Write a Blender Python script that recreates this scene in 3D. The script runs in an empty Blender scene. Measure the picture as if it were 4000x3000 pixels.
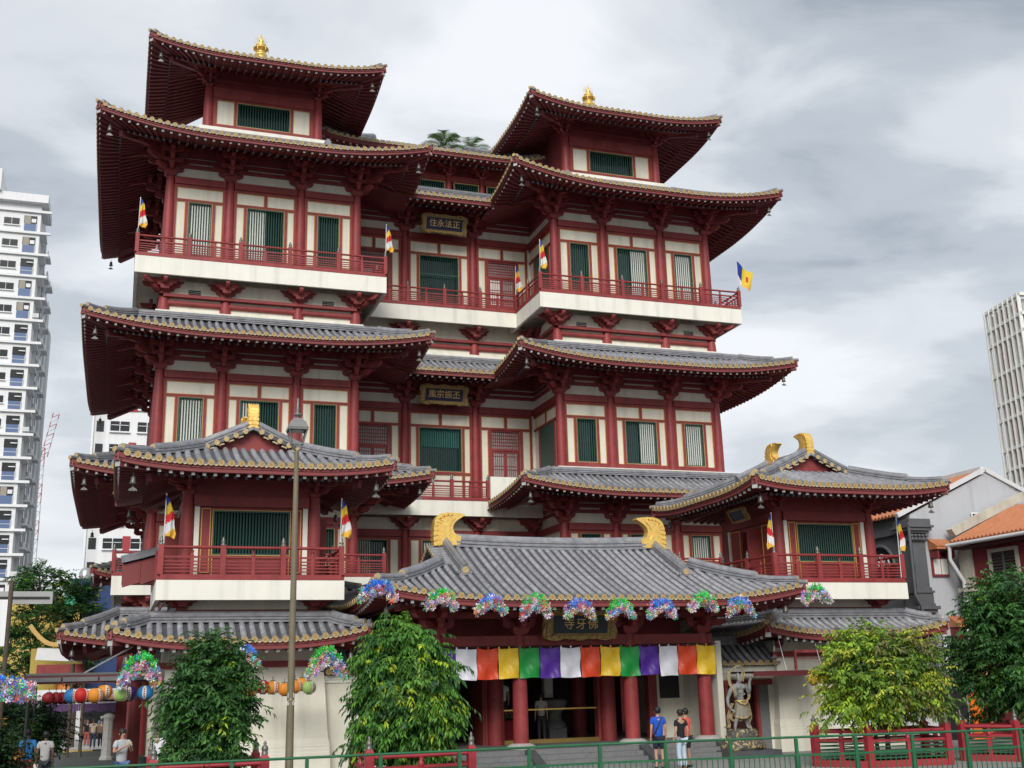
import bpy, math, random
import numpy as np
from mathutils import Vector, Matrix

random.seed(7)
RNG = np.random.default_rng(7)
SC = bpy.context.scene
COL = SC.collection
PI = math.pi

# ------------------------------------------------------------------ camera
YAW, PITCH, ROLL = 0.334180, 0.254137, -0.024573
CAM = Vector((-15.03, 0.0, 2.8))
cd = bpy.data.cameras.new('camera')
cam = bpy.data.objects.new('camera', cd)
COL.objects.link(cam)
cd.sensor_fit = 'HORIZONTAL'
cd.sensor_width = 36.0
cd.lens = 4407.5 / 4000 * 36.0
cd.clip_start = 0.1
cd.clip_end = 5000
_f = Vector((math.sin(YAW) * math.cos(PITCH), math.cos(YAW) * math.cos(PITCH), math.sin(PITCH)))
_r = Vector((math.cos(YAW), -math.sin(YAW), 0))
_u = _r.cross(_f)
_R = _r * math.cos(ROLL) + _u * math.sin(ROLL)
_U = _u * math.cos(ROLL) - _r * math.sin(ROLL)
_m = Matrix((_R, _U, -_f)).transposed().to_4x4()
_m.translation = CAM
cam.matrix_world = _m
SC.camera = cam

# ------------------------------------------------------------------ world: overcast sky
SUN_AZ = math.radians(203)      # direction the light comes from, clockwise from +Y
SUN_EL = math.radians(33)
world = bpy.data.worlds.new('World')
SC.world = world
world.use_nodes = True
nt = world.node_tree
nt.nodes.clear()
N = nt.nodes.new
LK = nt.links.new
out = N('ShaderNodeOutputWorld')
bg = N('ShaderNodeBackground')
LK(bg.outputs[0], out.inputs[0])
tc = N('ShaderNodeTexCoord')
sky = N('ShaderNodeTexSky')
sky.sky_type = 'NISHITA'
sky.sun_disc = False
sky.sun_elevation = SUN_EL
sky.sun_rotation = SUN_AZ
sky.air_density = 1.0
sky.dust_density = 2.0
skys = N('ShaderNodeVectorMath'); skys.operation = 'SCALE'
skys.inputs['Scale'].default_value = 0.05
LK(sky.outputs[0], skys.inputs[0])
# cloud layer: direction projected on a plane overhead, so clouds shrink towards the horizon
sep = N('ShaderNodeSeparateXYZ'); LK(tc.outputs['Generated'], sep.inputs[0])
zz = N('ShaderNodeMath'); zz.operation = 'MAXIMUM'; zz.inputs[1].default_value = 0.0; LK(sep.outputs[2], zz.inputs[0])
za = N('ShaderNodeMath'); za.operation = 'ADD'; za.inputs[1].default_value = 0.22; LK(zz.outputs[0], za.inputs[0])
dv = N('ShaderNodeVectorMath'); dv.operation = 'DIVIDE'
LK(tc.outputs['Generated'], dv.inputs[0])
cmb = N('ShaderNodeCombineXYZ')
LK(za.outputs[0], cmb.inputs[0]); LK(za.outputs[0], cmb.inputs[1]); LK(za.outputs[0], cmb.inputs[2])
LK(cmb.outputs[0], dv.inputs[1])
mp = N('ShaderNodeMapping'); LK(dv.outputs[0], mp.inputs[0])
mp.inputs['Location'].default_value = (1.9, 6.6, 0.0)
mp.inputs['Rotation'].default_value = (0, 0, 0.5)
mp.inputs['Scale'].default_value = (1.0, 1.25, 1.0)
n1 = N('ShaderNodeTexNoise'); n1.inputs['Scale'].default_value = 1.15; n1.inputs['Detail'].default_value = 8; n1.inputs['Roughness'].default_value = 0.47
n1.inputs['Distortion'].default_value = 0.25
LK(mp.outputs[0], n1.inputs['Vector'])
n2 = N('ShaderNodeTexNoise'); n2.inputs['Scale'].default_value = 3.4; n2.inputs['Detail'].default_value = 7; n2.inputs['Roughness'].default_value = 0.55
n2.inputs['Distortion'].default_value = 0.5
LK(mp.outputs[0], n2.inputs['Vector'])
mixn = N('ShaderNodeMix'); mixn.data_type = 'FLOAT'; mixn.inputs[0].default_value = 0.22
LK(n1.outputs['Fac'], mixn.inputs[2]); LK(n2.outputs['Fac'], mixn.inputs[3])
ramp = N('ShaderNodeValToRGB')
LK(mixn.outputs[0], ramp.inputs[0])
cr = ramp.color_ramp
cr.interpolation = 'EASE'
cr.elements[0].position = 0.39; cr.elements[0].color = (0.195, 0.222, 0.255, 1)
cr.elements[1].position = 0.60; cr.elements[1].color = (0.500, 0.512, 0.530, 1)
e = cr.elements.new(0.455); e.color = (0.285, 0.311, 0.342, 1)
e = cr.elements.new(0.515); e.color = (0.390, 0.410, 0.435, 1)
# towards the horizon the cloud deck closes to an even pale grey
hz = N('ShaderNodeMapRange'); hz.inputs[1].default_value = 0.0; hz.inputs[2].default_value = 0.34; hz.inputs[3].default_value = 0.85; hz.inputs[4].default_value = 0.0
LK(sep.outputs[2], hz.inputs[0])
mh = N('ShaderNodeMix'); mh.data_type = 'RGBA'
LK(hz.outputs[0], mh.inputs[0]); LK(ramp.outputs[0], mh.inputs[6]); mh.inputs[7].default_value = (0.455, 0.468, 0.482, 1)
mc = N('ShaderNodeMix'); mc.data_type = 'RGBA'; mc.inputs[0].default_value = 0.90
LK(skys.outputs[0], mc.inputs[6]); LK(mh.outputs[2], mc.inputs[7])
LK(mc.outputs[2], bg.inputs[0])
bg.inputs[1].default_value = 1.0

sd = bpy.data.lights.new('sun', 'SUN')
sd.energy = 1.5
sd.angle = math.radians(30)
sd.color = (1.0, 0.965, 0.92)
sun = bpy.data.objects.new('sun', sd)
COL.objects.link(sun)
_sv = Vector((math.sin(SUN_AZ) * math.cos(SUN_EL), math.cos(SUN_AZ) * math.cos(SUN_EL), math.sin(SUN_EL)))
sun.rotation_euler = _sv.to_track_quat('Z', 'Y').to_euler()
sun.location = (0, 0, 80)

SC.view_settings.view_transform = 'Standard'
SC.view_settings.look = 'None'
SC.view_settings.gamma = 1.0
SC.view_settings.use_curve_mapping = False
SC.view_settings.exposure = 1.0
SC.render.engine = 'CYCLES'
SC.cycles.max_bounces = 6
SC.cycles.use_denoising = True

# ------------------------------------------------------------------ materials
MATS = {}
def mat(name, col, rough=0.6, metal=0.0, var=0.10, scale=1.5, bump=0.0, bscale=30.0, streak=0.0, spec=0.4, coords='Object', attr=None, trans=0.0, orand=0.0):
    if name in MATS: return MATS[name]
    m = bpy.data.materials.new(name); m.use_nodes = True
    t = m.node_tree; t.nodes.clear()
    o = t.nodes.new('ShaderNodeOutputMaterial'); b = t.nodes.new('ShaderNodeBsdfPrincipled')
    t.links.new(b.outputs[0], o.inputs[0])
    b.inputs['Roughness'].default_value = rough
    b.inputs['Metallic'].default_value = metal
    b.inputs['Specular IOR Level'].default_value = spec
    base = None
    if attr:
        a = t.nodes.new('ShaderNodeAttribute'); a.attribute_name = attr
        base = a.outputs['Color']
    if var > 0 or streak > 0 or bump > 0:
        g = t.nodes.new('ShaderNodeNewGeometry')
        vec = g.outputs['Position']
    if var > 0 or streak > 0:
        n = t.nodes.new('ShaderNodeTexNoise'); n.inputs['Scale'].default_value = scale; n.inputs['Detail'].default_value = 5
        n.inputs['Roughness'].default_value = 0.65
        t.links.new(vec, n.inputs['Vector'])
        mr = t.nodes.new('ShaderNodeMapRange')
        mr.inputs[1].default_value = 0.28; mr.inputs[2].default_value = 0.72
        mr.inputs[3].default_value = 1 - var; mr.inputs[4].default_value = 1 + var
        t.links.new(n.outputs['Fac'], mr.inputs[0])
        fac = mr.outputs[0]
        if streak > 0:
            mpn = t.nodes.new('ShaderNodeMapping'); mpn.inputs['Scale'].default_value = (2.6, 2.6, 0.18)
            t.links.new(vec, mpn.inputs[0])
            ns = t.nodes.new('ShaderNodeTexNoise'); ns.inputs['Scale'].default_value = 1.0; ns.inputs['Detail'].default_value = 4
            t.links.new(mpn.outputs[0], ns.inputs['Vector'])
            m2 = t.nodes.new('ShaderNodeMapRange'); m2.inputs[1].default_value = 0.5; m2.inputs[2].default_value = 0.75
            m2.inputs[3].default_value = 1; m2.inputs[4].default_value = 1 - streak
            t.links.new(ns.outputs['Fac'], m2.inputs[0])
            mm = t.nodes.new('ShaderNodeMath'); mm.operation = 'MULTIPLY'
            t.links.new(fac, mm.inputs[0]); t.links.new(m2.outputs[0], mm.inputs[1]); fac = mm.outputs[0]
        if orand > 0:
            oi = t.nodes.new('ShaderNodeObjectInfo'); m3 = t.nodes.new('ShaderNodeMapRange'); m3.inputs[3].default_value = 1-orand; m3.inputs[4].default_value = 1+orand
            t.links.new(oi.outputs['Random'], m3.inputs[0]); m4 = t.nodes.new('ShaderNodeMath'); m4.operation = 'MULTIPLY'
            t.links.new(fac, m4.inputs[0]); t.links.new(m3.outputs[0], m4.inputs[1]); fac = m4.outputs[0]
        sc = t.nodes.new('ShaderNodeVectorMath'); sc.operation = 'SCALE'
        if base is not None: t.links.new(base, sc.inputs[0])
        else: sc.inputs[0].default_value = col[:3]
        t.links.new(fac, sc.inputs['Scale'])
        base = sc.outputs[0]
        rr = t.nodes.new('ShaderNodeMapRange'); rr.inputs[3].default_value = max(0.02, rough - 0.12); rr.inputs[4].default_value = min(1, rough + 0.12)
        t.links.new(n.outputs['Fac'], rr.inputs[0]); t.links.new(rr.outputs[0], b.inputs['Roughness'])
    if base is not None: t.links.new(base, b.inputs['Base Color'])
    else: b.inputs['Base Color'].default_value = (*col[:3], 1)
    if bump > 0:
        nb = t.nodes.new('ShaderNodeTexNoise'); nb.inputs['Scale'].default_value = bscale; nb.inputs['Detail'].default_value = 3
        t.links.new(vec, nb.inputs['Vector'])
        bp = t.nodes.new('ShaderNodeBump'); bp.inputs['Strength'].default_value = bump; bp.inputs['Distance'].default_value = 0.02
        t.links.new(nb.outputs['Fac'], bp.inputs['Height']); t.links.new(bp.outputs[0], b.inputs['Normal'])
    if trans > 0:
        tr = t.nodes.new('ShaderNodeBsdfTranslucent'); mx = t.nodes.new('ShaderNodeMixShader'); mx.inputs[0].default_value = trans
        if base is not None: t.links.new(base, tr.inputs[0])
        else: tr.inputs[0].default_value = (*col[:3], 1)
        t.links.new(b.outputs[0], mx.inputs[1]); t.links.new(tr.outputs[0], mx.inputs[2]); t.links.new(mx.outputs[0], o.inputs[0])
    MATS[name] = m
    return m

RED = mat('red_paint', (0.245, 0.042, 0.040), 0.58, var=0.24, scale=1.8, streak=0.22, bump=0.06)
RED2 = mat('red_paint_bright', (0.265, 0.038, 0.038), 0.52, var=0.24, scale=2.2, streak=0.24, bump=0.06)
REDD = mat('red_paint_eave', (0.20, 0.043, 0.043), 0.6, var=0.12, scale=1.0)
CREAM = mat('cream_render', (0.70, 0.675, 0.565), 0.75, var=0.08, scale=0.8, streak=0.20, bump=0.05, bscale=60)
SLABM = mat('white_balcony_render', (0.775, 0.765, 0.675), 0.7, var=0.06, scale=0.7, streak=0.19, bump=0.04, bscale=60)
TILE = mat('grey_roof_tile', (0.195, 0.197, 0.212), 0.45, var=0.34, scale=4.0, bump=0.12, bscale=35, spec=0.5, streak=.2, orand=.16)
TILED = mat('shaded_roof_tile', (0.072, 0.073, 0.079), 0.5, var=0.3, scale=5.0, bump=0.12, bscale=35)  # pan tiles: shade between the rows put into a darker tile colour
GOLDT = mat('ochre_tile_face', (0.43, 0.315, 0.145), 0.45, var=0.25, scale=14.0)
GOLDD = mat('ochre_tile_centre', (0.36, 0.20, 0.05), 0.5, var=0.2, scale=14.0)
DRIP = mat('pale_drip_tile', (0.50, 0.42, 0.27), 0.55, var=0.18, scale=9.0)
GOLD = mat('gold_leaf', (0.83, 0.55, 0.15), 0.36, metal=0.5, var=0.2, scale=9.0, bump=0.25, bscale=25)
TRIM = mat('gold_trim', (0.62, 0.36, 0.10), 0.5, var=0.1)
GREEN = mat('green_lacquer', (0.028, 0.082, 0.064), 0.42, var=0.15, scale=3.0)
DARK = mat('unlit_black', (0.012, 0.012, 0.014), 0.8, var=0.0)  # darkness of unlit interiors painted as a near-black colour
GLASS = mat('dark_glass', (0.010, 0.022, 0.022), 0.08, var=0.0, spec=0.6)
BLIND = mat('white_blind', (0.72, 0.72, 0.66), 0.7, var=0.04)
TEAL = mat('teal_curtain', (0.05, 0.22, 0.19), 0.5, var=0.2, scale=4.0)
ENDW = mat('rafter_end_white', (0.42, 0.44, 0.42), 0.6, var=0.15, scale=12)
ENDB = mat('rafter_end_blue', (0.16, 0.21, 0.24), 0.6, var=0.2, scale=12)
METAL = mat('grey_bronze', (0.17, 0.165, 0.15), 0.45, metal=0.6, var=0.2, scale=8)
STEEL = mat('galvanised_steel', (0.42, 0.42, 0.42), 0.4, metal=0.7, var=0.1)
STONE = mat('grey_granite', (0.155, 0.16, 0.16), 0.7, var=0.2, scale=9, bump=0.2, bscale=60)
STONEL = mat('pale_granite', (0.38, 0.37, 0.345), 0.7, var=0.15, scale=9, bump=0.2, bscale=60)
BLACK = mat('black_paint', (0.02, 0.02, 0.022), 0.5, var=0.1)

# ------------------------------------------------------------------ mesh helpers
class MB:
    def __init__(s): s.v = []; s.f = []; s.m = []; s.sm = []
    def add(s, vs, fs, mi=0, smooth=False):
        o = len(s.v); s.v.extend(vs)
        for f in fs: s.f.append(tuple(i + o for i in f)); s.m.append(mi); s.sm.append(smooth)
    def box(s, x0, x1, y0, y1, z0, z1, mi=0):
        if x0 > x1: x0, x1 = x1, x0
        if y0 > y1: y0, y1 = y1, y0
        if z0 > z1: z0, z1 = z1, z0
        s.add([(x0,y0,z0),(x1,y0,z0),(x1,y1,z0),(x0,y1,z0),(x0,y0,z1),(x1,y0,z1),(x1,y1,z1),(x0,y1,z1)],
              [(0,3,2,1),(4,5,6,7),(0,1,5,4),(1,2,6,5),(2,3,7,6),(3,0,4,7)], mi)
    def beam(s, p0, p1, w, h, mi=0, mi_end=None, up=(0,0,1), drop=0.0):
        p0 = Vector(p0); p1 = Vector(p1); d = (p1 - p0).normalized(); up = Vector(up)
        sd = d.cross(up)
        if sd.length < 1e-5: sd = d.cross(Vector((0,1,0)))
        sd.normalize(); u = sd.cross(d)
        a = sd * (w/2); b = u * (h/2); dd = Vector((0,0,-drop))
        vs = [p0-a-b+dd, p0+a-b+dd, p0+a+b+dd, p0-a+b+dd, p1-a-b+dd, p1+a-b+dd, p1+a+b+dd, p1-a+b+dd]
        fs = [(0,1,5,4),(1,2,6,5),(2,3,7,6),(3,0,4,7),(4,5,6,7)]
        s.add([tuple(v) for v in vs], fs, mi)
        s.add([tuple(v) for v in vs[:4]], [(0,3,2,1)], mi if mi_end is None else mi_end)
    def tube(s, pts, rad, n=8, mi=0, caps=True, smooth=True, sq=None):
        pts = [Vector(p) for p in pts]
        if not hasattr(rad, '__len__'): rad = [rad]*len(pts)
        rings = []; prev = None
        for i, p in enumerate(pts):
            d = (pts[min(i+1, len(pts)-1)] - pts[max(i-1, 0)])
            d = d.normalized() if d.length > 1e-9 else Vector((0,0,1))
            if prev is None:
                ref = Vector((0,0,1)) if abs(d.z) < 0.9 else Vector((1,0,0))
                a = d.cross(ref).normalized()
            else:
                a = prev - d * prev.dot(d)
                a = a.normalized() if a.length > 1e-6 else d.orthogonal().normalized()
            b = d.cross(a); prev = a
            r = rad[i]
            rings.append([tuple(p + a*(math.cos(2*PI*k/n)*r) + b*(math.sin(2*PI*k/n)*r*(sq or 1))) for k in range(n)])
        vs = [v for r in rings for v in r]; fs = []
        for i in range(len(rings)-1):
            for k in range(n):
                k2 = (k+1) % n
                fs.append((i*n+k, i*n+k2, (i+1)*n+k2, (i+1)*n+k))
        s.add(vs, fs, mi, smooth)
        if caps:
            s.add(rings[0], [tuple(range(n))[::-1]], mi); s.add(rings[-1], [tuple(range(n))], mi)
    def lathe(s, prof, n=12, o=(0,0,0), mi=0, smooth=True, axis=2, rot=0.0):
        vs = []; fs = []
        for r, z in prof:
            for k in range(n):
                c = math.cos(2*PI*k/n + rot)*r; q = math.sin(2*PI*k/n + rot)*r
                p = (c, q, z) if axis == 2 else ((c, z, q) if axis == 1 else (z, c, q))
                vs.append((o[0]+p[0], o[1]+p[1], o[2]+p[2]))
        for i in range(len(prof)-1):
            for k in range(n):
                k2 = (k+1) % n
                f = (i*n+k, i*n+k2, (i+1)*n+k2, (i+1)*n+k)
                fs.append(f if axis != 1 else f[::-1])
        s.add(vs, fs, mi, smooth)
    def disc(s, c, nrm, r, n=10, mi=0):
        c = Vector(c); nrm = Vector(nrm).normalized(); a = nrm.orthogonal().normalized(); b = nrm.cross(a)
        s.add([tuple(c + a*(math.cos(2*PI*k/n)*r) + b*(math.sin(2*PI*k/n)*r)) for k in range(n)], [tuple(range(n))], mi)
    def prism(s, poly, z0, z1, fn, mi=0, mi_side=None):
        """poly in (a,b), extruded c from z0 to z1; fn(a,b,c)->xyz"""
        n = len(poly)
        vs = [fn(a, b, z0) for a, b in poly] + [fn(a, b, z1) for a, b in poly]
        s.add(vs, [tuple(range(n))[::-1], tuple(range(n, 2*n))], mi)
        s.add(vs, [(i, (i+1) % n, n+(i+1) % n, n+i) for i in range(n)], mi if mi_side is None else mi_side)
    def sweep(s, path, prof, mi=0, scale=None, smooth=False, side=None, caps=True):
        """prof points (lateral, up) swept along path, kept upright"""
        path = [Vector(p) for p in path]; rings = []
        for i, p in enumerate(path):
            d = path[min(i+1, len(path)-1)] - path[max(i-1, 0)]
            if side is None:
                sd = Vector((d.y, -d.x, 0)); sd = sd.normalized() if sd.length > 1e-6 else Vector((1,0,0))
            else: sd = Vector(side)
            dn = d.normalized(); up = sd.cross(dn); up = up if up.z > 0 else -up
            k = 1 if scale is None else scale[i]
            rings.append([tuple(p + sd*a*(1 if scale is None else min(1, k+0.15)) + up*(b*k)) for a, b in prof])
        n = len(prof); fs = []
        for i in range(len(rings)-1):
            for k in range(n-1): fs.append((i*n+k, i*n+k+1, (i+1)*n+k+1, (i+1)*n+k))
        s.add([v for r in rings for v in r], fs, mi, smooth)
        if caps: s.add(rings[0], [tuple(range(n))], mi); s.add(rings[-1], [tuple(range(n))[::-1]], mi)
    def grid(s, fn, us, vs_, mi=0, smooth=True, flip=False):
        nu, nv = len(us), len(vs_)
        pts = [fn(u, v) for v in vs_ for u in us]
        fs = []
        for j in range(nv-1):
            for i in range(nu-1):
                f = (j*nu+i, j*nu+i+1, (j+1)*nu+i+1, (j+1)*nu+i)
                fs.append(f[::-1] if flip else f)
        s.add(pts, fs, mi, smooth)
    def ext(s, o, M=None):
        vs = o.v if M is None else [tuple(M @ Vector(v)) for v in o.v]
        off = len(s.v); s.v.extend(vs)
        s.f.extend(tuple(i+off for i in f) for f in o.f); s.m.extend(o.m); s.sm.extend(o.sm)
    def mesh(s, name, mats):
        me = bpy.data.meshes.new(name)
        me.from_pydata(s.v, [], s.f)
        if not isinstance(mats, (list, tuple)): mats = [mats]
        for m in mats: me.materials.append(m)
        me.polygons.foreach_set('material_index', s.m)
        me.polygons.foreach_set('use_smooth', s.sm)
        me.update()
        return me

def link(name, data, parent=None, loc=None, rot=None, M=None):
    o = bpy.data.objects.new(name, data)
    COL.objects.link(o)
    if parent is not None: o.parent = parent
    if M is not None: o.matrix_basis = M
    else:
        if loc is not None: o.location = loc
        if rot is not None: o.rotation_euler = rot
    return o

def tag(o, label=None, cat=None, group=None, kind=None):
    if label: o['label'] = label
    if cat: o['category'] = cat
    if group: o['group'] = group
    if kind: o['kind'] = kind
    return o

def thing(name, loc, label, cat, group=None, rot=0.0):
    o = link(name, None, loc=loc, rot=(0, 0, rot))
    o.empty_display_size = 0.3
    return tag(o, label, cat, group)

AUTO = {'wall', 'beam', 'timber_frame', 'door_frame', 'ledge', 'core', 'cap', 'parapet', 'inner_wall', 'balcony_slab', 'downpipe', 'shoes', 'nose_and_ears', 'red_bar', 'trunk_row', 'cornice'}
def loose_groups(mb):
    """faces grouped into pieces that touch one another"""
    n = len(mb.v); par = list(range(n))
    def find(a):
        while par[a] != a: par[a] = par[par[a]]; a = par[a]
        return a
    for f in mb.f:
        r = find(f[0])
        for i in f[1:]: par[find(i)] = r
    comp = {}
    for i, f in enumerate(mb.f): comp.setdefault(find(f[0]), []).append(i)
    cl = [fs for fs in comp.values()]; V = np.array(mb.v)
    bb = [(V[list({i for k in fs for i in mb.f[k]})].min(0)-.012, V[list({i for k in fs for i in mb.f[k]})].max(0)+.012) for fs in cl]
    m = len(cl); q = list(range(m))
    def fd(a):
        while q[a] != a: q[a] = q[q[a]]; a = q[a]
        return a
    for i in range(m):
        for j in range(i):
            if (bb[i][0] <= bb[j][1]).all() and (bb[j][0] <= bb[i][1]).all(): q[fd(i)] = fd(j)
    out = {}
    for i in range(m): out.setdefault(fd(i), []).extend(cl[i])
    return list(out.values())
def part(root, name, mb, mats, world=True):
    if name in AUTO and isinstance(mb, MB):
        gs = loose_groups(mb)
        if len(gs) > 1:
            o = None
            for fs in gs:
                b = MB(); ids = sorted({i for k in fs for i in mb.f[k]}); ix = {v: i for i, v in enumerate(ids)}
                b.v = [mb.v[i] for i in ids]; b.f = [tuple(ix[i] for i in mb.f[k]) for k in fs]; b.m = [mb.m[k] for k in fs]; b.sm = [mb.sm[k] for k in fs]
                o = part_(root, name, b, mats, world)
            return o
    return part_(root, name, mb, mats, world)
def part_(root, name, mb, mats, world=True):
    """mesh given in world coordinates, child of a thing (an Empty) or of a part whose own frame is the world's"""
    me = mb if isinstance(mb, bpy.types.Mesh) else mb.mesh(name, mats)
    o = link(name, me, root)
    if world and root is not None and root.type == 'EMPTY': o.location = -root.location
    return o

COUNT = {}
STUFF = {}
def piece(root, parent, name, mb, mats, cap=290):
    """a small repeated piece: its own object up to cap per thing, the rest joined as stuff"""
    k = (root.name, name)
    COUNT[k] = COUNT.get(k, 0) + 1
    if COUNT[k] <= cap: return part(parent, name, mb, mats)
    q = STUFF.setdefault(k, (root, name, MB(), mats)); q[2].ext(mb)
def flush_stuff():
    for (rn, name), (root, nm, mb, mats) in STUFF.items():
        o = part(root, nm + '_row', mb, mats); o['kind'] = 'stuff'
    STUFF.clear()
def copies(root, parent, name, me, places, cap=290):
    """shared mesh at several places (x,y,z,rotz)"""
    for p in places:
        M = Matrix.Translation(Vector(p[:3]) - (parent.location if parent.type == 'EMPTY' else Vector((0,0,0)))) @ Matrix.Rotation(p[3] if len(p) > 3 else 0, 4, 'Z')
        link(name, me, parent, M=M)
TMP = bpy.data.scenes.new('scratch')
def eval_mesh(o):
    with bpy.context.temp_override(scene=TMP, view_layer=TMP.view_layers[0]):
        dg = bpy.context.evaluated_depsgraph_get()
        return bpy.data.meshes.new_from_object(o.evaluated_get(dg))
def textmesh(s, size, extrude, name):
    c = bpy.data.curves.new(name, 'FONT'); c.body = s; c.size = size; c.extrude = extrude; c.resolution_u = 2
    c.align_x = 'CENTER'; c.align_y = 'CENTER'
    o = bpy.data.objects.new(name + '_tmp', c); TMP.collection.objects.link(o)
    me = eval_mesh(o)
    bpy.data.objects.remove(o); bpy.data.curves.remove(c)
    me.name = name
    return me
# ------------------------------------------------------------------ roof generator
RIDGE = [(-.15,0),(-.15,.06),(-.115,.065),(-.115,.085),(-.15,.09),(-.15,.15),(-.11,.155),(-.11,.175),(-.14,.18),(-.14,.24),(-.10,.245),(-.085,.30),(-.045,.345),(0,.36),
         (.045,.345),(.085,.30),(.10,.245),(.14,.24),(.14,.18),(.11,.175),(.11,.155),(.15,.15),(.15,.09),(.115,.085),(.115,.065),(.15,.06),(.15,0)]
TM = [TILE, GOLDT, GOLDD, DRIP]
class Roof:
    def __init__(s, root, cx, cy, ex, ey, ze, lift=0.7, Lc=5.5, slope=0.47, curve=0.03, D=4.0, dl=3.0, step=0.33, r=0.088, gx=None, gy=None, wall=2.9, soff=None, seg=0.9):
        s.root=root; s.cx=cx; s.cy=cy; s.ex=ex; s.ey=ey; s.ze=ze; s.lift=lift; s.Lc=Lc; s.sl=slope; s.cv=curve; s.D=D; s.dl=dl; s.step=step; s.r=r
        s.gx=gx; s.gy=gy; s.wall=wall; s.seg=seg; s.rng={}; s.srng={}
    def f(s, d): return s.sl*d + s.cv*d*d
    def hu(s, sd): return s.ex if sd in 'FB' else s.ey
    def plan(s, sd, u, d):
        if sd == 'F': return (s.cx+u, s.cy-s.ey+d)
        if sd == 'R': return (s.cx+s.ex-d, s.cy+u)
        if sd == 'B': return (s.cx-u, s.cy+s.ey-d)
        return (s.cx-s.ex+d, s.cy-u)
    def lf(s, sd, u, d):
        dc = max(0, s.hu(sd)-abs(u))
        return s.lift*max(0, 1-dc/s.Lc)**2.2*max(0, 1-max(0,d)/s.dl)**1.4
    def P(s, sd, u, d, dz=0.0):
        x, y = s.plan(sd, u, d)
        return (x, y, s.ze+s.f(d)+s.lf(sd, u, d)+dz)
    def S(s, sd, u, d, dz=0.0):
        x, y = s.plan(sd, u, d)
        z = -.30 + (.2*d if d < 1.1 else .22+.38*(d-1.1))
        return (x, y, s.ze+z+s.lf(sd, u, d)+dz)
    def dmax(s, sd, u):
        m = s.hu(sd)-abs(u)
        if s.gx is not None:       # gabled, ridge along x
            if sd in 'FB': return s.ey if abs(u) <= s.gx else min(m, s.D)
            return min(m, s.ex-s.gx)
        if s.gy is not None:       # gabled, ridge along y
            if sd in 'LR': return s.ex if abs(u) <= s.gy else min(m, s.D)
            return min(m, s.ey-s.gy)
        return min(m, s.D)
    def row(s, sd, u, cap=True, d0_=-.03):
        mb = MB(); L = s.dmax(sd, u)
        if L < 0.12: return None
        r = s.r*random.uniform(.96, 1.04); jz = random.uniform(-.008, .010); jw = random.uniform(-.014, .014); u += random.uniform(-.010, .010)
        t = Vector(s.plan(sd, 1, 0)) - Vector(s.plan(sd, 0, 0)); t = Vector((t.x, t.y, 0))
        o = Vector(s.plan(sd, 0, -1)) - Vector(s.plan(sd, 0, 0)); o = Vector((o.x, o.y, 0))
        n = max(2, int(L/s.seg)+1)
        A = [math.radians(a) for a in (205, 165, 120, 90, 60, 15, -25)]
        vs = []; m = len(A); nr = 0
        for i in range(n):
            d0 = d0_+(L-d0_)*i/n; d1 = d0_+(L-d0_)*(i+1)/n
            for d, k in ((d0, 1.07), (d1, 0.94)):
                c = Vector(s.P(sd, u, d))+t*(jw*math.sin(d*1.7))+Vector((0,0,jz+random.uniform(-.004,.004)))
                for a in A: vs.append(tuple(c + t*(math.cos(a)*r*k) + Vector((0,0,math.sin(a)*r*k+.015))))
                nr += 1
        fs = [(i*m+k, i*m+k+1, (i+1)*m+k+1, (i+1)*m+k) for i in range(nr-1) for k in range(m-1)]
        mb.add(vs, fs, 0, True)
        if cap:
            c = Vector(s.P(sd, u, -.03)) + Vector((0,0,.01))
            R = r*1.18
            k = 10
            ring = lambda rr, off: [tuple(c+o*off+t*(math.cos(2*PI*q/k)*rr)+Vector((0,0,math.sin(2*PI*q/k)*rr))) for q in range(k)]
            a0, am, a1 = ring(R, -.08), ring(R, -.012), ring(R, .03)
            mb.add(a0+am, [(q, (q+1)%k, k+(q+1)%k, k+q) for q in range(k)], 0, True)
            mb.add(am+a1, [(q, (q+1)%k, k+(q+1)%k, k+q) for q in range(k)], 1, True)
            b0 = ring(R*.80, .03); b1 = ring(R*.80, .018); c1 = ring(R*.42, .026)
            mb.add(a1+b0, [(q, (q+1)%k, k+(q+1)%k, k+q) for q in range(k)], 1)
            mb.add(b1, [tuple(range(k))], 1)
            mb.add(c1, [tuple(range(k))], 2)
            # drip tile: sagging crescent between this row and the next
            if abs(u + s.step) < s.hu(sd):
                K = 6; cv = lambda q: math.sin(PI*q/K)
                uu = [u+.055+(s.step-.11)*q/K for q in range(K+1)]
                def fn(a, b, cc):
                    p = Vector(s.P(sd, a, 0)); p2 = p + o*(.02+cc)
                    return (p2.x, p2.y, p.z + b)
                mb.prism([(x_, .012) for x_ in uu] + [(uu[q], -.012-.062*cv(q)) for q in range(K, -1, -1)], -.02, .012, fn, 0)
                mb.prism([(uu[q], -.006-.060*cv(q)) for q in range(K+1)] + [(uu[q], -.03-.075*cv(q)) for q in range(K, -1, -1)], -.02, .022, fn, 3)
        return mb
    def span(s, sd): return s.rng.get(sd, (-s.hu(sd), s.hu(sd)))
    def us(s, sd):
        h = s.hu(sd); n = int((h-.12)/s.step); a, b = s.span(sd)
        return [i*s.step for i in range(-n, n+1) if a <= i*s.step <= b]
    def rows(s, sides, pieces='', name='tile_row', parent=None):
        par = parent or s.root
        for sd in sides:
            acc = MB()
            for u in s.us(sd):
                mb = s.row(sd, u)
                if mb is None: continue
                if sd in pieces: piece(s.root, par, name, mb, TM)
                else: acc.ext(mb)
            if acc.v:
                o = part(par, name + '_field', acc, TM); o['kind'] = 'stuff'
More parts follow.
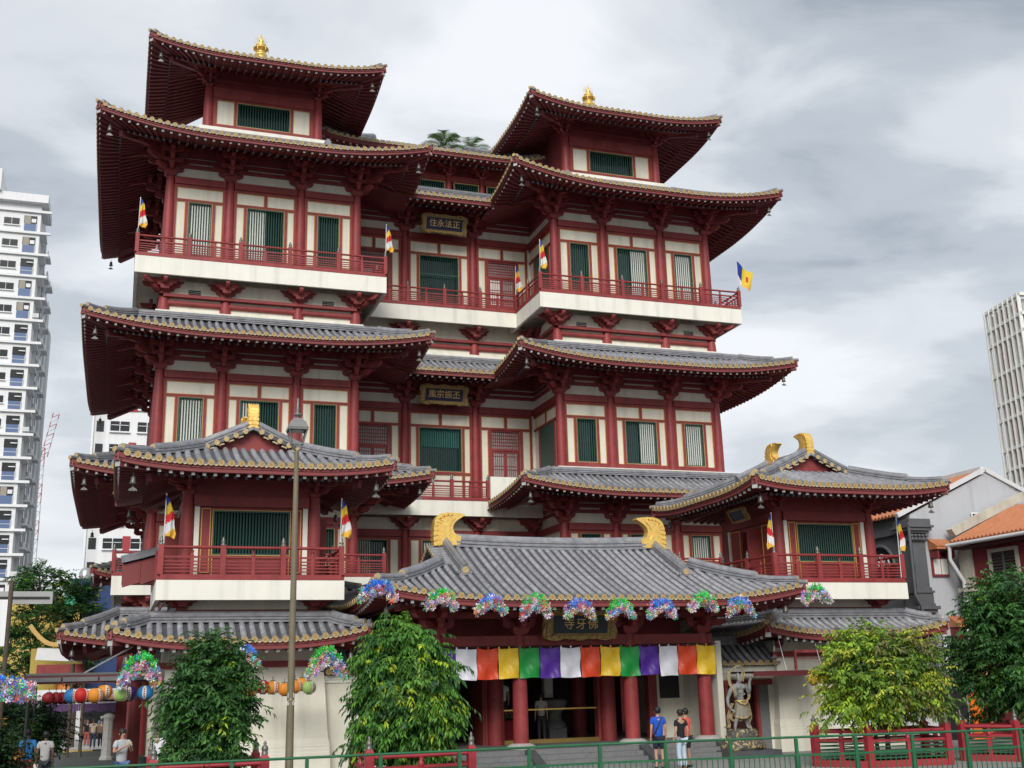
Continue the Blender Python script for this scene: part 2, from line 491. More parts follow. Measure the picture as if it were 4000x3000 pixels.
    def sheet(s, sides, courses=False):
        mb = MB()
        for sd in sides:
            h = s.hu(sd); a_, b_ = s.span(sd); us = [a_+(b_-a_)*i/36 for i in range(37)]
            if s.gx is not None and sd in 'FB': us = sorted(us+[-s.gx, s.gx, -s.gx-.01, s.gx+.01])
            if s.gy is not None and sd in 'LR': us = sorted(us+[-s.gy, s.gy, -s.gy-.01, s.gy+.01])
            if courses:
                n = 26
                for j in range(n):
                    mb.grid(lambda u, v: s.P(sd, u, max(0, s.dmax(sd, u))*(j+v)/n, .022*(1-v)), us, [0, 1], 0, False, flip=(False))
                    mb.grid(lambda u, v: s.P(sd, u, max(0, s.dmax(sd, u))*(j+1)/n, .022*v), us, [0, 1], 0, False)
            else:
                mb.grid(lambda u, v: s.P(sd, u, max(0, s.dmax(sd, u))*v), us, [0, .12, .25, .5, .75, 1], 0, True)
        return mb
    def soffit(s, sides):
        mb = MB()
        for sd in sides:
            h = s.hu(sd); a_, b_ = s.srng.get(sd, s.span(sd)); us = [a_+(b_-a_)*i/36 for i in range(37)]
            w = s.wall+.15
            mb.grid(lambda u, v: s.S(sd, u, min(w, h-abs(u))*v), us, [0, .2, .36, .6, 1], 0, False, flip=True)
        return mb
    def fascia(s, sides):
        mb = MB()
        for sd in sides:
            h = s.hu(sd); n = 40
            a_, b_ = s.span(sd)
            path = [s.P(sd, a_+(b_-a_)*i/n, 0) for i in range(n+1)]
            o = Vector(s.plan(sd, 0, -1)) - Vector(s.plan(sd, 0, 0))
            mb.sweep(path, [(-.10, -.02), (-.02, -.02), (-.02, -.17), (-.05, -.17), (-.05, -.31), (-.10, -.31)], 0, side=(o.x, o.y, 0))
        return mb
    def rafters(s, sides, pieces='', step=None, rl=1.15, round_=True, parent=None):
        par = parent or s.root
        st = step or s.step*1.12
        for sd in sides:
            h = s.hu(sd); n = int((h-.15)/st); acc = MB(); acc2 = MB(); Lf = min(3.0, h*.7)
            for i in range(-n, n+1):
                u = i*st
                if not s.span(sd)[0] <= u <= s.span(sd)[1]: continue
                dc = h-abs(u); sg = 1 if u > 0 else -1
                fan = max(0, (Lf-dc)/Lf)*.95
                def pt(d, dz):
                    return s.S(sd, u-sg*fan*d, d, dz)
                lim = s.wall if dc > Lf else max(.35, s.wall-.0*dc)
                mb = MB()
                a = pt(.10, -.06); b = pt(min(rl+.15, lim), -.05)
                mb.beam(a, b, .105, .115, 0, 1)
                # little square mark on the white end
                if sd in pieces: piece(s.root, par, 'eave_rafter', mb, [REDD, ENDW])
                else: acc.ext(mb)
                if round_ and dc > .5:
                    m2 = MB()
                    a = pt(.98, -.17); b = pt(min(s.wall, lim), -.10)
                    m2.tube([a, b], .062, 7, 0, caps=False)
                    dv = Vector(a)-Vector(b)
                    m2.disc(Vector(a)+dv.normalized()*.004, dv, .062, 7, 1)
                    if sd in pieces: piece(s.root, par, 'round_rafter', m2, [REDD, ENDB])
                    else: acc2.ext(m2)
            if acc.v:
                o = part(par, 'eave_rafter_row', acc, [REDD, ENDW]); o['kind'] = 'stuff'
            if acc2.v:
                o = part(par, 'round_rafter_row', acc2, [REDD, ENDB]); o['kind'] = 'stuff'
    def corners(s):
        return {'FL': ('F', -1), 'FR': ('F', 1), 'BR': ('B', -1), 'BL': ('B', 1)}
    def hip(s, c, D=None, parent=None, big=1.0):
        par = parent or s.root
        sd, sg = s.corners()[c]
        D = D or s.D
        pt = lambda d, dz=0: Vector(s.P(sd, sg*(s.hu(sd)-d), d, dz))
        mb = MB()
        n = 12
        dbr = min(D*.42, 1.9)
        path = [pt(.22+(dbr-.22)*i/6, .02) for i in range(7)]
        mb.sweep(path, [(a*big, b*.72*big) for a, b in RIDGE], 0)
        path = [pt(dbr+(D-dbr)*i/8, .02) for i in range(9)]
        mb.sweep(path, [(a*big, b*big) for a, b in RIDGE], 0)
        dirv = (pt(.2)-pt(.6)); hz = Vector((dirv.x, dirv.y, 0)).normalized()
        # end discs: at the lower end and at the break
        for d, zz, R in ((.20, .15, .13), (dbr-.04, .22, .14)):
            cc = pt(d, zz*big)
            mb.tube([cc-hz*.10, cc+hz*.05], R*big, 12, 0, caps=True)
            mb.tube([cc+hz*.05, cc+hz*.065], [R*.86*big, R*.8*big], 12, 1, caps=True)
            sdv = Vector((hz.y, -hz.x, 0))
            for q in (-1, 1):
                for w, rr in ((.13, .055), (.19, .035)):
                    p = cc + sdv*(q*w*big) + Vector((0,0,-.09*big))
                    mb.lathe([(0.001, -rr), (rr*.8, -rr*.5), (rr, 0), (rr*.8, rr*.5), (.001, rr)], 7, tuple(p), 0)
        # last tile pointing out along the diagonal
        tip = pt(-.04, .05)
        mb.tube([pt(.34, .08), tip], .085*big, 10, 0)
        mb.tube([tip, tip+hz*.02], [.092*big, .085*big], 10, 1)
        o = part(par, 'hip_ridge', mb, [TILE, GOLDT])
        # corner beam under the tip
        m2 = MB()
        sp = lambda d, dz: Vector(s.S(sd, sg*(s.hu(sd)-d), d, dz))
        m2.beam(sp(.06, -.06), sp(1.7, -.12), .2, .22, 0, 1)
        m2.beam(sp(1.0, -.30), sp(s.wall, -.24), .22, .26, 0, 0)
        part(par, 'corner_beam', m2, [REDD, ENDW])
        return sp(.55, -.2)
    def base(s, sides, fronts='', courses=False, raft='', tiles='', rname='tile_row'):
        """everything but the ridges, hung under a roof part"""
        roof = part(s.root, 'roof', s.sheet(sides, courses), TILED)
        s.roof = roof
        part(roof, 'soffit', s.soffit(sides), REDD)
        part(roof, 'eave_board', s.fascia(sides), REDD)  # darker red: shade under the drip tiles put into the colour
        s.rows(sides, tiles, parent=roof)
        s.rafters(sides, raft, parent=roof)
        return roof

# ------------------------------------------------------------------ bracket sets
def arm_poly(L, h=.2, c=.14):
    return [(-L/2, h), (-L/2, h*.55), (-L/2+c*.35, h*.25), (-L/2+c, 0), (L/2-c, 0), (L/2-c*.35, h*.25), (L/2, h*.55), (L/2, h)]
def make_bracket(corner=False, k=1.0):
    mb = MB()
    lat = lambda y, w: (lambda a, b, c: (a*k, y*k + c*w*k, b*k))
    outw = lambda x, w: (lambda a, b, c: (x*k + c*w*k, a*k, b*k))
    # cap block
    mb.add([(-.2*k,-.2*k,0),(.2*k,-.2*k,0),(.2*k,.2*k,0),(-.2*k,.2*k,0),(-.29*k,-.29*k,.14*k),(.29*k,-.29*k,.14*k),(.29*k,.29*k,.14*k),(-.29*k,.29*k,.14*k),
            (-.29*k,-.29*k,.27*k),(.29*k,-.29*k,.27*k),(.29*k,.29*k,.27*k),(-.29*k,.29*k,.27*k)],
           [(0,1,5,4),(1,2,6,5),(2,3,7,6),(3,0,4,7),(4,5,9,8),(5,6,10,9),(6,7,11,10),(7,4,8,11),(8,9,10,11)])
    def tier(lat, outw):
        for y, zz, L in ((0,.22,1.15),(0,.56,1.6),(-.45,.56,1.05),(-.45,.90,1.45),(-.9,.90,1.0),(-1.3,1.22,1.1)):
            mb.prism([(a, b+zz) for a, b in arm_poly(L)], -.5, .5, lat(y, .17))
            for q in (-L/2+.1, 0, L/2-.1):
                mb.prism([(q-.09, zz+.2), (q+.09, zz+.2), (q+.13, zz+.27), (q+.13, zz+.34), (q-.13, zz+.34), (q-.13, zz+.27)], -.5, .5, lat(y, .25))
        for zz, L in ((.22, .62), (.56, 1.06), (.90, 1.5)):
            mb.prism([(.2, zz+.22), (-L, zz+.22), (-L, zz+.12), (-L+.06, zz+.05), (-L+.17, zz), (.2, zz)], -.5, .5, outw(0, .18))
            mb.prism([(-L+.02, zz+.22), (-L+.26, zz+.22), (-L+.28, zz+.34), (-L, zz+.34)], -.5, .5, outw(0, .26))
        # slanted beak
        mb.prism([(.1, 1.35), (-1.0, .98), (-1.85, .72), (-1.55, .92), (-1.0, 1.16), (.1, 1.52)], -.5, .5, outw(0, .14))
    tier(lat, outw)
    if corner:
        for sx in (-1, 1):
            l2 = lambda y, w, sx=sx: (lambda a, b, c: (sx*(-y*k + c*w*k), a*k, b*k))
            o2 = lambda x, w, sx=sx: (lambda a, b, c: (-sx*a*k, (x + c*w)*k, b*k))
            if sx in corner: tier(l2, o2)
            r = math.sqrt(.5)
            if sx in corner:
                for zz, L in ((.22, .9), (.56, 1.5), (.90, 2.1)):
                    fn = lambda a, b, c, sx=sx: (sx*(-a)*r*k + c*.2*r*k*sx, a*r*k + c*.2*r*k, b*k)
                    mb.prism([(.2, zz+.24), (-L, zz+.24), (-L, zz+.12), (-L+.2, zz), (.2, zz)], -.5, .5, fn)
                fn = lambda a, b, c, sx=sx: (sx*(-a)*r*k + c*.18*r*k*sx, a*r*k + c*.18*r*k, b*k)
                mb.prism([(.1, 1.40), (-1.4, 1.0), (-2.5, .78), (-2.1, .98), (-1.4, 1.2), (.1, 1.6)], -.5, .5, fn)
    return mb
BRK = make_bracket().mesh('bracket_set', RED)
BRK_L = make_bracket((-1,)).mesh('bracket_set_corner', RED)
BRK_R = make_bracket((1,)).mesh('bracket_set_corner', RED)
# flat bracket cluster below a balcony
def make_flat(corner=()):
    mb = MB()
    lat = lambda y, w: (lambda a, b, c: (a, y + c*w, b))
    mb.box(-.22,.22,-.22,.22,0,.2)
    steps = [(-.24,.0),(.24,.0),(.26,.16),(.42,.2),(.47,.34),(.66,.38),(.72,.55),(.86,.62),(-.86,.62),(-.72,.55),(-.66,.38),(-.47,.34),(-.42,.2),(-.26,.16)]
    mb.prism(steps, -.5, .5, lat(-.08, .18))
    mb.prism([(a*.75, b*.75+.14) for a, b in steps], -.5, .5, lat(-.5, .16))
    def outs(fn):
        for zz, L in ((.1, .55), (.34, 1.0)):
            mb.prism([(.1, zz+.22), (-L, zz+.22), (-L, zz+.14), (-L+.06, zz+.05), (-L+.17, zz), (.1, zz)], -.5, .5, fn)
    outs(lambda a, b, c: (c*.17, a, b))
    for sx in corner:
        r = math.sqrt(.5)
        outs(lambda a, b, c, sx=sx: (-sx*a, c*.17, b))
        mb.prism(steps, -.5, .5, lambda a, b, c, sx=sx: (sx*(.08 + c*.18), a, b))
        outs(lambda a, b, c, sx=sx: (-sx*a*r*1.3 + c*.2*r*sx, a*r*1.3 + c*.2*r, b))
    return mb
FBK = make_flat().mesh('balcony_bracket', RED)
FBK_L = make_flat((-1,)).mesh('balcony_bracket_corner', RED)
FBK_R = make_flat((1,)).mesh('balcony_bracket_corner', RED)

def column(root, x, y, z0, z1, r=.23, m=None, name='column', parent=None, base=False):
    mb = MB()
    h = z1-z0
    mb.lathe([(r*1.06, 0), (r*1.06, h*.3), (r*1.0, h*.65), (r*.86, h*.96), (r*.80, h)], 16, (x, y, z0), 0)
    if base: mb.lathe([(r*2.1, -.02), (r*2.15, .03), (r*1.9, .10), (r*1.45, .16), (r*1.0, .18)], 20, (x, y, z0), 1)
    return part(parent or root, name, mb, [m or RED2, STONEL])

class Face:
    """a vertical facade plane; u runs along it, n points out of the building"""
    def __init__(s, ox, oy, u, n): s.o = Vector((ox, oy)); s.u = Vector(u); s.n = Vector(n)
    def box(s, mb, u0, u1, z0, z1, n0, n1, mi=0):
        a = s.o + s.u*u0 + s.n*n0; b = s.o + s.u*u1 + s.n*n1
        mb.box(a.x, b.x, a.y, b.y, z0, z1, mi)
    def pt(s, u, n): p = s.o + s.u*u + s.n*n; return (p.x, p.y)

def panel(root, fc, u0, u1, z0, z1, name='wall_panel', m=None):
    """cream panel with a thin gilt edge; both are raised off the wall"""
    mb = MB()
    fc.box(mb, u0, u1, z0, z1, .0, .02, 0)
    t = .028
    fc.box(mb, u0, u0+t, z0, z1, .02, .05, 1); fc.box(mb, u1-t, u1, z0, z1, .02, .05, 1)
    fc.box(mb, u0+t, u1-t, z0, z0+t, .02, .05, 1); fc.box(mb, u0+t, u1-t, z1-t, z1, .02, .05, 1)
    return part(root, name, mb, [m or CREAM, TRIM])

SLAT = {}
def window(root, fc, u0, u1, z0, z1, white=(0, 0), sp=.118, w=.043, cross=None, curtain=None):
    """recessed window with upright green slats; white = fraction range of the width with a pale blind behind"""
    mb = MB()
    d = .55
    # dark box behind
    fc.box(mb, u0, u1, z0, z1, -d-.02, -d, 0)
    fc.box(mb, u0+.021, u1-.021, z0+.021, z1-.021, -.30, -.29, 3)
    fc.box(mb, u0+.004, u0+.02, z0+.004, z1-.004, -d, -.052, 0); fc.box(mb, u1-.02, u1-.004, z0+.004, z1-.004, -d, -.052, 0)
    fc.box(mb, u0+.02, u1-.02, z0+.004, z0+.02, -d, -.052, 0); fc.box(mb, u0+.02, u1-.02, z1-.02, z1-.004, -d, -.052, 0)
    t = .05
    for a in ((u0, u0+t, z0, z1), (u1-t, u1, z0, z1), (u0+t, u1-t, z0, z0+t), (u0+t, u1-t, z1-t, z1)):
        fc.box(mb, *a, -.05, .04, 1)
    g = .022
    for a in ((u0-g, u0, z0-g, z1+g), (u1, u1+g, z0-g, z1+g), (u0, u1, z0-g, z0), (u0, u1, z1, z1+g)):
        fc.box(mb, *a, .03, .065, 2)
    if cross: fc.box(mb, u0+t, u1-t, cross-.03, cross+.03, -.045, -.005, 1)
    win = part(root, 'window', mb, [DARK, GREEN, TRIM, GLASS])
    if white[1] > white[0]:
        b = MB(); a0 = u0+t+(u1-u0-2*t)*white[0]; a1 = u0+t+(u1-u0-2*t)*white[1]
        fc.box(b, a0, a1, z0+t, z1-t, -.11, -.08)
        part(win, 'blind', b, BLIND)
    if curtain:
        b = MB()
        n = int((u1-u0-.1)/.06)
        for i in range(n):
            fc.box(b, u0+t+i*.06, u0+t+i*.06+.05, z0+t+(z1-z0)*curtain, z1-t, -.20-(i % 2)*.03, -.17-(i % 2)*.03)
        part(win, 'curtain', b, TEAL)
    n = max(2, int(round((u1-u0-2*t)/sp)))
    key = (round(z1-z0, 3), w, abs(fc.n.x) > .5)
    if key not in SLAT:
        s = MB(); h = (z1-z0-2*t)/2; r = w*.62
        s.add([(r,0,-h),(0,r,-h),(-r,0,-h),(0,-r,-h),(r,0,h),(0,r,h),(-r,0,h),(0,-r,h)], [(0,1,5,4),(1,2,6,5),(2,3,7,6),(3,0,4,7)])
        SLAT[key] = s.mesh('slat', GREEN)
    for i in range(n):
        u = u0+t+(u1-u0-2*t)*(i+.5)/n
        p = fc.pt(u, -.035)
        link('slat', SLAT[key], win, loc=(p[0], p[1], (z0+z1)/2))
    return win

def door(root, fc, u0, u1, z0, z1, pale_pane=True):
    mb = MB()
    H = z1-z0; mid = (u0+u1)/2
    fc.box(mb, u0, u1, z0, z1, -.5, -.48, 1)
    fc.box(mb, u0, u0+.07, z0, z1, -.48, .03, 0); fc.box(mb, u1-.07, u1, z0, z1, -.48, .03, 0)
    tz = z1-H*.26
    fc.box(mb, u0+.07, u1-.07, tz-.12, tz, -.10, .02, 0); fc.box(mb, u0+.07, u1-.07, z1-.08, z1, -.10, .02, 0)
    d = part(root, 'door', mb, [RED, DARK])
    # lattice transom
    l = MB()
    fc.box(l, u0+.07, u1-.07, tz, z1-.08, -.09, -.07, 1)
    k = int((u1-u0-.14)/.11)
    for i in range(1, k): 
        uu = u0+.07+(u1-u0-.14)*i/k; fc.box(l, uu-.018, uu+.018, tz, z1-.08, -.065, -.03, 0)
    for i in range(1, 5):
        zz = tz+(z1-.08-tz)*i/5; fc.box(l, u0+.07, u1-.07, zz-.018, zz+.018, -.06, -.035, 0)
    part(d, 'transom', l, [RED, mat('frosted_pane', (.30,.29,.28), .3, var=.2, scale=3)])
    for a, b in ((u0+.08, mid-.01), (mid+.01, u1-.08)):
        l = MB()
        fc.box(l, a, a+.09, z0, tz-.12, -.09, -.02, 0); fc.box(l, b-.09, b, z0, tz-.12, -.09, -.02, 0)
        fc.box(l, a+.09, b-.09, tz-.22, tz-.12, -.09, -.02, 0); fc.box(l, a+.09, b-.09, z0, z0+H*.22, -.09, -.02, 0)
        fc.box(l, a+.09, b-.09, z0+H*.22, tz-.22, -.08, -.06, 1)
        k = 5
        for i in range(1, k):
            uu = a+.09+(b-a-.18)*i/k; fc.box(l, uu-.014, uu+.014, z0+H*.22, tz-.22, -.055, -.03, 0)
        for zz in (.1, .2, .5, .6, .9):
            zc = z0+H*.22+(tz-.22-z0-H*.22)*zz; fc.box(l, a+.09, b-.09, zc-.014, zc+.014, -.05, -.032, 0)
        part(d, 'door_leaf', l, [RED, BLIND if a < mid-.2 and pale_pane else mat('frosted_pane', (.3,.29,.28))])  # first leaf can take the paler pane colour
    return d

def wallseg(mb, fc, u0, u1, z0, z1, holes):
    """cream wall 0.15 thick with rectangular openings"""
    us = sorted(set([u0, u1] + [h[0] for h in holes] + [h[1] for h in holes]))
    for a, b in zip(us, us[1:]):
        hs = [h for h in holes if h[0] <= a+1e-6 and h[1] >= b-1e-6]
        if not hs: fc.box(mb, a, b, z0, z1, -.6, 0); continue
        h = hs[0]
        if h[2] > z0: fc.box(mb, a, b, z0, h[2], -.6, 0)
        if h[3] < z1: fc.box(mb, a, b, h[3], z1, -.6, 0)

def facade(root, fc, cols, z0, zt, spec, panels=True, colr=.23, zc0=None, brackets=None, bz=None, band=1.5, colskip=(), sill=.62, upper=True, wu=None):
    """cols: u of the columns; spec per bay: dict(win=(u0,u1), white=, door=, closed=)"""
    wall = MB(); tim = MB(); holes = []
    wz1 = zt-1.19 if upper else zt-.50
    for i, sp in enumerate(spec):
        a, b = cols[i]+colr*.9, cols[i+1]-colr*.9
        if sp is None: continue
        if 'win' in sp:
            wz0 = sp.get('z0', z0+sill); wt = sp.get('z1', wz1)
            holes.append((sp['win'][0], sp['win'][1], wz0, wt))
        if 'door' in sp: holes.append((sp['door'][0], sp['door'][1], z0+.05, wz1+.02))
    wu = wu or (cols[0], cols[-1])
    wallseg(wall, fc, wu[0], wu[1], z0, zt+band, holes)
    part(root, 'wall', wall, CREAM)
    # timber frame
    for i, sp in enumerate(spec):
        a, b = cols[i]+colr*.85, cols[i+1]-colr*.85
        fc.box(tim, a, b, zt-.33, zt, 0, .17)                      # architrave
        fc.box(tim, a, b, zt-.35, zt-.33, 0, .10)
        fc.box(tim, a, b, z0, z0+.14, 0, .14)                      # ground sill
        # upper band of beams behind the brackets
        if band > .8:
            for q in (.50, .78, 1.05):
                fc.box(tim, cols[i], cols[i+1], zt+q, zt+q+.17, 0, .12)
            fc.box(tim, cols[i], cols[i+1], zt+1.22, zt+band, 0, .14)
        if sp is None:
            fc.box(tim, a, b, z0+.14, zt-.35, 0, .05); continue
        if not panels: continue
        hz = [zt-.35, zt-.47, zt-1.06, zt-1.17] if upper else [zt-.35, zt-.36, zt-.37, zt-.48]
        fc.box(tim, a, b, hz[1], hz[0], 0, .08)
        fc.box(tim, a, b, hz[3], hz[2], 0, .08)
        fc.box(tim, a, a+.12, z0+.14, hz[3], 0, .08); fc.box(tim, b-.12, b, z0+.14, hz[3], 0, .08)
        a2, b2 = a+.12, b-.12
        if upper: fc.box(tim, a, a2, hz[2], hz[1], 0, .08); fc.box(tim, b2, b, hz[2], hz[1], 0, .08)
        if not upper: pass
        elif sp.get('dbl'):
            mid = (a+b)/2
            fc.box(tim, mid-.07, mid+.07, hz[2], hz[1], 0, .08)
            panel(root, fc, a2, mid-.07, hz[2], hz[1]); panel(root, fc, mid+.07, b2, hz[2], hz[1])
        else: panel(root, fc, a2, b2, hz[2], hz[1])
        op = sp.get('win') or sp.get('door')
        w0, w1 = op
        zb = sp.get('z0', z0+sill) if 'win' in sp else z0+.14
        # jambs beside the opening
        j = .15
        fc.box(tim, w0-j, w0-.022, z0+.14, hz[3], 0, .08); fc.box(tim, w1+.022, w1+j, z0+.14, hz[3], 0, .08)
        if w0-j-a2 > .08: panel(root, fc, a2, w0-j, zb-.05, hz[3])
        if b2-w1-j > .08: panel(root, fc, w1+j, b2, zb-.05, hz[3])
        if 'win' in sp:
            fc.box(tim, w0-.022, w1+.022, zb-.17, zb-.022, 0, .08)
            fc.box(tim, a2, w0-j, zb-.17, zb-.05, 0, .078); fc.box(tim, w1+j, b2, zb-.17, zb-.05, 0, .078)
            if zb-.17-z0-.14 > .1: panel(root, fc, a2, w0-j, z0+.14, zb-.17); panel(root, fc, w0-.022, w1+.022, z0+.14, zb-.17); panel(root, fc, w1+j, b2, z0+.14, zb-.17)
            window(root, fc, w0, w1, zb, sp.get('z1', wz1), sp.get('white', (0, 0)), curtain=sp.get('curtain'), cross=sp.get('cross'))
        else: door(root, fc, w0, w1, z0+.05, wz1+.02, sp.get('pale_pane', True))
    part(root, 'timber_frame', tim, RED)
    for i, u in enumerate(cols):
        if i in colskip: continue
        p = fc.pt(u, .0)
        column(root, p[0], p[1], z0 if zc0 is None else zc0, zt+.02, colr)
    rz = math.atan2(fc.n.x, -fc.n.y)
    if brackets:
        pl = []
        for i, u in enumerate(cols):
            k = brackets[i]
            if k == ' ': continue
            p = fc.pt(u, .0)
            me = {'B': BRK, 'L': BRK_L, 'R': BRK_R}[k]
            pl.append((me, (p[0], p[1], zt+.02, rz)))
        for me, q in pl: copies(root, root, 'bracket_set', me, [q])

RAILM = {}
def railing(root, p0, p1, z, npan, ends=(True, True), h=1.0, m=None, post_h=1.06):
    m = m or RED2
    p0 = Vector((*p0, z)); p1 = Vector((*p1, z)); L = (p1-p0).length; d = (p1-p0)/L; rz = math.atan2(d.y, d.x)
    mb = MB()
    mb.beam(p0+Vector((0,0,.085)), p1+Vector((0,0,.085)), .16, .17)
    mb.beam(p0+Vector((0,0,.72)), p1+Vector((0,0,.72)), .08, .06)
    mb.tube([p0+Vector((0,0,h-.03)), p1+Vector((0,0,h-.03))], .05, 8)
    rl = part(root, 'balcony_railing', mb, m)
    key = ('post', post_h, m.name)
    if key not in RAILM:
        b = MB(); b.box(-.085,.085,-.085,.085,.17,post_h)
        b.lathe([(.085,0),(.09,.03),(.05,.05),(.075,.10),(.08,.13),(.045,.17),(.05,.20),(.03,.25),(.001,.29)], 10, (0,0,post_h), 1)
        RAILM[key] = b.mesh('post', [m, METAL])
        b = MB(); b.box(-.055,.055,-.05,.05,.17,.69); b.lathe([(.06,0),(.06,.03),(.035,.07),(.05,.13),(.065,.18)], 8, (0,0,.75), 0)
        RAILM[('bal', m.name)] = b.mesh('baluster', m)
    w = L/npan
    for i in range(npan+1):
        if (i == 0 and not ends[0]) or (i == npan and not ends[1]): continue
        p = p0+d*(w*i)
        link('post', RAILM[key], rl, loc=p, rot=(0,0,rz))
    for i in range(npan):
        p = p0+d*(w*(i+.5)); link('baluster', RAILM[('bal', m.name)], rl, loc=p, rot=(0,0,rz))
        for q in (0, 1):
            a = p0+d*(w*(i+q*.5)+(.085 if q == 0 else .055)); b_ = p0+d*(w*(i+.5+q*.5)-(.055 if q == 0 else .085))
            ln = round((b_-a).length, 2); k2 = ('bar', ln, m.name)
            if k2 not in RAILM:
                b = MB(); b.box(-ln/2, ln/2, -.018, .018, -.02, .02); RAILM[k2] = b.mesh('rail_bar', m)
            for j in range(4):
                kk = (root.name, 'rail_bar'); COUNT[kk] = COUNT.get(kk, 0)+1
                if COUNT[kk] > 298: 
                    qd = STUFF.setdefault(kk, (root, 'rail_bar', MB(), m)); t = MB(); t.box(-ln/2, ln/2, -.018, .018, -.02, .02)
                    qd[2].ext(t, Matrix.Translation((a+b_)/2+Vector((0,0,.27+.105*j))) @ Matrix.Rotation(rz, 4, 'Z'))
                else: link('rail_bar', RAILM[k2], rl, loc=(a+b_)/2+Vector((0,0,.27+.105*j)), rot=(0,0,rz))
    return rl

def slab(root, x0, x1, y0, y1, z0, z1, sides='FLR', t=.14, name='balcony_slab'):
    mb = MB()
    if 'F' in sides: mb.box(x0, x1, y0, y0+t, z0, z1)
    if 'L' in sides: mb.box(x0, x0+t, y0+t, y1, z0, z1)
    if 'R' in sides: mb.box(x1-t, x1, y0+t, y1, z0, z1)
    mb.box(x0+t, x1-t, y0+t, y1, z1-.22, z1-.002)
    return part(root, name, mb, SLABM)

def chiwen(root, parent, pos, ang, k=1.0, name='ridge_ornament'):
    """gilt owl-tail ornament; its mouth looks along +a (rotated by ang about z)"""
    mb = MB(); th = .30*k
    P = [(0,0),(-.01,.35),(.0,.60),(.03,.76),(.10,.88),(.22,.96),(.40,1.0),(.60,1.0),(.80,.985),(.95,.965),(.97,.925),(.87,.865),(.75,.79),(.655,.71),(.60,.62),(.585,.52),(.62,.41),(.70,.34),(.84,.29),(.80,0)]
    ca, sa = math.cos(ang), math.sin(ang)
    def fn(a, b, c): return (pos[0]+(a-.3)*k*ca - c*sa, pos[1]+(a-.3)*k*sa + c*ca, pos[2]+b*k)
    core = [(a, b) for a, b in P]
    mb.prism(core, -th*.5, th*.5, fn)
    inner = [(.18,.02),(.17,.55),(.23,.74),(.36,.84),(.52,.87),(.68,.86),(.55,.74),(.46,.58),(.45,.42),(.52,.29),(.66,.22),(.70,.02)]
    mb.prism(inner, -th*.62, th*.62, fn)
    # scales along the back
    path = [(.03,.05),(.02,.2),(.02,.35),(.03,.5),(.05,.64),(.10,.76),(.18,.85),(.29,.915),(.41,.945),(.53,.95)]
    for i, (a, b) in enumerate(path):
        for w, off in ((.055, 0), (.04, .075)):
            aa, bb = a+off*(1 if b < .8 else .5), b-off*(0 if b < .7 else .7)
            mb.prism([(aa-w*.8, bb-w), (aa+w*.8, bb-w), (aa+w*.8, bb+w*.8), (aa-w*.8, bb+w*.8)], -th*.60, th*.60, fn)
    return part(parent, name, mb, GOLD)
# ------------------------------------------------------------------ main temple hall
hall = thing('temple_hall', (0, 57, 0), 'tall four-storey red and cream temple hall with twin towers and tiered grey tiled roofs', 'temple')
BELLS = []
CN = {'FL': 'front left', 'FR': 'front right', 'BL': 'rear left', 'BR': 'rear right'}
LV = {4.45: 'ground-storey', 11.23: 'second-storey', 17.6: 'third-storey', 26.9: 'fourth-storey'}
SIDE = {-1: 'left', 1: 'right'}
def tower_roof(s, ze, lift, D, tiles, raft, slope=.47, back=66.7, inner=True, curve=.03, cut=51.9):
    cy = (48.1+back)/2
    r = Roof(hall, s*9.66, cy, 7.58, cy-48.1, ze, lift, 6.0, slope, curve, D, 3.2)
    sd_in = 'L' if s > 0 else 'R'
    r.rng[sd_in] = (cy-cut, r.ey) if s > 0 else (-r.ey, cut-cy)
    r.srng[sd_in] = (cy-54.8, r.ey) if s > 0 else (-r.ey, 54.8-cy)
    sides = 'FLR'
    r.base(sides, tiles=tiles, raft=raft)
    bl = []
    for c in ('FL', 'FR', 'BL' if s < 0 else 'BR'):
        bl.append((r.hip(c, parent=r.roof), f"{CN[c]} corner of the {SIDE[s]} tower's {LV[ze]} roof"))
    BELLS.extend(bl)
    # stacked tile band along the wall foot
    mb = MB(); d = D
    pf = [r.P('F', -r.ex+d, d, .0), r.P('F', r.ex-d, d, .0)]
    mb.sweep(pf, [(a*1.1, b*.95) for a, b in RIDGE])
    for q in 'LR':
        lo, hi = r.span(q); lo = max(lo, -r.ey+d); hi = min(hi, r.ey-d)
        mb.sweep([r.P(q, lo, d), r.P(q, hi, d)], [(a*1.1, b*.95) for a, b in RIDGE])
    part(r.roof, 'top_ridge', mb, TILE)
    return r
def centre_roof(ze, D, yE, half, name='F', tiles='F', slope=.47):
    r = Roof(hall, 0, yE+8, 9.0, 8.0, ze, 0.0, 5, slope, .03, D, 3.2)
    r.rng['F'] = (-half, half)
    r.base('F', tiles=tiles, raft='F')
    r.rng['F'] = (-5.1, 5.1)
    part(r.roof, 'valley_sheet', r.sheet('F'), TILED) if False else None
    acc = MB()
    for u in r.us('F'):
        if abs(u) > half and D-(abs(u)-2.1) > .3: acc.ext(r.row('F', u, cap=False, d0_=abs(u)-2.1))
    acc.grid(lambda u, v: r.P('F', u, max(.0, u-2.1)+(D-max(0, u-2.1))*v), [half, 3, 4, 5.1], [0, .5, 1], 0, False)
    acc.grid(lambda u, v: r.P('F', -u, max(.0, u-2.1)+(D-max(0, u-2.1))*v), [half, 3, 4, 5.1], [0, .5, 1], 0, False, flip=True)
    o = part(r.roof, 'valley_tiles', acc, TM); o['kind'] = 'stuff'
    mb = MB(); mb.sweep([r.P('F', -5, D), r.P('F', 5, D)], [(a*1.1, b*.95) for a, b in RIDGE])
    part(r.roof, 'top_ridge', mb, TILE)
    return r
R2 = {}; R3 = {}; R4 = {}
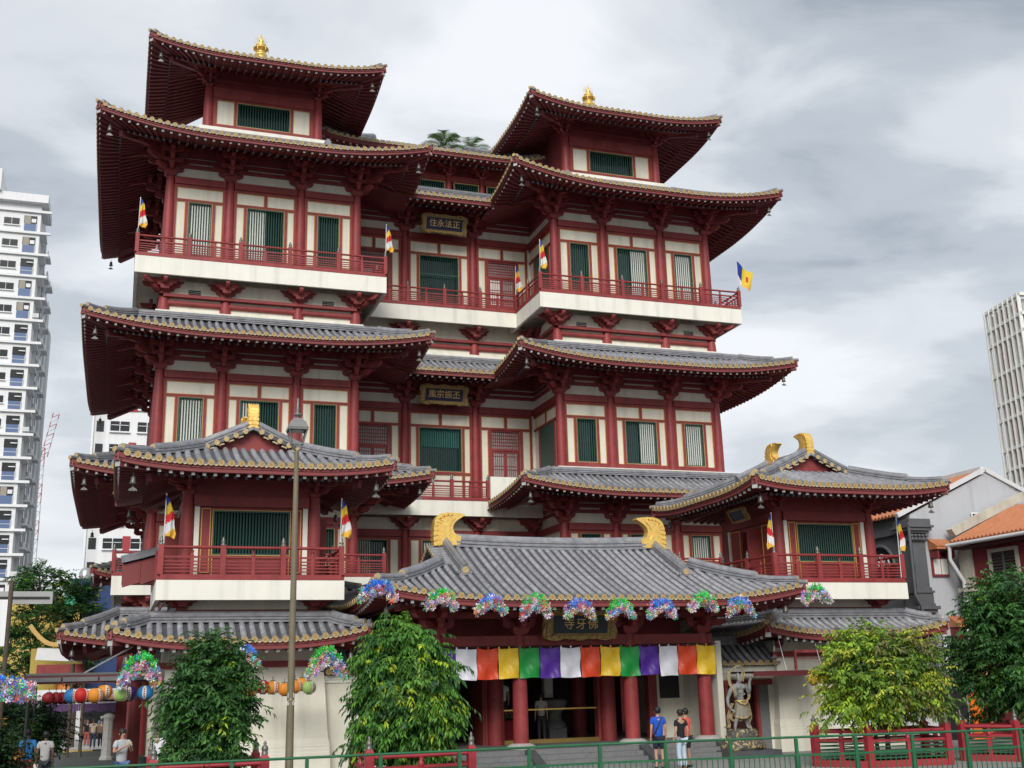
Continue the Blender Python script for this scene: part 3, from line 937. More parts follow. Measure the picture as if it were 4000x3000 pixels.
for s in (-1, 1): R2[s] = tower_roof(s, 11.23, .54, 2.2, 'F', 'F', cut=53.4, slope=.40)
for s in (-1, 1): R3[s] = tower_roof(s, 17.6, .62, 2.2, 'F', 'F', slope=.40)
for s in (-1, 1): R4[s] = tower_roof(s, 26.9, .78, 4.4, 'F', '', slope=.37, curve=.02)
C3 = centre_roof(17.6, 2.25, 51.9, 2.25, slope=.40)
C4 = centre_roof(26.9, 4.0, 51.9, 2.25, slope=.36)
R1 = {}
for s in (-1, 1): R1[s] = tower_roof(s, 4.45, .5, 2.2, '', '', cut=52)

INW = {-1: [dict(win=(-13.09, -12.03), white=(0, 1)), dict(win=(-10.41, -8.68), white=(0, .5), dbl=1), dict(win=(-7.07, -6.03))],
       1: [dict(win=(6.03, 7.07)), dict(win=(8.68, 10.41), white=(.5, 1), dbl=1), dict(win=(12.03, 13.09), white=(0, 1))]}
COLS = {-1: [-13.95, -11.23, -7.9, -5.18], 1: [5.18, 7.9, 11.23, 13.95]}
YB = 63.8
def storey(z0, zt, sill, band, upper=True, zc0=None, cz0=None, centre=None, side=True, cband=None, cbr=' BB '):
    for s in (-1, 1):
        fc = Face(0, 51.0, (1, 0), (0, -1))
        facade(hall, fc, COLS[s], z0, zt, INW[s], brackets='LBBB' [:3]+'R' if False else ('LBBR'), band=band, sill=sill, upper=upper, zc0=zc0)
        # outer side
        ys = [51.0, 54.2, 57.4, 60.6, YB]
        fs = Face(s*13.95, 0, (0, 1), (s, 0))
        facade(hall, fs, ys, z0, zt, [dict(win=(52.0, 53.2)), dict(win=(55.2, 56.4)), dict(win=(58.4, 59.6)), dict(win=(61.6, 62.8))],
               brackets=' BBB ', band=band, sill=sill, upper=upper, colskip=(0,), zc0=zc0, wu=(51.6, YB))
        # inner return wall
        fi = Face(s*5.18, 0, (0, 1), (-s, 0))
        wl = MB(); fi.box(wl, 51.6, 54.7, z0, zt+band, -.6, 0)
        part(hall, 'wall', wl, CREAM)
        tm = MB()
        fi.box(tm, 51.2, 54.68, zt-.33, zt, 0, .15); fi.box(tm, 51.2, 54.68, z0, z0+.14, 0, .12)
        for q in (.5, .78, 1.05): fi.box(tm, 51.2, 54.68, zt+q, zt+q+.17, 0, .10)
        fi.box(tm, 51.2, 54.68, zt+1.22, zt+band+.02, 0, .12)
        if upper:
            fi.box(tm, 51.2, 54.68, zt-.47, zt-.34, 0, .07); fi.box(tm, 51.2, 54.68, zt-1.17, zt-1.06, 0, .07)
            fi.box(tm, 52.85, 52.97, zt-1.06, zt-.47, 0, .07)
            panel(hall, fi, 51.35, 52.83, zt-1.05, zt-.48); panel(hall, fi, 52.99, 54.4, zt-1.05, zt-.48)
            g = MB(); fi.box(g, 51.85, 53.85, z0+sill, zt-1.2, 0, .03)
            part(hall, 'shutter', g, GREEN)
            fi.box(tm, 51.7, 51.83, z0+.14, zt-1.17, 0, .07); fi.box(tm, 53.87, 54.0, z0+.14, zt-1.17, 0, .07)
        part(hall, 'timber_frame', tm, RED)
    if centre:
        fc = Face(0, 54.7, (1, 0), (0, -1))
        facade(hall, fc, [-5.18, -1.88, 1.88, 5.18], cz0 if cz0 is not None else z0, zt, centre, brackets=cbr, band=cband or band, sill=sill, upper=upper, colskip=(0, 3))
storey(12.75, 16.45, .3, 1.75, centre=[dict(door=(-4.31, -2.7), dbl=1, pale_pane=False), dict(win=(-1.12, 1.12), dbl=1, z0=13.0, curtain=.55), dict(door=(2.7, 4.31), dbl=1, pale_pane=False)], cz0=11.5)
storey(21.42, 25.82, .62, 1.78, centre=[dict(door=(-4.31, -2.7), dbl=1), dict(win=(-1.07, 1.07), dbl=1, curtain=.0, cross=23.6), dict(door=(2.7, 4.31), dbl=1)])
storey(7.26, 10.0, 1.0, 1.95, upper=False, centre=[dict(win=(-4.35, -2.75), white=(0, .5), curtain=.0), dict(win=(-1.0, 1.0), white=(0, .5)), dict(win=(2.75, 4.35))], cz0=0.5, cband=.62, cbr=None)

# cream ledges under the storeys, mezzanine band under the fourth floor
for s in (-1, 1):
    xs = sorted((s*4.85, s*14.3))
    for nm, z in (('ledge', 12.54), ('ledge', 18.98)):
        mb = MB(); mb.box(xs[0], xs[1], 50.62, 51.05, z, z+.2); 
        xi = s*4.85; mb.box(min(xi, xi+s*.35), max(xi, xi+s*.35), 51.05, 54.3, z, z+.2)
        xo = s*14.3; mb.box(min(xo, xo-s*.35), max(xo, xo-s*.35), 51.05, YB, z, z+.2)
        part(hall, nm, mb, SLABM)
    fc = Face(0, 51.0, (1, 0), (0, -1))
    w = MB(); fc.box(w, xs[0]+.35, xs[1]-.35, 18.21, 20.7, -.6, 0); fc.box(w, xs[0]+.35, xs[1]-.35, 11.96, 12.74, -.6, 0)
    xo = s*13.95; w.box(min(xo, xo-s*.6), max(xo, xo-s*.6), 51.6, YB, 18.21, 20.7); w.box(min(xo, xo-s*.6), max(xo, xo-s*.6), 51.6, YB, 11.96, 12.74)
    xi = s*5.18; w.box(min(xi, xi+s*.6), max(xi, xi+s*.6), 51.6, 54.7, 18.21, 20.7); w.box(min(xi, xi+s*.6), max(xi, xi+s*.6), 51.6, 54.7, 11.96, 12.74)
    part(hall, 'wall', w, CREAM)
    t = MB(); fc.box(t, xs[0]+.3, xs[1]-.3, 19.86, 20.0, 0, .3)
    t.tube([(xs[0]+.35, 50.95, 19.62), (xs[1]-.35, 50.95, 19.62)], .13, 10)
    xi = s*5.18; t.box(min(xi, xi-s*.3), max(xi, xi-s*.3), 51.0, 54.6, 19.86, 20.0); t.box(min(xi, xi-s*.1), max(xi, xi-s*.1), 51.0, 54.6, 19.5, 19.75)
    xo = s*13.95; t.box(min(xo, xo+s*.3), max(xo, xo+s*.3), 51.0, YB, 19.86, 20.0); t.box(min(xo, xo+s*.1), max(xo, xo+s*.1), 51.0, YB, 19.5, 19.75)
    part(hall, 'beam', t, RED)
    for i, x in enumerate(COLS[s]):
        column(hall, x, 51.0, 19.18, 19.86, .24, name='stub_column')
        me = FBK_L if i == 0 else FBK_R if i == 3 else FBK
        copies(hall, hall, 'balcony_bracket', me, [(x, 50.98, 20.0, 0)])
    copies(hall, hall, 'balcony_bracket', FBK, [(s*13.97, y, 20.0, s*PI/2) for y in (54.2, 57.4, 60.6)])
    copies(hall, hall, 'balcony_bracket', FBK, [(s*5.16, 54.0, 20.0, -s*PI/2)])
    # vents
    for x in (s*6.5, s*12.62):
        for z, h in ((20.05, .26), (19.2, .13)):
            v = MB(); v.box(x-.33, x+.33, 50.96, 51.0, z, z+h, 0)
            for q in range(3 if h > .2 else 1): v.box(x-.28, x+.28, 50.93, 50.957, z+.035+q*.08, z+.08+q*.08, 1)
            part(hall, 'vent', v, [SLABM, DARK])
# centre mezzanine
w = MB(); w.box(-4.55, 4.55, 54.7, 55.3, 18.21, 21.4); part(hall, 'wall', w, CREAM)
t = MB(); t.box(-5.0, 5.0, 54.4, 54.69, 19.86, 20.0); t.tube([(-5, 54.65, 19.62), (5, 54.65, 19.62)], .13, 10); part(hall, 'beam', t, RED)
l = MB(); l.box(-4.8, 4.8, 54.3, 54.69, 18.98, 19.18); part(hall, 'ledge', l, SLABM)
copies(hall, hall, 'balcony_bracket', FBK, [(-1.88, 54.68, 20.0, 0), (1.88, 54.68, 20.0, 0), (-1.88, 54.66, 9.98, 0), (1.88, 54.66, 9.98, 0), (4.9, 54.66, 9.98, 0), (-4.9, 54.66, 9.98, 0)])
for x in (-1.88, 1.88): column(hall, x, 54.66, 19.18, 19.86, .24, name='stub_column')

# balcony slabs and railings
for s in (-1, 1):
    a, b = sorted((s*3.9, s*15.3))
    slab(hall, a, b, 49.93, YB+1.2, 20.62, 21.41)
    railing(hall, (a+.05, 50.0), (b-.05, 50.0), 21.415, 5)
    if s > 0: railing(hall, (3.96, 53.66), (3.96, 50.0), 21.415, 2, ends=(True, False))
    else: railing(hall, (-3.96, 50.0), (-3.96, 53.66), 21.415, 2, ends=(False, True))
    railing(hall, (s*15.24, 50.0), (s*15.24, YB+1), 21.415, 6, ends=(False, True))
    a, b = sorted((s*3.9, s*15.42))
    slab(hall, a, b, 49.93, YB+1.2, 6.47, 7.25)
    railing(hall, (a+.05, 50.0), (b-.05, 50.0), 7.255, 5)
    railing(hall, (s*15.36, 50.0), (s*15.36, YB+1), 7.255, 6, ends=(False, True))
    for i, x in enumerate(COLS[s]):
        column(hall, x, 51.0, 0.1, 5.86, .25)
        copies(hall, hall, 'balcony_bracket', FBK_L if i == 0 else FBK_R if i == 3 else FBK, [(x, 50.98, 5.86, 0)])
    copies(hall, hall, 'balcony_bracket', FBK, [(s*13.97, y, 5.86, s*PI/2) for y in (54.2, 57.4, 60.6)])
    w = MB(); c = sorted((s*5.18, s*13.95)); w.box(c[0], c[1], 51.0, YB, 0, 6.6); part(hall, 'wall', w, CREAM)
    t = MB(); t.box(c[0]-.1, c[1]+.1, 50.9, 50.998, 5.6, 5.85); part(hall, 'beam', t, RED)
mb = MB(); mb.box(-3.9, 3.9, 53.6, 53.74, 20.62, 21.41); mb.box(-3.9, 3.9, 53.74, 55, 21.19, 21.408); part(hall, 'balcony_slab', mb, SLABM)
railing(hall, (-3.9, 53.66), (3.9, 53.66), 21.415, 4, ends=(False, False))
mb = MB(); mb.box(-5.1, 5.1, 53.6, 53.74, 10.6, 11.36); mb.box(-5.1, 5.1, 53.74, 55, 11.1, 11.358); part(hall, 'balcony_slab', mb, SLABM)
railing(hall, (-3.5, 53.66), (2.18, 53.66), 11.365, 3)
for s in (-1, 1):
    mb = MB(); c = sorted((s*2.26, s*5.0)); mb.box(c[0], c[1], 53.45, 53.59, 11.2, 12.6); part(hall, 'parapet', mb, SLABM)
# inner cores so that the building is closed
for s in (-1, 1):
    c = sorted((s*5.8, s*13.3))
    mb = MB()
    for z0, z1 in ((6.7, 11.9), (12.6, 18.1), (18.7, 27.3)): mb.box(c[0], c[1], 51.75, YB, z0, z1)
    mb.box(c[0]+1.2, c[1]-1.2, 53.0, 62.2, 27.3, 29.2)
    part(hall, 'core', mb, CREAM)
mb = MB(); mb.box(-5.75, 5.75, 55.35, YB, 0.2, 27.4); part(hall, 'core', mb, CREAM)

# fifth-storey turrets with pyramid roofs
BRKS = {k: make_bracket(c, .62).mesh('corner_bracket', RED) for k, c in (('L', (-1,)), ('R', (1,)))}
for s in (-1, 1):
    cx = s*9.58
    r5 = Roof(hall, cx, 55.75, 5.68, 5.35, 32.38, .52, 4.2, .36, .03, 5.25, 3.2, wall=3.0)
    r5.base('FLR', tiles='', raft='')
    for c in ('FL', 'FR'): BELLS.append((r5.hip(c, parent=r5.roof), f"{CN[c]} corner of the {SIDE[s]} turret's top roof"))
    x0, x1 = cx-2.72, cx+2.72
    fc = Face(0, 53.05, (1, 0), (0, -1))
    w = MB(); wallseg(w, fc, x0, x1, 29.3, 31.3, [(cx-1.31, cx+1.31, 29.87, 31.13)]); part(hall, 'wall', w, CREAM)
    w = MB(); fc.box(w, x0, x1, 31.3, 33.0, -.6, 0)
    w.box(x0, x0+.4, 53.65, 58.4, 29.3, 33.0); w.box(x1-.4, x1, 53.65, 58.4, 29.3, 33.0); w.box(x0, x1, 58.4, 58.6, 29.3, 33.0)
    part(hall, 'turret_wall', w, RED)
    t = MB(); fc.box(t, x0+.2, x1-.2, 31.27, 31.82, 0, .16); fc.box(t, x0+.2, x1-.2, 32.15, 32.3, 0, .12)
    for a, b in ((cx-2.5, cx-2.31), (cx-1.47, cx-1.335), (cx+1.335, cx+1.47), (cx+2.31, cx+2.5)): fc.box(t, a, b, 29.5, 31.27, 0, .08)
    fc.box(t, cx-2.31, cx+2.31, 31.16, 31.27, 0, .075); fc.box(t, cx-2.31, cx+2.31, 29.55, 29.84, 0, .075)
    part(hall, 'timber_frame', t, RED)
    panel(hall, fc, cx-2.31, cx-1.47, 29.84, 31.16); panel(hall, fc, cx+1.47, cx+2.31, 29.84, 31.16)
    window(hall, fc, cx-1.31, cx+1.31, 29.87, 31.13, sp=.13)
    for x, k in ((x0, 'L'), (x1, 'R')):
        column(hall, x, 53.05, 29.3, 31.85, .23)
        copies(hall, hall, 'corner_bracket', BRKS[k], [(x, 53.05, 31.85, 0)])
    l = MB(); l.box(x0-.45, x1+.45, 52.6, 53.0, 29.22, 29.5); l.box(x0-.45, x0-.05, 53.0, 58.6, 29.22, 29.5); l.box(x1+.05, x1+.45, 53.0, 58.6, 29.22, 29.5)
    l.box(x0-2, x1+2, 53.0, 62.3, 29.0, 29.21)
    part(hall, 'ledge', l, SLABM)
    m = MB()
    m.lathe([(.42,35.1),(.42,35.3),(.34,35.34),(.30,35.5),(.36,35.56),(.36,35.62),(.24,35.68),(.20,35.86),(.26,35.92),(.40,35.97),(.42,36.02),(.22,36.06),(.18,36.16),(.28,36.22),(.14,36.30),(.07,36.42),(.12,36.5),(.05,36.6),(.02,36.9),(.001,36.95)], 16, (cx, 55.75, 0))
    for k in range(20):
        a = 2*PI*k/20
        m.tube([(cx+.1*math.cos(a), 55.75, 36.46+.1*math.sin(a)), (cx+.36*math.cos(a), 55.75, 36.46+.36*math.sin(a))], [.014, .005], 5)
    for k in range(6):
        a = 2*PI*k/6
        m.tube([(cx+.41*math.cos(a), 55.75+.41*math.sin(a), 36.0), (cx+.41*math.cos(a), 55.75+.41*math.sin(a), 35.8)], .02, 5)
    part(hall, 'spire', m, GOLD)

# small upper hall between the turrets
rt = Roof(hall, 0, 62.0, 6.3, 7.0, 31.07, .3, 3, .42, .03, 3.6, 3.0, wall=2.0)
rt.base('FLR', tiles='F', raft='F')
for c in ('FL', 'FR'): rt.hip(c, parent=rt.roof)
fc = Face(0, 57.0, (1, 0), (0, -1))
w = MB(); fc.box(w, -5, 5, 28.9, 31.8, -.6, -.2); w.box(-5, 5, 57.6, 66, 28.9, 31.6); part(hall, 'wall', w, RED)
t = MB(); fc.box(t, -5, 5, 30.15, 30.5, -.2, .05); part(hall, 'beam', t, RED)
for x0, x1 in ((-4.9, -3.45), (-2.95, -1.5), (-.95, .95), (1.5, 2.95), (3.45, 4.9)):
    window(hall, Face(0, 56.82, (1, 0), (0, -1)), x0, x1, 29.55, 30.0, sp=.13)
for x in (-3.2, -1.22, 1.22, 3.2):
    column(hall, x, 56.95, 29.0, 30.5, .17)
    copies(hall, hall, 'small_bracket', BRKS['L'], [(x, 56.95, 30.45, 0)])
l = MB(); l.box(-5, 5, 56.1, 56.5, 28.75, 29.2); l.box(-6, 6, 55.9, 57, 28.6, 28.74); part(hall, 'ledge', l, SLABM)

# ------------------------------------------------------------------ entrance porch
porch = thing('entrance_porch', (0, 39.2, 0), 'low entrance porch with wide curved grey tiled roof and gold ridge ornaments', 'porch')
rp = Roof(porch, 0, 39.2, 7.7, 4.6, 5.27, .48, 4.6, .375, .018, 3.55, 3.0, step=.305, r=.085, gx=4.15, wall=2.7, seg=.34)
rp.base('FLRB', tiles='FL', raft='F', courses=True)
for c in ('FL', 'FR', 'BL', 'BR'):
    b = rp.hip(c, D=3.0, parent=rp.roof, big=1.05)
    if c[0] == 'F': BELLS.append((b, CN[c] + ' corner of the entrance porch roof'))
mb = MB()
zr = rp.ze+rp.f(4.6)
pts = [(x, 39.2, zr-.08+.10*(abs(x)/4.1)**2) for x in np.linspace(-4.15, 4.15, 15)]
mb.sweep(pts, [(a*1.25, b*1.35) for a, b in RIDGE])
part(rp.roof, 'main_ridge', mb, TILE)
for s in (-1, 1):
    for sd in 'FB':
        q = s if sd == 'F' else -s
        m = MB(); path = [rp.P(sd, q*4.12, d, .03) for d in np.linspace(2.15, 4.55, 12)]
        m.sweep(path, RIDGE)
        p = Vector(rp.P(sd, q*4.12, 2.1, .17)); o = -1 if sd == 'F' else 1
        m.tube([p+Vector((0, -o*.12, 0)), p+Vector((0, o*.08, 0))], .17, 12, 0); m.tube([p+Vector((0, o*.08, 0)), p+Vector((0, o*.1, 0))], [.115, .105], 12, 1)
        for w_, h_ in ((-.2, -.08), (.2, -.08), (-.13, -.15), (.13, -.15), (0, .17)):
            m.lathe([(.001, -.08), (.06, -.05), (.08, 0), (.06, .05), (.001, .08)], 8, (p.x+w_, p.y, p.z+h_), 0)
        part(rp.roof, 'verge_ridge', m, [TILE, GOLDT])
        m = MB()
        for i in range(8):
            d = 3.1+i*.205
            a = Vector(rp.P(sd, q*4.15, d, .03)); b = a+Vector((s*.62, 0, -.04))
            m.tube([a, b], .08, 8, 0); m.tube([b, b+Vector((s*.02, 0, 0))], [.088, .08], 8, 1)
        part(rp.roof, 'verge_tile_row', m, [TILE, GOLDT])
    m = MB(); xg = s*4.3
    z0 = rp.ze+rp.f(2.9)
    pr = [(39.2-1.9, z0-.4), (39.2+1.9, z0-.4)] + [(39.2+4.6-d, rp.ze+rp.f(d)-.03) for d in np.linspace(2.8, 4.6, 6)] + [(39.2-4.6+d, rp.ze+rp.f(d)-.03) for d in np.linspace(4.6, 2.8, 6)][1:]
    m.prism(pr, -.06, .06, lambda a, b, c: (xg+c, a, b)); part(rp.roof, 'gable', m, RED)
    chiwen(porch, rp.roof, (s*4.2, 39.2, zr+.02), 0 if s < 0 else PI, 1.2)
# porch columns, beams
XC = (-4.95, -2.05, 2.05, 4.95)
for x in XC: column(porch, x, 37.34, .48, 4.2, .245, base=True)
t = MB(); t.box(-5.3, 5.3, 37.2, 37.5, 3.83, 4.16); t.box(-5.3, 5.3, 37.24, 37.46, 4.75, 4.95); t.box(-5.3, 5.3, 37.1, 37.6, 5.45, 5.6)
for s in (-1, 1): t.box(s*4.83, s*5.08, 37.5, 41, 3.83, 4.16); t.box(s*4.86, s*5.05, 37.5, 41, 4.75, 4.95)
part(porch, 'beam', t, RED)
for x, me in zip(XC, (BRK_L, BRK, BRK, BRK_R)): copies(porch, porch, 'bracket_set', me, [(x, 37.34, 4.2, 0)])
copies(porch, porch, 'bracket_set', BRK, [(s*4.95, 40.6, 4.2, s*PI/2) for s in (-1, 1)])
w = MB(); YI = 39.9
w.box(-5.4, -4.25, YI, YI+.2, .48, 3.9); w.box(4.25, 5.4, YI, YI+.2, .48, 3.9)
for s in (-1, 1): w.box(s*5.4, s*5.62, 37.2, 44.4, .3, 3.9)
part(porch, 'wall', w, CREAM)
t = MB()
t.box(-5.4, 5.4, YI-.05, YI+.25, 3.55, 5.9)
for s in (-1, 1):
    for a, b in ((1.82, 2.0), (2.36, 2.52), (3.9, 4.25)): t.box(s*a, s*b, YI-.1, YI+.25, .48, 3.55)
    t.box(s*2.0, s*2.36, YI, YI+.2, .48, 3.55)
part(porch, 'door_frame', t, RED)
for s in (-1, 1): column(porch, s*2.18, YI-.18, .48, 3.9, .26)
for s in (-1, 1):
    m = MB(); m.box(s*4.4, s*5.2, YI-.06, YI-.01, 1.9, 3.0, 0); part(porch, 'notice_board', m, BLACK)
    m = MB(); m.box(s*2.52, s*2.58, YI, YI+1.4, .48, 3.3); part(porch, 'door_leaf', m, RED)
m = MB(); m.box(-1.82, 1.82, YI+.05, YI+.09, 1.62, 1.67); part(porch, 'barrier_bar', m, GOLD)
m = MB(); m.box(-1.82, 1.82, YI-.12, YI+.2, .48, .62); part(porch, 'threshold', m, mat('brass', (.45,.30,.10), .35, metal=.8))
# interior of the hall: floor, walls, altar things in the gloom
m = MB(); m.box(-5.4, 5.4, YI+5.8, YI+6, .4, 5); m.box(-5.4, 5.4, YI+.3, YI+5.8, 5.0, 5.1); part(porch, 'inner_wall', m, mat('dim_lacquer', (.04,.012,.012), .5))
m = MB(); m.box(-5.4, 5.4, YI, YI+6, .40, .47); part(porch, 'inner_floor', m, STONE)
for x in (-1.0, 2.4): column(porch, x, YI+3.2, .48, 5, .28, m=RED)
m = MB(); m.box(.75, 1.1, YI+2.6, YI+2.9, 2.0, 3.4, 0); part(porch, 'hanging_scroll', m, BLIND)
m = MB(); m.lathe([(.45,0),(.45,.15),(.3,.25),(.25,.5),(.4,.7),(.5,.85),(.5,1.0),(.35,1.05)], 8, (1.0, YI+2.2, .9)); m.box(.65, 1.35, YI+1.9, YI+2.5, .47, .9); part(porch, 'stone_censer', m, STONE)
m = MB(); m.box(-1.7, -.55, YI+1.2, YI+1.9, .47, 1.25, 0); part(porch, 'altar_table', m, mat('red_cloth', (.25,.01,.015), .8))
m = MB()
for i in range(60):
    x, y, z = random.uniform(-1.65, -.6), random.uniform(YI+1.2, YI+1.9), random.uniform(1.28, 1.5)
    m.lathe([(.001,-.05),(.05,-.02),(.06,.02),(.001,.06)], 6, (x, y, z), random.randint(0, 1))
o = part(porch, 'altar_flower_row', m, [mat('pink_petal', (.6,.15,.2), .6), mat('altar_leaf', (.05,.12,.03), .6)]); o['kind'] = 'stuff'
# platform and steps, granite blocks
m = MB(); m.box(-6.4, 6.4, 36.55, 41, -.2, .478); part(porch, 'platform', m, STONE)
for i in range(3):
    y1 = 36.55-.36*i; z1 = .478-.155*(i+1)+.0
    for j in range(6):
        a = -4.8+1.6*j
        m = MB(); m.box(a+.004, a+1.596, y1-.36, y1-.002, -.2, z1+.03*0); part(porch, 'step', m, STONE)
for s in (-1, 1):
    for x in (2.05, 4.98):
        m = MB(); x0 = s*x
        m.prism([(36.5, .50), (35.2, .02), (35.2, -.1), (36.5, -.1)], -.17, .17, lambda a, b, c: (x0+c, a, b)); part(porch, 'step_cheek', m, mat('dark_granite', (.075,.08,.085), .5, var=.2, scale=8))

# ------------------------------------------------------------------ corner pavilions
def pavilion(s):
    lb = ('two-storey red corner pavilion with balcony left of the porch, behind the street lamp' if s < 0 else
          'two-storey red corner pavilion right of the porch, open door and slanted plaque under its eave')
    cx = s*11.05; cy = 40.1
    p = thing('corner_pavilion', (cx, cy, 0), lb, 'pavilion', 'corner pavilions')
    # battered white base
    b = MB(); n = 2.45; k = .3
    for fx, fy in ((1, 1),):
        z0, z1 = -.3, 3.95
        v = []
        for z, h in ((z0, n+k), (.9, n+.24), (1.05, n+.20), (z1, n)):
            v += [(cx-h, cy-h+.65, z), (cx+h, cy-h+.65, z), (cx+h, cy+h+.8, z), (cx-h, cy+h+.8, z)]
        fs = []
        for i in range(3):
            for q in range(4): fs.append((i*4+q, i*4+(q+1)%4, i*4+4+(q+1)%4, i*4+4+q))
        fs.append((12, 13, 14, 15)); b.add(v, fs)
    part(p, 'base_wall', b, CREAM)
    for z in (.62, .72, .82):
        g = MB(); h = n+.252
        g.box(cx-h, cx+h, cy-h+.645, cy-h+.69, z-.012, z+.012); part(p, 'groove_moulding', g, SLABM)
    t = MB(); t.box(cx-2.7, cx+2.7, 38.15, 38.35, 3.3, 3.5); part(p, 'beam', t, RED2)
    g = Roof(p, s*11.3, 40.4, 4.0, 3.7, 4.13, .36, 3.2, .47, .03, 1.15, 1.2, step=.315, r=.09, wall=1.35, seg=.4)
    g.base('FLR', tiles='F', raft='F')
    for c in ('FL', 'FR'): BELLS.append((g.hip(c, parent=g.roof, big=1.05), f"{CN[c]} corner of the {SIDE[s]} pavilion's lower roof"))
    m = MB(); m.sweep([g.P('F', -2.85, 1.15), g.P('F', 2.85, 1.15)], [(a*1.1, b*1.0) for a, b in RIDGE])
    for q in 'LR': m.sweep([g.P(q, -2.5, 1.15), g.P(q, 2.5, 1.15)], [(a*1.1, b*1.0) for a, b in RIDGE])
    part(g.roof, 'top_ridge', m, TILE)
    w = MB(); w.box(cx-2.2, cx+2.2, 38.2, 42.3, 3.9, 5.8); part(p, 'wall', w, CREAM)
    t = MB(); t.box(cx-2.3, cx+2.3, 38.05, 38.19, 4.95, 5.13); part(p, 'beam', t, RED)
    for q, me in ((-1, FBK_L), (1, FBK_R)):
        o = link('balcony_bracket', me, p, M=Matrix.Translation(Vector((cx+q*2.1, 38.18, 5.12))-p.location) @ Matrix.Scale(.72, 4))
    slab(p, cx-2.95, cx+2.95, 37.2, 43.0, 5.38, 6.0, t=.12)
    railing(p, (cx-2.85, 37.27), (cx+2.85, 37.27), 6.005, 3, h=1.06, post_h=1.1)
    railing(p, (cx-2.88, 43.0), (cx-2.88, 37.27), 6.005, 3, ends=(True, False), h=1.06, post_h=1.1)
    railing(p, (cx+2.88, 37.27), (cx+2.88, 43.0), 6.005, 3, ends=(False, True), h=1.06, post_h=1.1)
    # body
    for fc, lo, hi, isf in ((Face(cx, 38.1, (1, 0), (0, -1)), -2.07, 2.07, 1), (Face(cx-2.07, 40.1, (0, 1), (-1, 0)), -2.0, 2.0, 0), (Face(cx+2.07, 40.1, (0, 1), (1, 0)), -2.0, 2.0, 0)):
        wl = MB(); hw = (-1.25, 1.25, 6.88, 8.34) if isf else (-.75, .75, 6.05, 8.3)
        wallseg(wl, fc, lo if isf else lo+.6, hi, 6.0, 9.9, [hw]); part(p, 'wall', wl, RED)
        t = MB(); fc.box(t, lo+.2, hi-.2, 8.46, 8.8, 0, .14); fc.box(t, lo+.2, hi-.2, 6.0, 6.12, 0, .1); fc.box(t, lo+.2, hi-.2, 9.25, 9.4, 0, .1)
        part(p, 'beam', t, RED)
        for q in (-1, 1):
            a, b_ = sorted((q*1.68, q*1.84)); m = MB(); fc.box(m, a, b_, 6.12, 8.46, 0, .05); part(p, 'wall_strip', m, SLABM)
            a, b_ = sorted((q*1.32, q*1.62) if isf else (q*.85, q*1.6)); panel(p, fc, a, b_, 6.3, 8.4, m=RED)
        if isf: 
            window(p, fc, -1.25, 1.25, 6.88, 8.34, sp=.10)
            panel(p, fc, -1.25, 1.25, 6.16, 6.8, m=RED)
        else:
            m = MB(); fc.box(m, -.75, .75, 6.05, 8.3, -.5, -.48, 0); part(p, 'doorway', m, DARK)
            m = MB()
            a = fc.pt(-.72, -.05); b_ = fc.pt(-.72, .62); m.box(a[0], b_[0] if abs(b_[0]-a[0]) > .1 else a[0]+.05, a[1], b_[1] if abs(b_[1]-a[1]) > .1 else a[1]+.05, 6.08, 8.25); part(p, 'door_leaf', m, RED)
    for x in (-2.07, 2.07):
        for y in (38.1, 42.1): column(p, cx+x, y, 6.0, 8.82, .21, m=RED)
        copies(p, p, 'corner_bracket', BRKS['L' if x < 0 else 'R'], [(cx+x, 38.1, 8.82, 0)])
    w = MB(); w.box(cx-1.4, cx+1.4, 38.75, 42.0, 6.02, 9.85); part(p, 'core', w, DARK)
    # hip-and-gable roof
    r = Roof(p, cx, cy, 4.36, 4.28, 9.5, .28, 3.0, .29, .024, 2.72, 2.2, step=.31, r=.092, gy=1.56, wall=2.28, seg=.36)
    r.base('FLRB', tiles='FLR', raft='FL' if s > 0 else 'F')
    for c in ('FL', 'FR', 'BL', 'BR'): BELLS.append((r.hip(c, parent=r.roof, D=2.72), f"{CN[c]} corner of the {SIDE[s]} pavilion's upper roof"))
    za = r.ze+r.f(4.36)
    m = MB(); m.sweep([(cx, cy-1.5, za-.05), (cx, cy, za-.1), (cx, cy+1.5, za-.05)], [(a*1.05, b*1.1) for a, b in RIDGE]); part(r.roof, 'main_ridge', m, TILE)
    for e in (-1, 1):
        yg = cy+e*1.3
        pr = [(cx-1.55, r.ze+r.f(2.5)), (cx+1.55, r.ze+r.f(2.5))] + [(cx+4.36-d, r.ze+r.f(d)-.04) for d in np.linspace(2.85, 4.36, 5)] + [(cx-4.36+d, r.ze+r.f(d)-.04) for d in np.linspace(4.36, 2.85, 5)][1:]
        m = MB(); m.prism(pr, -.05, .05, lambda a, b, c: (a, yg+c, b)); part(r.roof, 'gable', m, RED)
        for q in (-1, 1):
            pt = lambda d, dz: (cx+q*(4.36-d), cy+e*1.42, r.ze+r.f(d)+dz)
            m = MB(); m.sweep([pt(d, .04) for d in np.linspace(2.72, 4.3, 8)], [(a, b*.95) for a, b in RIDGE]); part(r.roof, 'verge_ridge', m, TILE)
            m = MB()
            for i in range(5):
                d = 2.85+i*.31; c = Vector(pt(d, .02)); ov = Vector((0, e, 0))
                m.tube([c, c+ov*.26], .088, 9, 0); m.tube([c+ov*.26, c+ov*.275], [.098, .09], 9, 1)
                if i < 4:
                    c2 = Vector(pt(d+.155, -.05)); 
                    m.tube([c2+ov*.2+Vector((-q*.09, 0, -.02)), c2+ov*.2+Vector((0, 0, -.045)), c2+ov*.2+Vector((q*-.0+q*.09*-1*-1, 0, -.09))], .03, 6, 2)
            part(r.roof, 'verge_tile_row', m, [TILE, GOLDT, DRIP])
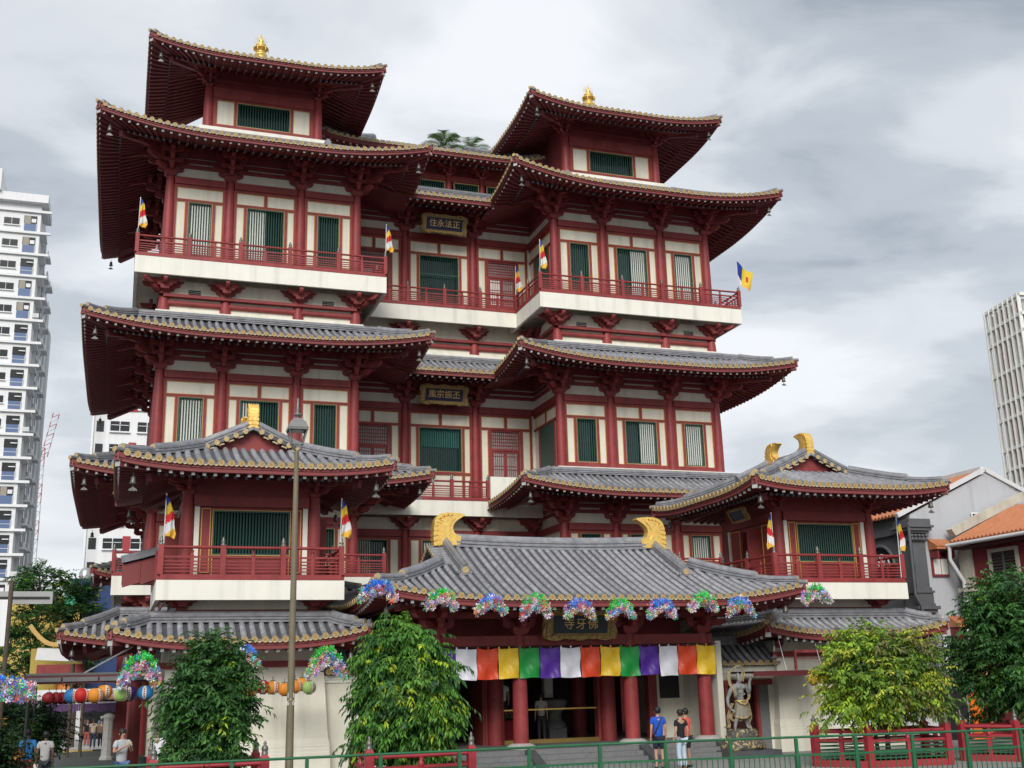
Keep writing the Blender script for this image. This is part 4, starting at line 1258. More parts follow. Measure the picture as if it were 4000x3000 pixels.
        chiwen(p, r.roof, (cx, cy+e*1.3, za+.02), PI/2 if e < 0 else -PI/2, .95)
    return p
PAV = {s: pavilion(s) for s in (-1, 1)}
# small lean-to roof end showing left of the left pavilion's balcony
lt = thing('stair_hood', (-14.4, 40.2, 5.9), 'small sloping tiled hood with dark red side boards beside the left pavilion balcony', 'roof')
m = MB(); m.sweep([(-15.05, 40.0, 6.86), (-14.4, 40.0, 7.03), (-13.7, 40.0, 7.24)], [(-.5, -.12), (-.5, .0), (-.1, .16), (.1, .16), (.5, 0), (.5, -.12)], side=(0, 1, 0)); part(lt, 'tile_top', m, TILE)
for i, (a, b) in enumerate(((-15.0, -14.45), (-14.44, -13.95))):
    m = MB(); m.prism([(a, 5.95+.1*i), (b, 6.12+.1*i), (b, 6.85+.14*i), (a, 6.70+.14*i)], 39.62, 39.68, lambda p_, q_, r_: (p_, r_, q_)); part(lt, 'side_board', m, REDD)
m = MB(); m.box(-15.02, -13.7, 39.7, 40.5, 6.1, 6.75); part(lt, 'body', m, REDD)

# low boundary walls between porch and pavilions with tiled coping
for s in (-1, 1):
    bw = thing('boundary_wall', (s*7.1, 38.6, 0), 'low cream wall with tiled coping between porch and ' + ('left' if s < 0 else 'right') + ' pavilion', 'wall', 'tiled boundary walls')
    m = MB(); x0, x1 = sorted((s*5.64, s*8.72))
    holes = [sorted((s*6.35, s*8.2))] if s > 0 else []
    if holes:
        a, b = holes[0]
        m.box(x0, a, 38.5, 38.8, -.3, 3.0); m.box(b, x1, 38.5, 38.8, -.3, 3.0); m.box(a, b, 38.5, 38.8, 2.45, 3.0)
    else: m.box(x0, x1, 38.5, 38.8, -.3, 3.0)
    part(bw, 'wall', m, CREAM)
    m = MB(); m.box(x0, x1, 38.4, 38.5, 2.86, 2.99); m.box(x0, x1, 38.44, 38.5, 2.76, 2.86); part(bw, 'cornice', m, SLABM)
    if holes:
        a, b = holes[0]
        m = MB(); m.box(a-.05, b+.15, 38.38, 38.5, 2.3, 2.5); m.box(a+.02, a+.12, 38.42, 38.6, -.1, 2.3); m.box(b-.55, b-.42, 38.42, 38.6, -.1, 2.3); part(bw, 'door_frame', m, RED)
        m = MB(); m.box(a, b-.42, 38.78, 38.8, -.2, 2.4, 0); part(bw, 'door', m, mat('dark_door', (.05,.01,.012), .5))
        m = MB(); m.box(b-.4, b, 38.46, 38.7, -.3, 2.3); part(bw, 'door_jamb', m, STONE)
    rr = Roof(bw, s*7.18, 38.2+3, 9, 3.0, 3.12, 0, 3, .7, 0, .95, 2, step=.305, r=.085, wall=.5, seg=.4)
    rr.rng['F'] = (-1.52, 1.52)
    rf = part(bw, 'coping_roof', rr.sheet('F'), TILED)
    rr.rows('F', 'F', parent=rf)
    m = MB(); m.sweep([rr.P('F', -1.52, .95), rr.P('F', 1.52, .95)], RIDGE); m.box(x0, x1, 38.5, 39.1, 3.0, 3.3); part(rf, 'top_ridge', m, TILE)
# roofed passages between the pavilions and the hall
for s in (-1, 1):
    ps = thing('roofed_passage', (s*9, 46, 0), 'low tiled passage roof linking ' + ('left' if s < 0 else 'right') + ' pavilion to the hall', 'roof', 'roofed passages')
    m = MB(); x0, x1 = sorted((s*6.0, s*14.7))
    m.box(s*6.9, s*13.2, 43.5, 48.5, -.5, 5.9); part(ps, 'wall', m, mat('passage_wall', (.30, .28, .24), .8))
    for px_, py_ in ((s*14.35, 41.2), (s*14.35, 45.5)): column(ps, px_, py_, -.3, 4.3, .2, m=RED)
    rr = Roof(ps, s*9.9, 46, 3.7, 3.0, 6.0, 0.1, 2, .34, .02, 2.9, 2, step=.33, wall=.6)
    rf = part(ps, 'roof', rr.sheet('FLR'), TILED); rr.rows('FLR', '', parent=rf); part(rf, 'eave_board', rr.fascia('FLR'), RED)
    for c in ('FL', 'FR'): rr.hip(c, parent=rf)
flush_stuff()
# ------------------------------------------------------------------ ground
def gz(y): return 0.0 if y < 33 else -.018*(min(y, 80)-33)
ASPH = mat('asphalt', (.075, .078, .084), .85, var=.22, scale=1.2, bump=.3, bscale=90)
PAVE = mat('pavers', (.26, .26, .25), .8, var=.16, scale=1.6, bump=.25, bscale=60)
LANE = mat('green_grey_lane', (.062, .070, .064), .85, var=.2, scale=1.1, bump=.3, bscale=90)
m = MB()
ys = [-1500, -60, 0, 20, 33, 45, 60, 80, 300, 2500]
m.grid(lambda u, v: (u, v, gz(v)-.01), [-2500, -400, -60, -20, 0, 20, 60, 400, 2500], ys, 0, False)
tag(link('ground', m.mesh('ground', ASPH)), kind='structure')
m = MB(); m.grid(lambda u, v: (u, v, gz(v)-.006), [-12.6, 12, 19], [26.2, 33, 36, 40.5], 0, False)
tag(link('forecourt_paving', m.mesh('forecourt_paving', PAVE)), kind='structure')
m = MB(); m.grid(lambda u, v: (u+(0 if u > -15 else .0), v, gz(v)-.002), [-17.1, -13.0], [26.2, 33, 45, 60, 72], 0, False)
tag(link('side_lane', m.mesh('side_lane', LANE)), kind='structure')
m = MB(); m.grid(lambda u, v: (u, v, gz(v)+.06), [-26, -13], [72, 80, 96], 0, False)
for x in (-26, -13): pass
tag(link('far_pavement', m.mesh('far_pavement', mat('pale_paving', (.42,.42,.41), .8, var=.12))), kind='structure')
m = MB(); m.box(-17.6, -16.0, 71.4, 72.0, gz(72)-.02, gz(72)+.07); tag(link('yellow_kerb', m.mesh('yellow_kerb', mat('yellow_kerb_paint', (.6,.42,.12), .7))), kind='structure')

# ------------------------------------------------------------------ green street railing
GRN = mat('green_rail_paint', (.018, .115, .048), .38, var=.18, scale=3, spec=.5)
def rail_y(x): return 27.7 if x < -3 else 27.7-.155*(x+3)-.0*(x+3)**2
gr = thing('street_railing', (-4, 27.6, 0), 'long green metal pedestrian railing along the street in front of the temple', 'railing')
xs = [-19.2, -17.5, -15.75, -14.1, -12.4, -10.69, -8.95, -7.0, -5.2, -3.3, -1.57, .16, 1.95, 3.6, 5.2, 6.77, 8.36, 10.0, 11.6]
pb = MB(); pb.box(-.04, .04, -.04, .04, -.05, 1.06); pb.lathe([(.02, 1.04), (.035, 1.06), (.035, 1.075), (.02, 1.09)], 8); PBM = pb.mesh('post', GRN)
bb = MB(); bb.box(-.009, .009, -.009, .009, .10, .63); BBM = bb.mesh('baluster', GRN)
copies(gr, gr, 'post', PBM, [(x, rail_y(x), 0, math.atan2(rail_y(x+.1)-rail_y(x), .1)) for x in xs])
for a, b in zip(xs, xs[1:]):
    A = Vector((a, rail_y(a), 0)); B = Vector((b, rail_y(b), 0)); d = (B-A).normalized()
    m = MB(); m.tube([A+Vector((0,0,1.1)), B+Vector((0,0,1.1))], .032, 9); part(gr, 'top_rail', m, GRN)
    m = MB(); m.beam(A+d*.04+Vector((0,0,.65)), B-d*.04+Vector((0,0,.65)), .04, .05); part(gr, 'mid_rail', m, GRN)
    m = MB(); m.beam(A+d*.04+Vector((0,0,.10)), B-d*.04+Vector((0,0,.10)), .035, .035); part(gr, 'bottom_rail', m, GRN)
    n = int((b-a)/.135)
    copies(gr, gr, 'baluster', BBM, [tuple(A+(B-A)*((k+.5)/n)) for k in range(n)])

# ------------------------------------------------------------------ street lamp
LPM = mat('olive_lamp_paint', (.16, .135, .085), .5, var=.15, scale=3, bump=.08)
LPG = mat('grey_lamp_metal', (.20, .20, .195), .45, metal=.3, var=.12)
GLS = mat('lamp_glass', (.55, .56, .56), .15, var=0)
gm = bpy.data.materials.new('clear_pane'); gm.use_nodes = True
_t = gm.node_tree; _t.nodes.clear(); _o = _t.nodes.new('ShaderNodeOutputMaterial'); _a = _t.nodes.new('ShaderNodeBsdfTransparent'); _g = _t.nodes.new('ShaderNodeBsdfGlossy'); _x = _t.nodes.new('ShaderNodeMixShader')
_g.inputs['Roughness'].default_value = .05; _x.inputs[0].default_value = .10
_t.links.new(_a.outputs[0], _x.inputs[1]); _t.links.new(_g.outputs[0], _x.inputs[2]); _t.links.new(_x.outputs[0], _o.inputs[0])
lx, ly = -11.03, 28.2
lamp = thing('street_lamp', (lx, ly, 0), 'tall olive street lamp post with four-sided glass lantern in front of the left pavilion', 'street lamp')
m = MB(); m.lathe([(.13, -.05), (.13, .5), (.10, .55), (.095, 1.2), (.085, 3), (.07, 6), (.058, 8.45)], 12, (lx, ly, 0)); part(lamp, 'post', m, LPM)
m = MB()
for a in range(4):
    t = PI/4+a*PI/2; c, s_ = math.cos(t), math.sin(t)
    m.beam((lx+.19*c, ly+.19*s_, 8.62), (lx+.33*c, ly+.33*s_, 9.02), .025, .025)
    t2 = t+PI/2; m.beam((lx+.19*c, ly+.19*s_, 8.62), (lx+.19*math.cos(t2), ly+.19*math.sin(t2), 8.62), .03, .03)
    m.tube([(lx+.15*c, ly+.15*s_, 8.62), (lx+.13*c, ly+.13*s_, 8.5), (lx, ly, 8.44)], .014, 6)
part(lamp, 'lantern_frame', m, LPG)
m = MB()
r4 = lambda r, z: [(lx+r*math.cos(PI/4+k*PI/2), ly+r*math.sin(PI/4+k*PI/2), z) for k in range(4)]
rings = [r4(.35, 8.97), (r4(.36, 9.03)), r4(.34, 9.05), r4(.26, 9.2), r4(.20, 9.22), r4(.17, 9.28), r4(.05, 9.30)]
m.add([v for r in rings for v in r], [(i*4+k, i*4+(k+1)%4, i*4+4+(k+1)%4, i*4+4+k) for i in range(6) for k in range(4)])
m.lathe([(.05, 9.3), (.05, 9.36), (.12, 9.38), (.10, 9.41), (.04, 9.43), (.03, 9.48), (.045, 9.52), (.032, 9.58), (.03, 9.6), (.025, 9.82), (.001, 9.83)], 10, (lx, ly, 0))
part(lamp, 'lantern_roof', m, LPG)
m = MB(); m.lathe([(.001, 8.93), (.15, 8.94), (.17, 8.98), (.001, 8.985)], 10, (lx, ly, 0)); part(lamp, 'diffuser', m, GLS)
m = MB(); q0, q1 = r4(.185, 8.63), r4(.325, 8.98)
for k in range(4): m.add([q0[k], q0[(k+1)%4], q1[(k+1)%4], q1[k]], [(0, 1, 2, 3)])
part(lamp, 'pane', m, gm)
# the number 16 painted on the post, once on each side of its centre line
tmn = {c: textmesh(c, .17, .001, 'digit_' + c) for c in '16'}
for c in tmn.values(): c.materials.append(mat('white_numeral', (.75,.75,.72), .6, var=0))
for off in (-.065, .065):
    for c, z in (('1', 2.50), ('6', 2.33)):
        a = -PI/2+off/.09+.0
        rr = .0955
        ang = math.atan2(-ly, CAM.x-lx)+ (off/.09)*1.0
        link('numeral', tmn[c], lamp, M=Matrix.Translation(Vector((rr*math.cos(ang), rr*math.sin(ang), z))) @ Matrix.Rotation(ang+PI/2, 4, 'Z') @ Matrix.Rotation(PI/2, 4, 'X'))
ang = math.atan2(-ly, CAM.x-lx)
m = MB(); m.tube([(lx+.093*math.cos(ang), ly+.093*math.sin(ang), 2.41), (lx+.105*math.cos(ang), ly+.105*math.sin(ang), 2.41)], [.028, .022], 10); part(lamp, 'access_cap', m, GOLDT)

# ------------------------------------------------------------------ red planter fences
GBAR = mat('green_bar_paint', (.02, .10, .045), .45, var=.2, scale=3)
PRED = mat('planter_red', (.31, .025, .035), .45, var=.15, scale=1.5, streak=.1, spec=.5)
_post = MB(); _post.box(-.10, .10, -.10, .10, 0, 1.12); _post.add([(-.10,-.10,1.12),(.10,-.10,1.12),(.10,.10,1.12),(-.10,.10,1.12),(-.055,-.055,1.20),(.055,-.055,1.20),(.055,.055,1.20),(-.055,.055,1.20)], [(0,1,5,4),(1,2,6,5),(2,3,7,6),(3,0,4,7),(4,5,6,7)])
_post.lathe([(.075,1.18),(.078,1.23),(.062,1.25),(.075,1.29),(.078,1.35),(.055,1.38),(.03,1.40),(.04,1.43),(.035,1.46),(.001,1.51)], 10, (0,0,0), 1)
POSTM = _post.mesh('post', [PRED, METAL])
_mid = MB(); _mid.box(-.06, .06, -.055, .055, .16, .72); _mid.lathe([(.06,.72),(.085,.78),(.075,.84),(.045,.88),(.06,.97)], 8); MIDM = _mid.mesh('baluster', PRED)
def fence_run(root, A, B):
    A = Vector((*A, 0)); B = Vector((*B, 0)); d = (B-A).normalized(); L = (B-A).length; rz = math.atan2(d.y, d.x)
    Z = lambda z: Vector((0, 0, z))
    m = MB(); m.beam(A+Z(.09), B+Z(.09), .17, .19); part(root, 'base_beam', m, PRED)
    m = MB(); m.beam(A+Z(.74), B+Z(.74), .08, .07); part(root, 'mid_rail', m, PRED)
    m = MB(); m.tube([A+Z(1.0), B+Z(1.0)], .055, 10); part(root, 'top_rail', m, PRED)
    link('baluster', MIDM, root, loc=(A+B)/2-root.location, rot=(0, 0, rz))
    for q in range(5):
        for a, b in ((.1, L/2-.06), (L/2+.06, L-.1)):
            m = MB(); m.beam(A+d*a+Z(.26+q*.105), A+d*b+Z(.26+q*.105), .03, .035); part(root, 'green_bar', m, GBAR)
def planter(pts, label):
    root = thing('planter_fence', (pts[0][0], pts[0][1], 0), label, 'fence', 'red planter fences')
    for p in pts: link('post', POSTM, root, loc=(p[0]-pts[0][0], p[1]-pts[0][1], 0))
    for a, b in zip(pts, pts[1:]+pts[:1]): fence_run(root, a, b)
    m = MB()
    cx = sum(p[0] for p in pts)/len(pts); cy = sum(p[1] for p in pts)/len(pts)
    m.add([(cx+(p[0]-cx)*.93, cy+(p[1]-cy)*.93, .22) for p in pts], [tuple(range(len(pts)))])
    part(root, 'soil', m, mat('soil', (.05,.035,.022), .95, var=.3, scale=8, bump=.6, bscale=25))
    return root
planter([(-14.1, 28.05), (-11.62, 28.05), (-11.62, 29.9), (-14.1, 29.9)], 'red railed planter around the small dark tree, leftmost of the four')
planter([(-9.11, 28.25), (-6.5, 28.35), (-6.55, 30.4), (-9.1, 30.3)], 'red railed planter around the large drooping tree left of the porch')
planter([(5.96, 29.42), (8.45, 29.05), (8.95, 30.7), (5.02, 30.75)], 'red and green railed planter under the yellow-green tree')
planter([(10.75, 28.75), (13.4, 28.2), (13.9, 30.1), (9.75, 29.95)], 'red and green railed planter under the dark tree at right edge')

# ------------------------------------------------------------------ trees
LEAF = mat('leaf', (.05,.12,.02), .45, var=0, attr='tint', trans=.22, spec=.35)
BARK = mat('bark', (.085, .065, .048), .9, var=.25, scale=6, bump=.5, bscale=30)
def leaf_cloud(P0, AX_, m_leaf, L, W, droop, tints, rng, spread=.8, sprigL=.34):
    """P0 sprig origins (n,3), AX_ sprig axes (n,3), tints (n,3)"""
    n = len(P0)
    k = m_leaf
    t = (np.arange(k)+.5)/k
    pos = P0[:, None, :] + AX_[:, None, :]*(t[None, :, None]*sprigL) + np.array([0, 0, -1.0])*(t[None, :, None]**2*sprigL*droop*.5)
    up = np.array([0, 0, 1.0])
    side = np.cross(AX_, up); side /= (np.linalg.norm(side, axis=1, keepdims=True)+1e-6)
    sg = np.where(np.arange(k) % 2 == 0, 1, -1)[None, :, None]
    ax = AX_[:, None, :]*.6 + side[:, None, :]*sg*spread + np.array([0, 0, -1.0])*droop + rng.normal(0, .25, (n, k, 3))
    ax /= np.linalg.norm(ax, axis=2, keepdims=True)
    w = np.cross(ax, up+rng.normal(0, .35, (n, k, 3))); w /= (np.linalg.norm(w, axis=2, keepdims=True)+1e-6)
    nn = np.cross(w, ax)
    l = L*rng.uniform(.45, 1.3, (n, k, 1)); ww = W*rng.uniform(.75, 1.2, (n, k, 1))
    b = pos; ml = pos+ax*l*.45+w*ww*.5+nn*l*.05; mr = pos+ax*l*.45-w*ww*.5+nn*l*.05; tp = pos+ax*l-nn*l*.12
    V = np.stack([b, ml, tp, mr], 2).reshape(-1, 3)
    col = (tints[:, None, :]*rng.uniform(.75, 1.25, (n, k, 1)))
    C = np.repeat(col.reshape(-1, 3), 4, axis=0)
    q = np.arange(n*k)*4
    F = np.stack([q, q+1, q+2, q, q+2, q+3], 1).reshape(-1, 3)
    return V, F, C
def mesh_np(name, V, F, C, mt):
    me = bpy.data.meshes.new(name)
    me.vertices.add(len(V)); me.vertices.foreach_set('co', V.astype(np.float32).ravel())
    me.loops.add(len(F)*3); me.loops.foreach_set('vertex_index', F.astype(np.int32).ravel())
    me.polygons.add(len(F)); me.polygons.foreach_set('loop_start', np.arange(0, len(F)*3, 3, dtype=np.int32))
    a = me.attributes.new('tint', 'FLOAT_COLOR', 'POINT')
    a.data.foreach_set('color', np.concatenate([C, np.ones((len(C), 1))], 1).astype(np.float32).ravel())
    me.materials.append(mt); me.update(calc_edges=True)
    return me
def make_crown(c, rad, nspr, L, W, droop, palette, seed, m_leaf=8, lumps=26, lump=.34, low=-1.0, hollow=.5, sprigL=.34, up_bias=0.0, taper=0.0, nclump=None, sig=.26):
    """sprigs gathered in clumps on and inside an uneven ellipsoid, so light, dark and gaps alternate"""
    rng = np.random.default_rng(seed)
    nc = nclump or max(12, nspr//28)
    g = rng.normal(0, 1, (nc*2, 3)); g /= np.linalg.norm(g, axis=1, keepdims=True)
    g = g[g[:, 2] > low][:nc]; nc = len(g)
    lc = rng.normal(0, 1, (lumps, 3)); lc /= np.linalg.norm(lc, axis=1, keepdims=True)
    amp = rng.uniform(-1, 1, lumps)
    bump = sum(a*np.exp(-((g-l)**2).sum(1)/.12) for a, l in zip(amp, lc))
    R = (hollow+(1-hollow)*rng.uniform(0, 1, nc)**.4)*(1+lump*bump)+rng.normal(0, .05, nc)
    tp = 1-taper*np.clip(g[:, 2], -1, 1)
    cc = np.array(c)+g*np.array(rad)*R[:, None]*np.stack([tp, tp, np.ones(nc)], 1)
    sz = rng.uniform(.55, 1.45, nc)
    k = rng.choice(nc, nspr, p=sz/sz.sum()); n = nspr
    d = g[k]
    off = rng.normal(0, 1, (n, 3))*np.array([1, 1, .6])*sig*sz[k][:, None]**.5
    P0 = cc[k]+off
    ax = d.copy(); ax[:, 2] = ax[:, 2]*.35+up_bias; ax = ax+off/sig*.35+rng.normal(0, .35, (n, 3)); ax /= np.linalg.norm(ax, axis=1, keepdims=True)
    pal = np.array([p[:3] for p in palette]); w = np.array([p[3] for p in palette], float)
    ci = rng.choice(len(pal), nc, p=w/w.sum())
    idx = np.where(rng.uniform(0, 1, n) < .68, ci[k], rng.choice(len(pal), n, p=w/w.sum()))
    return leaf_cloud(P0, ax, m_leaf, L, W, droop, pal[idx]*rng.uniform(.8, 1.2, nc)[k][:, None], rng, sprigL=sprigL)
def make_tree(name, base, label, cat, crowns, trunks, group=None):
    t = thing(name, base, label, cat, group)
    m = MB()
    for pts, r in trunks: m.tube(pts, list(np.linspace(r[0], r[1], len(pts))), 8)
    part(t, 'trunk', m, BARK)
    Vs, Fs, Cs, o = [], [], [], 0
    for V, F, C in crowns: Vs.append(V); Fs.append(F+o); Cs.append(C); o += len(V)
    part(t, 'crown', mesh_np('crown', np.concatenate(Vs), np.concatenate(Fs), np.concatenate(Cs), LEAF), None)
    return t
def limbs(b, c, rad, n, seed, r0=.06, z0=.2, rb=.7):
    rng = random.Random(seed); out = []
    for i in range(n):
        a = 2*PI*i/n+rng.uniform(-.3, .3); e = rng.uniform(-.1, .75)
        tip = Vector((c[0]+math.cos(a)*rad[0]*rb, c[1]+math.sin(a)*rad[1]*rb, c[2]+e*rad[2]*rb))
        s0 = Vector((b[0]+rng.uniform(-.08, .08), b[1]+rng.uniform(-.08, .08), z0)); mid = s0.lerp(tip, .45)+Vector((0, 0, .25))
        out.append(([tuple(s0), tuple(mid), tuple(tip)], (r0*.7, .012)))
    return out
DG = [(.048, .135, .034, 5), (.075, .19, .042, 4), (.032, .092, .030, 3), (.25, .36, .03, .4)]
MG = [(.075, .21, .030, 5), (.115, .27, .035, 4), (.042, .125, .028, 3), (.36, .48, .03, 1.8)]
YG = [(.15, .26, .03, 4), (.27, .42, .035, 3.6), (.09, .17, .03, 3), (.42, .46, .05, 1.5), (.17, .16, .055, .8)]
c = (-12.85, 29.1, 2.4); rd = (.72, .75, 1.38)
make_tree('planter_tree', (-12.8, 29.1, 0), 'small dark green tree in the leftmost red planter, left of the street lamp', 'tree',
          [make_crown(c, rd, 1900, .17, .055, .55, DG, 3, m_leaf=9, taper=.24, lump=.26, sig=.17, nclump=110), make_crown((-12.85, 29.1, 1.05), (.62, .6, .42), 380, .17, .055, .7, DG, 4, sig=.15), make_crown(c, (.5, .5, .95), 330, .22, .09, .5, DG[:3], 5, hollow=.2)],
          [([(-12.8, 29.1, .1), (-12.82, 29.1, 1.2), (-12.78, 29.1, 2.6)], (.09, .04))] + limbs((-12.8, 29.1), c, rd, 9, 2, z0=.9), 'planter trees')
c = (-7.85, 29.7, 2.6); rd = (1.08, .9, 1.72)
make_tree('planter_tree', (-7.85, 29.5, 0), 'large drooping green tree with yellow new leaves left of the porch', 'tree',
          [make_crown(c, rd, 2600, .19, .060, 1.05, MG, 13, m_leaf=9, taper=.40, lump=.28, sig=.19, nclump=125), make_crown((-7.85, 29.8, 1.4), (1.22, .8, .55), 760, .21, .066, 1.3, MG, 14, sig=.2), make_crown(c, (.7, .6, 1.2), 460, .28, .10, .9, DG[:3], 15, hollow=.2)],
          [([(-7.85, 29.5, .1), (-7.8, 29.5, 1.3), (-7.85, 29.5, 3.2)], (.12, .05))] + limbs((-7.85, 29.5), c, rd, 12, 3, z0=.9), 'planter trees')
c = (7.15, 30.2, 2.6); rd = (1.62, 1.4, 1.28)
make_tree('planter_tree', (7.1, 30.3, 0), 'broad yellow-green tree beside the cream wall right of the statue', 'tree',
          [make_crown(c, rd, 2600, .16, .066, .75, YG, 23, m_leaf=9, lump=.30, low=-.7, sig=.2, nclump=135, taper=.18), make_crown((7.15, 30.2, 1.75), (1.72, 1.4, .42), 560, .17, .07, .9, YG, 24, sig=.2), make_crown(c, (1.0, .9, .8), 300, .22, .09, .6, [(.09,.13,.025,1),(.06,.10,.02,1)], 25, hollow=.2)],
          [([(6.9, 30.3, .1), (6.85, 30.3, 1.2), (6.6, 30.2, 2.4)], (.07, .03)), ([(7.25, 30.3, .1), (7.3, 30.3, 1.3), (7.6, 30.2, 2.6)], (.09, .03))] + limbs((7.1, 30.3), c, rd, 14, 4, z0=1.0), 'planter trees')
c = (12.35, 29.6, 3.5); rd = (1.95, 1.75, 2.2)
make_tree('planter_tree', (12.3, 29.6, 0), 'tall dense dark green tree at the right edge in front of the red shophouse', 'tree',
          [make_crown(c, rd, 4600, .18, .066, .6, DG, 33, m_leaf=9, lump=.30, low=-.9, taper=.2, sig=.21, nclump=170), make_crown(c, (1.4, 1.3, 1.6), 700, .26, .11, .5, DG[:3], 35, hollow=.2)],
          [([(12.3, 29.6, .1), (12.25, 29.6, 1.5), (12.3, 29.6, 3.6)], (.12, .05))] + limbs((12.3, 29.6), c, rd, 14, 5, z0=1.2), 'planter trees')
# two trees far behind on the left, with flat tiers of branches
def tier_tree(x, y, z0, H, w, label, seed, ntier=6):
    rng = random.Random(seed); cr = []; tr = [([(x, y, z0), (x+.05, y, z0+H*.5), (x, y, z0+H*.97)], (.16, .03))]
    for i in range(ntier):
        f = (i+.5)/ntier; zz = z0+H*(.38+.6*f); ww = w*(1-.62*abs(f-.35)**1.1)*(1.05 if i % 2 else .9)
        cr.append(make_crown((x+rng.uniform(-.3, .3), y, zz), (ww, ww*.8, H*.045), 330, .24, .10, .15, DG, seed*10+i, lumps=10, lump=.4, hollow=.1, sig=.22, nclump=26))
        for k in range(6):
            a = 2*PI*k/6+i; tr.append(([(x, y, zz-H*.12), (x+math.cos(a)*ww*.45, y+math.sin(a)*ww*.4, zz-H*.03), (x+math.cos(a)*ww*.9, y+math.sin(a)*ww*.7, zz)], (.05, .012)))
    return make_tree('tiered_tree', (x, y, z0), label, 'tree', cr, tr, 'trees in the side street')
tier_tree(-19.75, 75, gz(75), 11.0, 2.1, 'airy tree with flat branch tiers beside the white apartment block', 41)
tier_tree(-17.35, 78, gz(78), 10.4, 1.5, 'darker tiered tree in front of the yellow and green building', 43, 5)
# palm crowns on the roof garden
pm = thing('roof_palm', (3.4, 61.5, 29.2), 'green palm fronds rising behind the roof between the two towers', 'palm')
m = MB(); 
for px, pz in ((2.1, 34.3), (3.7, 34.1), (5.0, 33.8)): m.tube([(px, 61, 29.3), (px, 61, pz)], .12, 8)
part(pm, 'trunk', m, BARK)
V, F, C, o = [], [], [], 0
rng = np.random.default_rng(5)
for px, pz, sc in ((2.1, 34.35, 1.3), (3.7, 34.2, 1.3), (5.0, 33.9, 1.2)):
    for k in range(22):
        a = 2*PI*k/22+rng.uniform(-.2, .2); el = rng.uniform(.2, 1.25)
        d = np.array([math.cos(a)*math.cos(el), math.sin(a)*math.cos(el), math.sin(el)])
        prev = None
        for j in range(26):
            t = (j+1)/26; Lf = 1.7*sc
            p = np.array([px, 61, pz])+d*Lf*t+np.array([0, 0, -1])*Lf*.62*t*t
            tang = d+np.array([0, 0, -1])*1.24*t; tang /= np.linalg.norm(tang)
            sd = np.cross(tang, [0, 0, 1.]); sd /= np.linalg.norm(sd)+1e-6
            ll = .42*sc*math.sin(PI*min(1, .12+t*.86))
            for q in (-1, 1):
                tip = p+sd*q*ll*.8+tang*ll*.55+np.array([0, 0, -.12*ll+.1*ll*rng.uniform(-1, 1)])
                V += [p-tang*.02, p+tang*.03, tip]; F.append((o, o+1, o+2)); o += 3
                cc = np.array([.12, .23, .055])*rng.uniform(.6, 1.5); C += [cc]*3
part(pm, 'fronds', mesh_np('fronds', np.array(V), np.array(F), np.array(C), LEAF), None)
# ------------------------------------------------------------------ buildings behind
WHITE = mat('white_concrete', (.74, .75, .75), .8, var=.05, scale=.15, streak=.08)
WHITE2 = mat('grey_white_concrete', (.62, .63, .635), .8, var=.06, scale=.15, streak=.1)
BLUEP = mat('blue_panel', (.09, .14, .27), .4, var=.1, scale=.5)
WDARK = mat('window_dark', (.015, .017, .02), .2, var=0, spec=.5)
ORANGE = mat('orange_roof_tile', (.46, .175, .08), .7, var=.2, scale=2.5, bump=.2)
REDW = mat('red_shop_render', (.22, .03, .035), .7, var=.12, scale=.8, streak=.12)
GREYW = mat('grey_render', (.44, .455, .48), .8, var=.06, scale=.5, streak=.18)
DGREY = mat('dark_grey_trim', (.10, .105, .112), .6, var=.15, scale=2)
PCREAM = mat('weathered_cream', (.5, .47, .39), .8, var=.15, scale=1.2, streak=.25)

